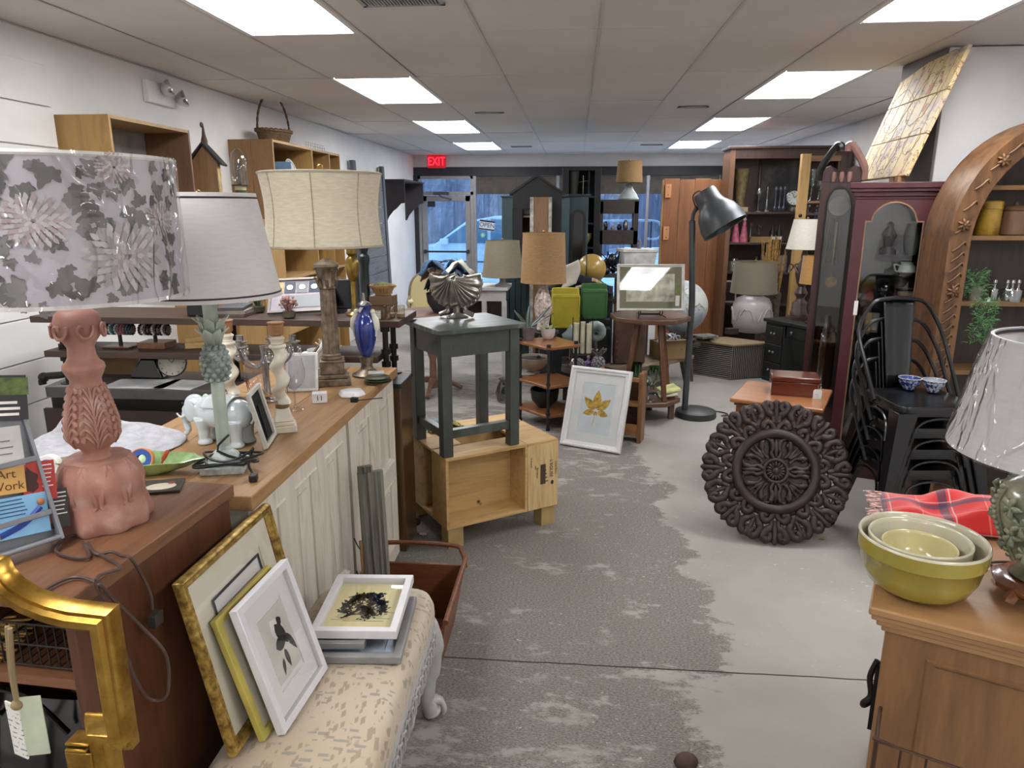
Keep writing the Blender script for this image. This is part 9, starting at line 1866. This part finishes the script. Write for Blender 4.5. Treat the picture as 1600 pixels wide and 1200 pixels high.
# nested mixing bowls
q = at(1452,938,z=zF+.001);pbw = V((q.x-.006,q.y+.048,zF+.001));mb = mpp(pbw);ro = 90*mb
ygl = NT('chartreuse_glaze');ygl.col(ygl.ramp(ygl.noise(ygl.coord(),6,3),[(.3,'#8f8132'),(.7,'#a3953f')]));ygl.rm(.14,coat=.6);ygl = ygl.m;crg = pm('cream_glaze_in','#c2bba3',.2,coat=.4,var=.03)
def mixbowl(lab,P_,r,h,mo,mi_):
    t_ = thing('mixing_bowl',lab,'bowl',P_,group='nested mixing bowls');b = B();b.lathe([(r*.48,0),(r*.52,.004),(r*.72,h*.22),(r*.88,h*.52),(r*.94,h*.72),(r*.985,h*.74),(r*1.0,h*.97),(r*.985,h),(r*.955,h)],56);bmx = b.out('outer_wall',mo,t_,sharp=50)
    b = B();b.lathe([(r*.956,h*1.0),(r*.93,h*.9),(r*.86,h*.52),(r*.68,h*.22),(r*.4,h*.09),(0,h*.08)],56,cap=False);b.out('interior',mi_,t_)
    return t_
# outer bowl built open so the inner ones can nest
def openbowl(lab,P_,r,h,mo,mi_):
    t_ = thing('mixing_bowl',lab,'bowl',P_,group='nested mixing bowls');b = B();b.lathe([(0,0),(r*.54,0),(r*.60,.004),(r*.78,h*.16),(r*.90,h*.40),(r*.955,h*.70),(r*.99,h*.72),(r*1.0,h*.96)],56,cap=False);b.out('outer_wall',mo,t_,sharp=50)
    b = B();b.lathe([(r*1.0,h*.96),(r*.995,h*.985),(r*.975,h),(r*.95,h*.985),(r*.93,h*.9),(r*.86,h*.52),(r*.68,h*.22),(r*.4,h*.09),(0,h*.08)],56,cap=False);b.out('interior',mi_,t_,sharp=60)
    return t_
hO = .122;openbowl('largest chartreuse mixing bowl holding two smaller bowls',pbw,ro,hO,ygl,crg)
openbowl('middle cream-lined mixing bowl nested in the largest',pbw+V((-.004,.004,.016)),ro*.80,.102,pm('cream_out','#b5ad92',.2,coat=.4),crg)
openbowl('smallest pale yellow mixing bowl nested in the middle one',pbw+V((-.006,-.002,.030)),ro*.585,.073,pm('cream_out','#b5ad92'),pm('butter_glaze','#c4b98a',.2,coat=.4,var=.03))
# lamp with plastic-wrapped shade
q = at(1612,945,z=zF+.001);pL = V((q.x+.03,q.y+.025,zF+.001));L5 = thing('relief_table_lamp','green relief pottery lamp with plastic-wrapped white shade in the right foreground','lamp',pL,-20);ml = mpp(pL,1.0)
rosw = wood('stand_rosewood','#5a2f18','#7d4a2a','X',.25,coat=.5);b = B();
pts8 = lambda r,z: [(r*math.cos(R(22.5+45*k)),r*math.sin(R(22.5+45*k)),z) for k in range(8)]
b.rings([pts8(.088,.024),pts8(.094,.03),pts8(.094,.036),pts8(.08,.046),pts8(.066,.048)]);b.out('stand_top',rosw,L5,bev=.002)
for k in range(4): a = R(45+90*k);b = B();c = V((.08*math.cos(a),.08*math.sin(a),0));b.tube(smooth([c*.95+V((0,0,.03)),c*1.12+V((0,0,.018)),c*1.16+V((0,0,.012))],4),[.012]*4+[.012]*5,8);b.out('stand_foot',rosw,L5)
cgl = NT('celadon_relief');n = cgl.noise(cgl.coord(),16,5,.6);cgl.col(cgl.ramp(n,[(.3,'#4b5140'),(.5,'#6f7560'),(.7,'#8f8a70')]));cgl.rm(.2,coat=.5);cgl.bump(n,.25,.006);cgl = cgl.m
zb0,zb1 = .048,zrow(pL,742)-pL.z;H_ = zb1-zb0;b = B();rw_ = [(.055,0),(.062,.02),(.058,.06),(.05,.10),(.06,.18),(.08,.35),(.098,.55),(.104,.70),(.094,.85),(.06,.96),(.04,1.0)]
b.lathe([(r,zb0+H_*z) for r,z in rw_],48)
def rb(z):
    for (r0,z0),(r1,z1) in zip(rw_,rw_[1:]):
        if z0 <= z <= z1: return r0+(r1-r0)*(z-z0)/(z1-z0)
    return .04
for k in range(6):
    a = 2*PI*k/6+.2
    b.tube([((rb(t)+.003)*math.cos(a),(rb(t)+.003)*math.sin(a),zb0+H_*t) for t in [.15+.07*i for i in range(11)]],.006,6)
    for j in range(14): t = .2+.05*j;b.sph(((rb(t)+.008)*math.cos(a),(rb(t)+.008)*math.sin(a),zb0+H_*t),.006,6,4)
    for j in range(4):
        t = .3+.14*j;aa = a+.5+.12*(-1)**j
        for m in range(5): d = 2*PI*m/5;b.tube([((rb(t)+.002)*math.cos(aa),(rb(t)+.002)*math.sin(aa),zb0+H_*t),((rb(t)+.007)*math.cos(aa+.14*math.cos(d)),(rb(t)+.007)*math.sin(aa+.14*math.cos(d)),zb0+H_*t+.016*math.sin(d)),((rb(t)+.002)*math.cos(aa+.24*math.cos(d)),(rb(t)+.002)*math.sin(aa+.24*math.cos(d)),zb0+H_*t+.026*math.sin(d))],[.004,.007,.002],5)
b.out('relief_body',cgl,L5,sharp=80)
m6 = mpp(pL,1.2);rbS,rtS = 168*m6,126*m6;pf6 = pL-V((.7,1,0)).normalized()*rbS;zS0 = zrow(pL,700)-pL.z-.012;zS1 = zrow(pL,533)-pL.z
b = B();b.lathe([(rbS,zS0),(rtS,zS1)],64,cap=False);b.lathe([(rtS-.003,zS1),(rbS-.003,zS0)],64,cap=False);sh = b.out('lamp_shade',fabric('grey_white_shade','#c3c0c2',.8,300,.02,.05),L5,sharp=30)
b = B();b.lathe([(rtS-.004,zS1-.006),(rtS+.002,zS1-.004),(rtS+.002,zS1+.002),(rtS-.004,zS1+.002)],64,cap=False);b.out('rim',wpl,sh);b = B();b.lathe([(rtS-.0045,zS1-.008),(rtS-.0042,zS1-.004),(rtS-.0045,zS1-.001)],64,cap=False);b.out('inner_wire',pm('trim_black','#222024'),sh)
wrap(rbS,zS0-.002,rtS,zS1+.003,L5,7,.003)
b = B();b.cyl((0,0,zb1-.01),(0,0,zS1-.03),.006)
for k in range(3): b.cyl((0,0,zS1-.03),((rtS-.004)*math.cos(2.1*k),(rtS-.004)*math.sin(2.1*k),zS1-.006),.002,n=5)
b.lathe([(.014,zb1-.012),(.016,zb1+.03),(.012,zb1+.05)],14);b.out('harp',pm('brass','#a07a3c',.3,.8),L5)
b = B();b.tube(smooth([(-.04,.08,.006),(-.07,.12,.006),(-.02,.15,.006),(.05,.14,.006)],5),.003,6);b.out('cord',blk,L5)
# red plaid blanket
def plaid():
    t = NT('red_tartan');v = t.coord();sp_ = t.new('ShaderNodeSeparateXYZ');uv = t.new('ShaderNodeUVMap');t.l.new(uv.outputs[0],sp_.inputs[0])
    def bands(o,ph):
        f = t.math('FRACT',t.math('ADD',t.math('MULTIPLY',o,3.2),ph));return t.math('LESS_THAN',t.math('ABSOLUTE',t.math('SUBTRACT',f,.5)),.07),t.math('LESS_THAN',t.math('ABSOLUTE',t.math('SUBTRACT',f,.62)),.012),t.math('LESS_THAN',t.math('ABSOLUTE',t.math('SUBTRACT',f,.1)),.012)
    c = '#c41f1c'
    for o,ph in ((sp_.outputs[0],.1),(sp_.outputs[1],.35)):
        a,w_,y_ = bands(o,ph);c = t.mix(t.math('MULTIPLY',a,.8),c,'#2c2740');c = t.mix(t.math('MULTIPLY',w_,.7),c,'#b8a8a8');c = t.mix(t.math('MULTIPLY',y_,.5),c,'#d98c6a')
    t.col(c);t.rm(.85);t.b.inputs['Sheen Weight'].default_value = .3;t.bump(t.noise(v,500,2),.2,.001);return t.m
b = B();U_,V_ = 60,34
def bl(u,v):
    x = (u-.5)*.46;y = (v-.5)*.22
    z = .035+.05*math.exp(-((x-.06)/.06)**2)*(1-abs(v-.5))+.022*math.sin(u*15+v*2.5)*(.4+.6*math.sin(v*PI))+.015*mnoise.noise((u*5,v*4,3))
    z *= min(1,6*v+.15)*min(1,6*(1-v)+.15)*min(1,4.5*(1-u)+.3);z *= min(1,u*5+.15)
    return (x,y,max(.003,z))
b.grid(bl,U_,V_);o = b.out('red_plaid_blanket',plaid(),solid=.004,sharp=180)
uvl = o.data.uv_layers.new(name='UVMap')
for lp_ in o.data.loops: c = o.data.vertices[lp_.vertex_index].co;uvl.data[lp_.index].uv = (c.x*2.2+.3*c.z,c.y*2.2+c.z*1.5)
pp = at(1452,812,z=zF+.004);o.location = V((pp.x+.13,pp.y+.0,zF+.003));o.rotation_euler = (0,0,R(-18));tag(o,'crumpled red plaid blanket with fringe behind the mixing bowls','blanket')
b = B();rn = random.Random(2)
for k in range(30): y = -.1+.2*k/29;b.tube(smooth([(-.226,y,.008),(-.245,y+rn.uniform(-.01,.01),.006),(-.265+rn.uniform(-.01,.01),y+rn.uniform(-.015,.015),.003)],2),.0022,4)
b.out('fringe',pm('fringe_mix','#b08a86',.9,var=.5,vs=90),o)
# ================================================================ camera, world, view
cam = bpy.data.cameras.new('camera');co = bpy.data.objects.new('camera',cam);C.objects.link(co)
cam.sensor_width = 36;cam.lens = FOC/1600*36;cam.clip_start = .02;cam.clip_end = 200
co.location = (0,0,EYE);co.rotation_euler = (PI/2-PITCH,0,YAW)
S = bpy.context.scene;S.camera = co
w = bpy.data.worlds.new('overcast_sky');S.world = w;w.use_nodes = True
bg = w.node_tree.nodes['Background'];bg.inputs[0].default_value = (.40,.63,1.0,1);bg.inputs[1].default_value = 1.9
S.view_settings.view_transform = 'Standard';S.view_settings.look = 'None';S.view_settings.exposure = 0.52;S.view_settings.gamma = 1
S.view_settings.use_curve_mapping = False
S.cycles.max_bounces = 8;S.cycles.diffuse_bounces = 4;S.cycles.glossy_bounces = 4;S.cycles.transmission_bounces = 6;S.cycles.transparent_max_bounces = 12
S.cycles.caustics_reflective = False;S.cycles.caustics_refractive = False;S.cycles.sample_clamp_indirect = 6
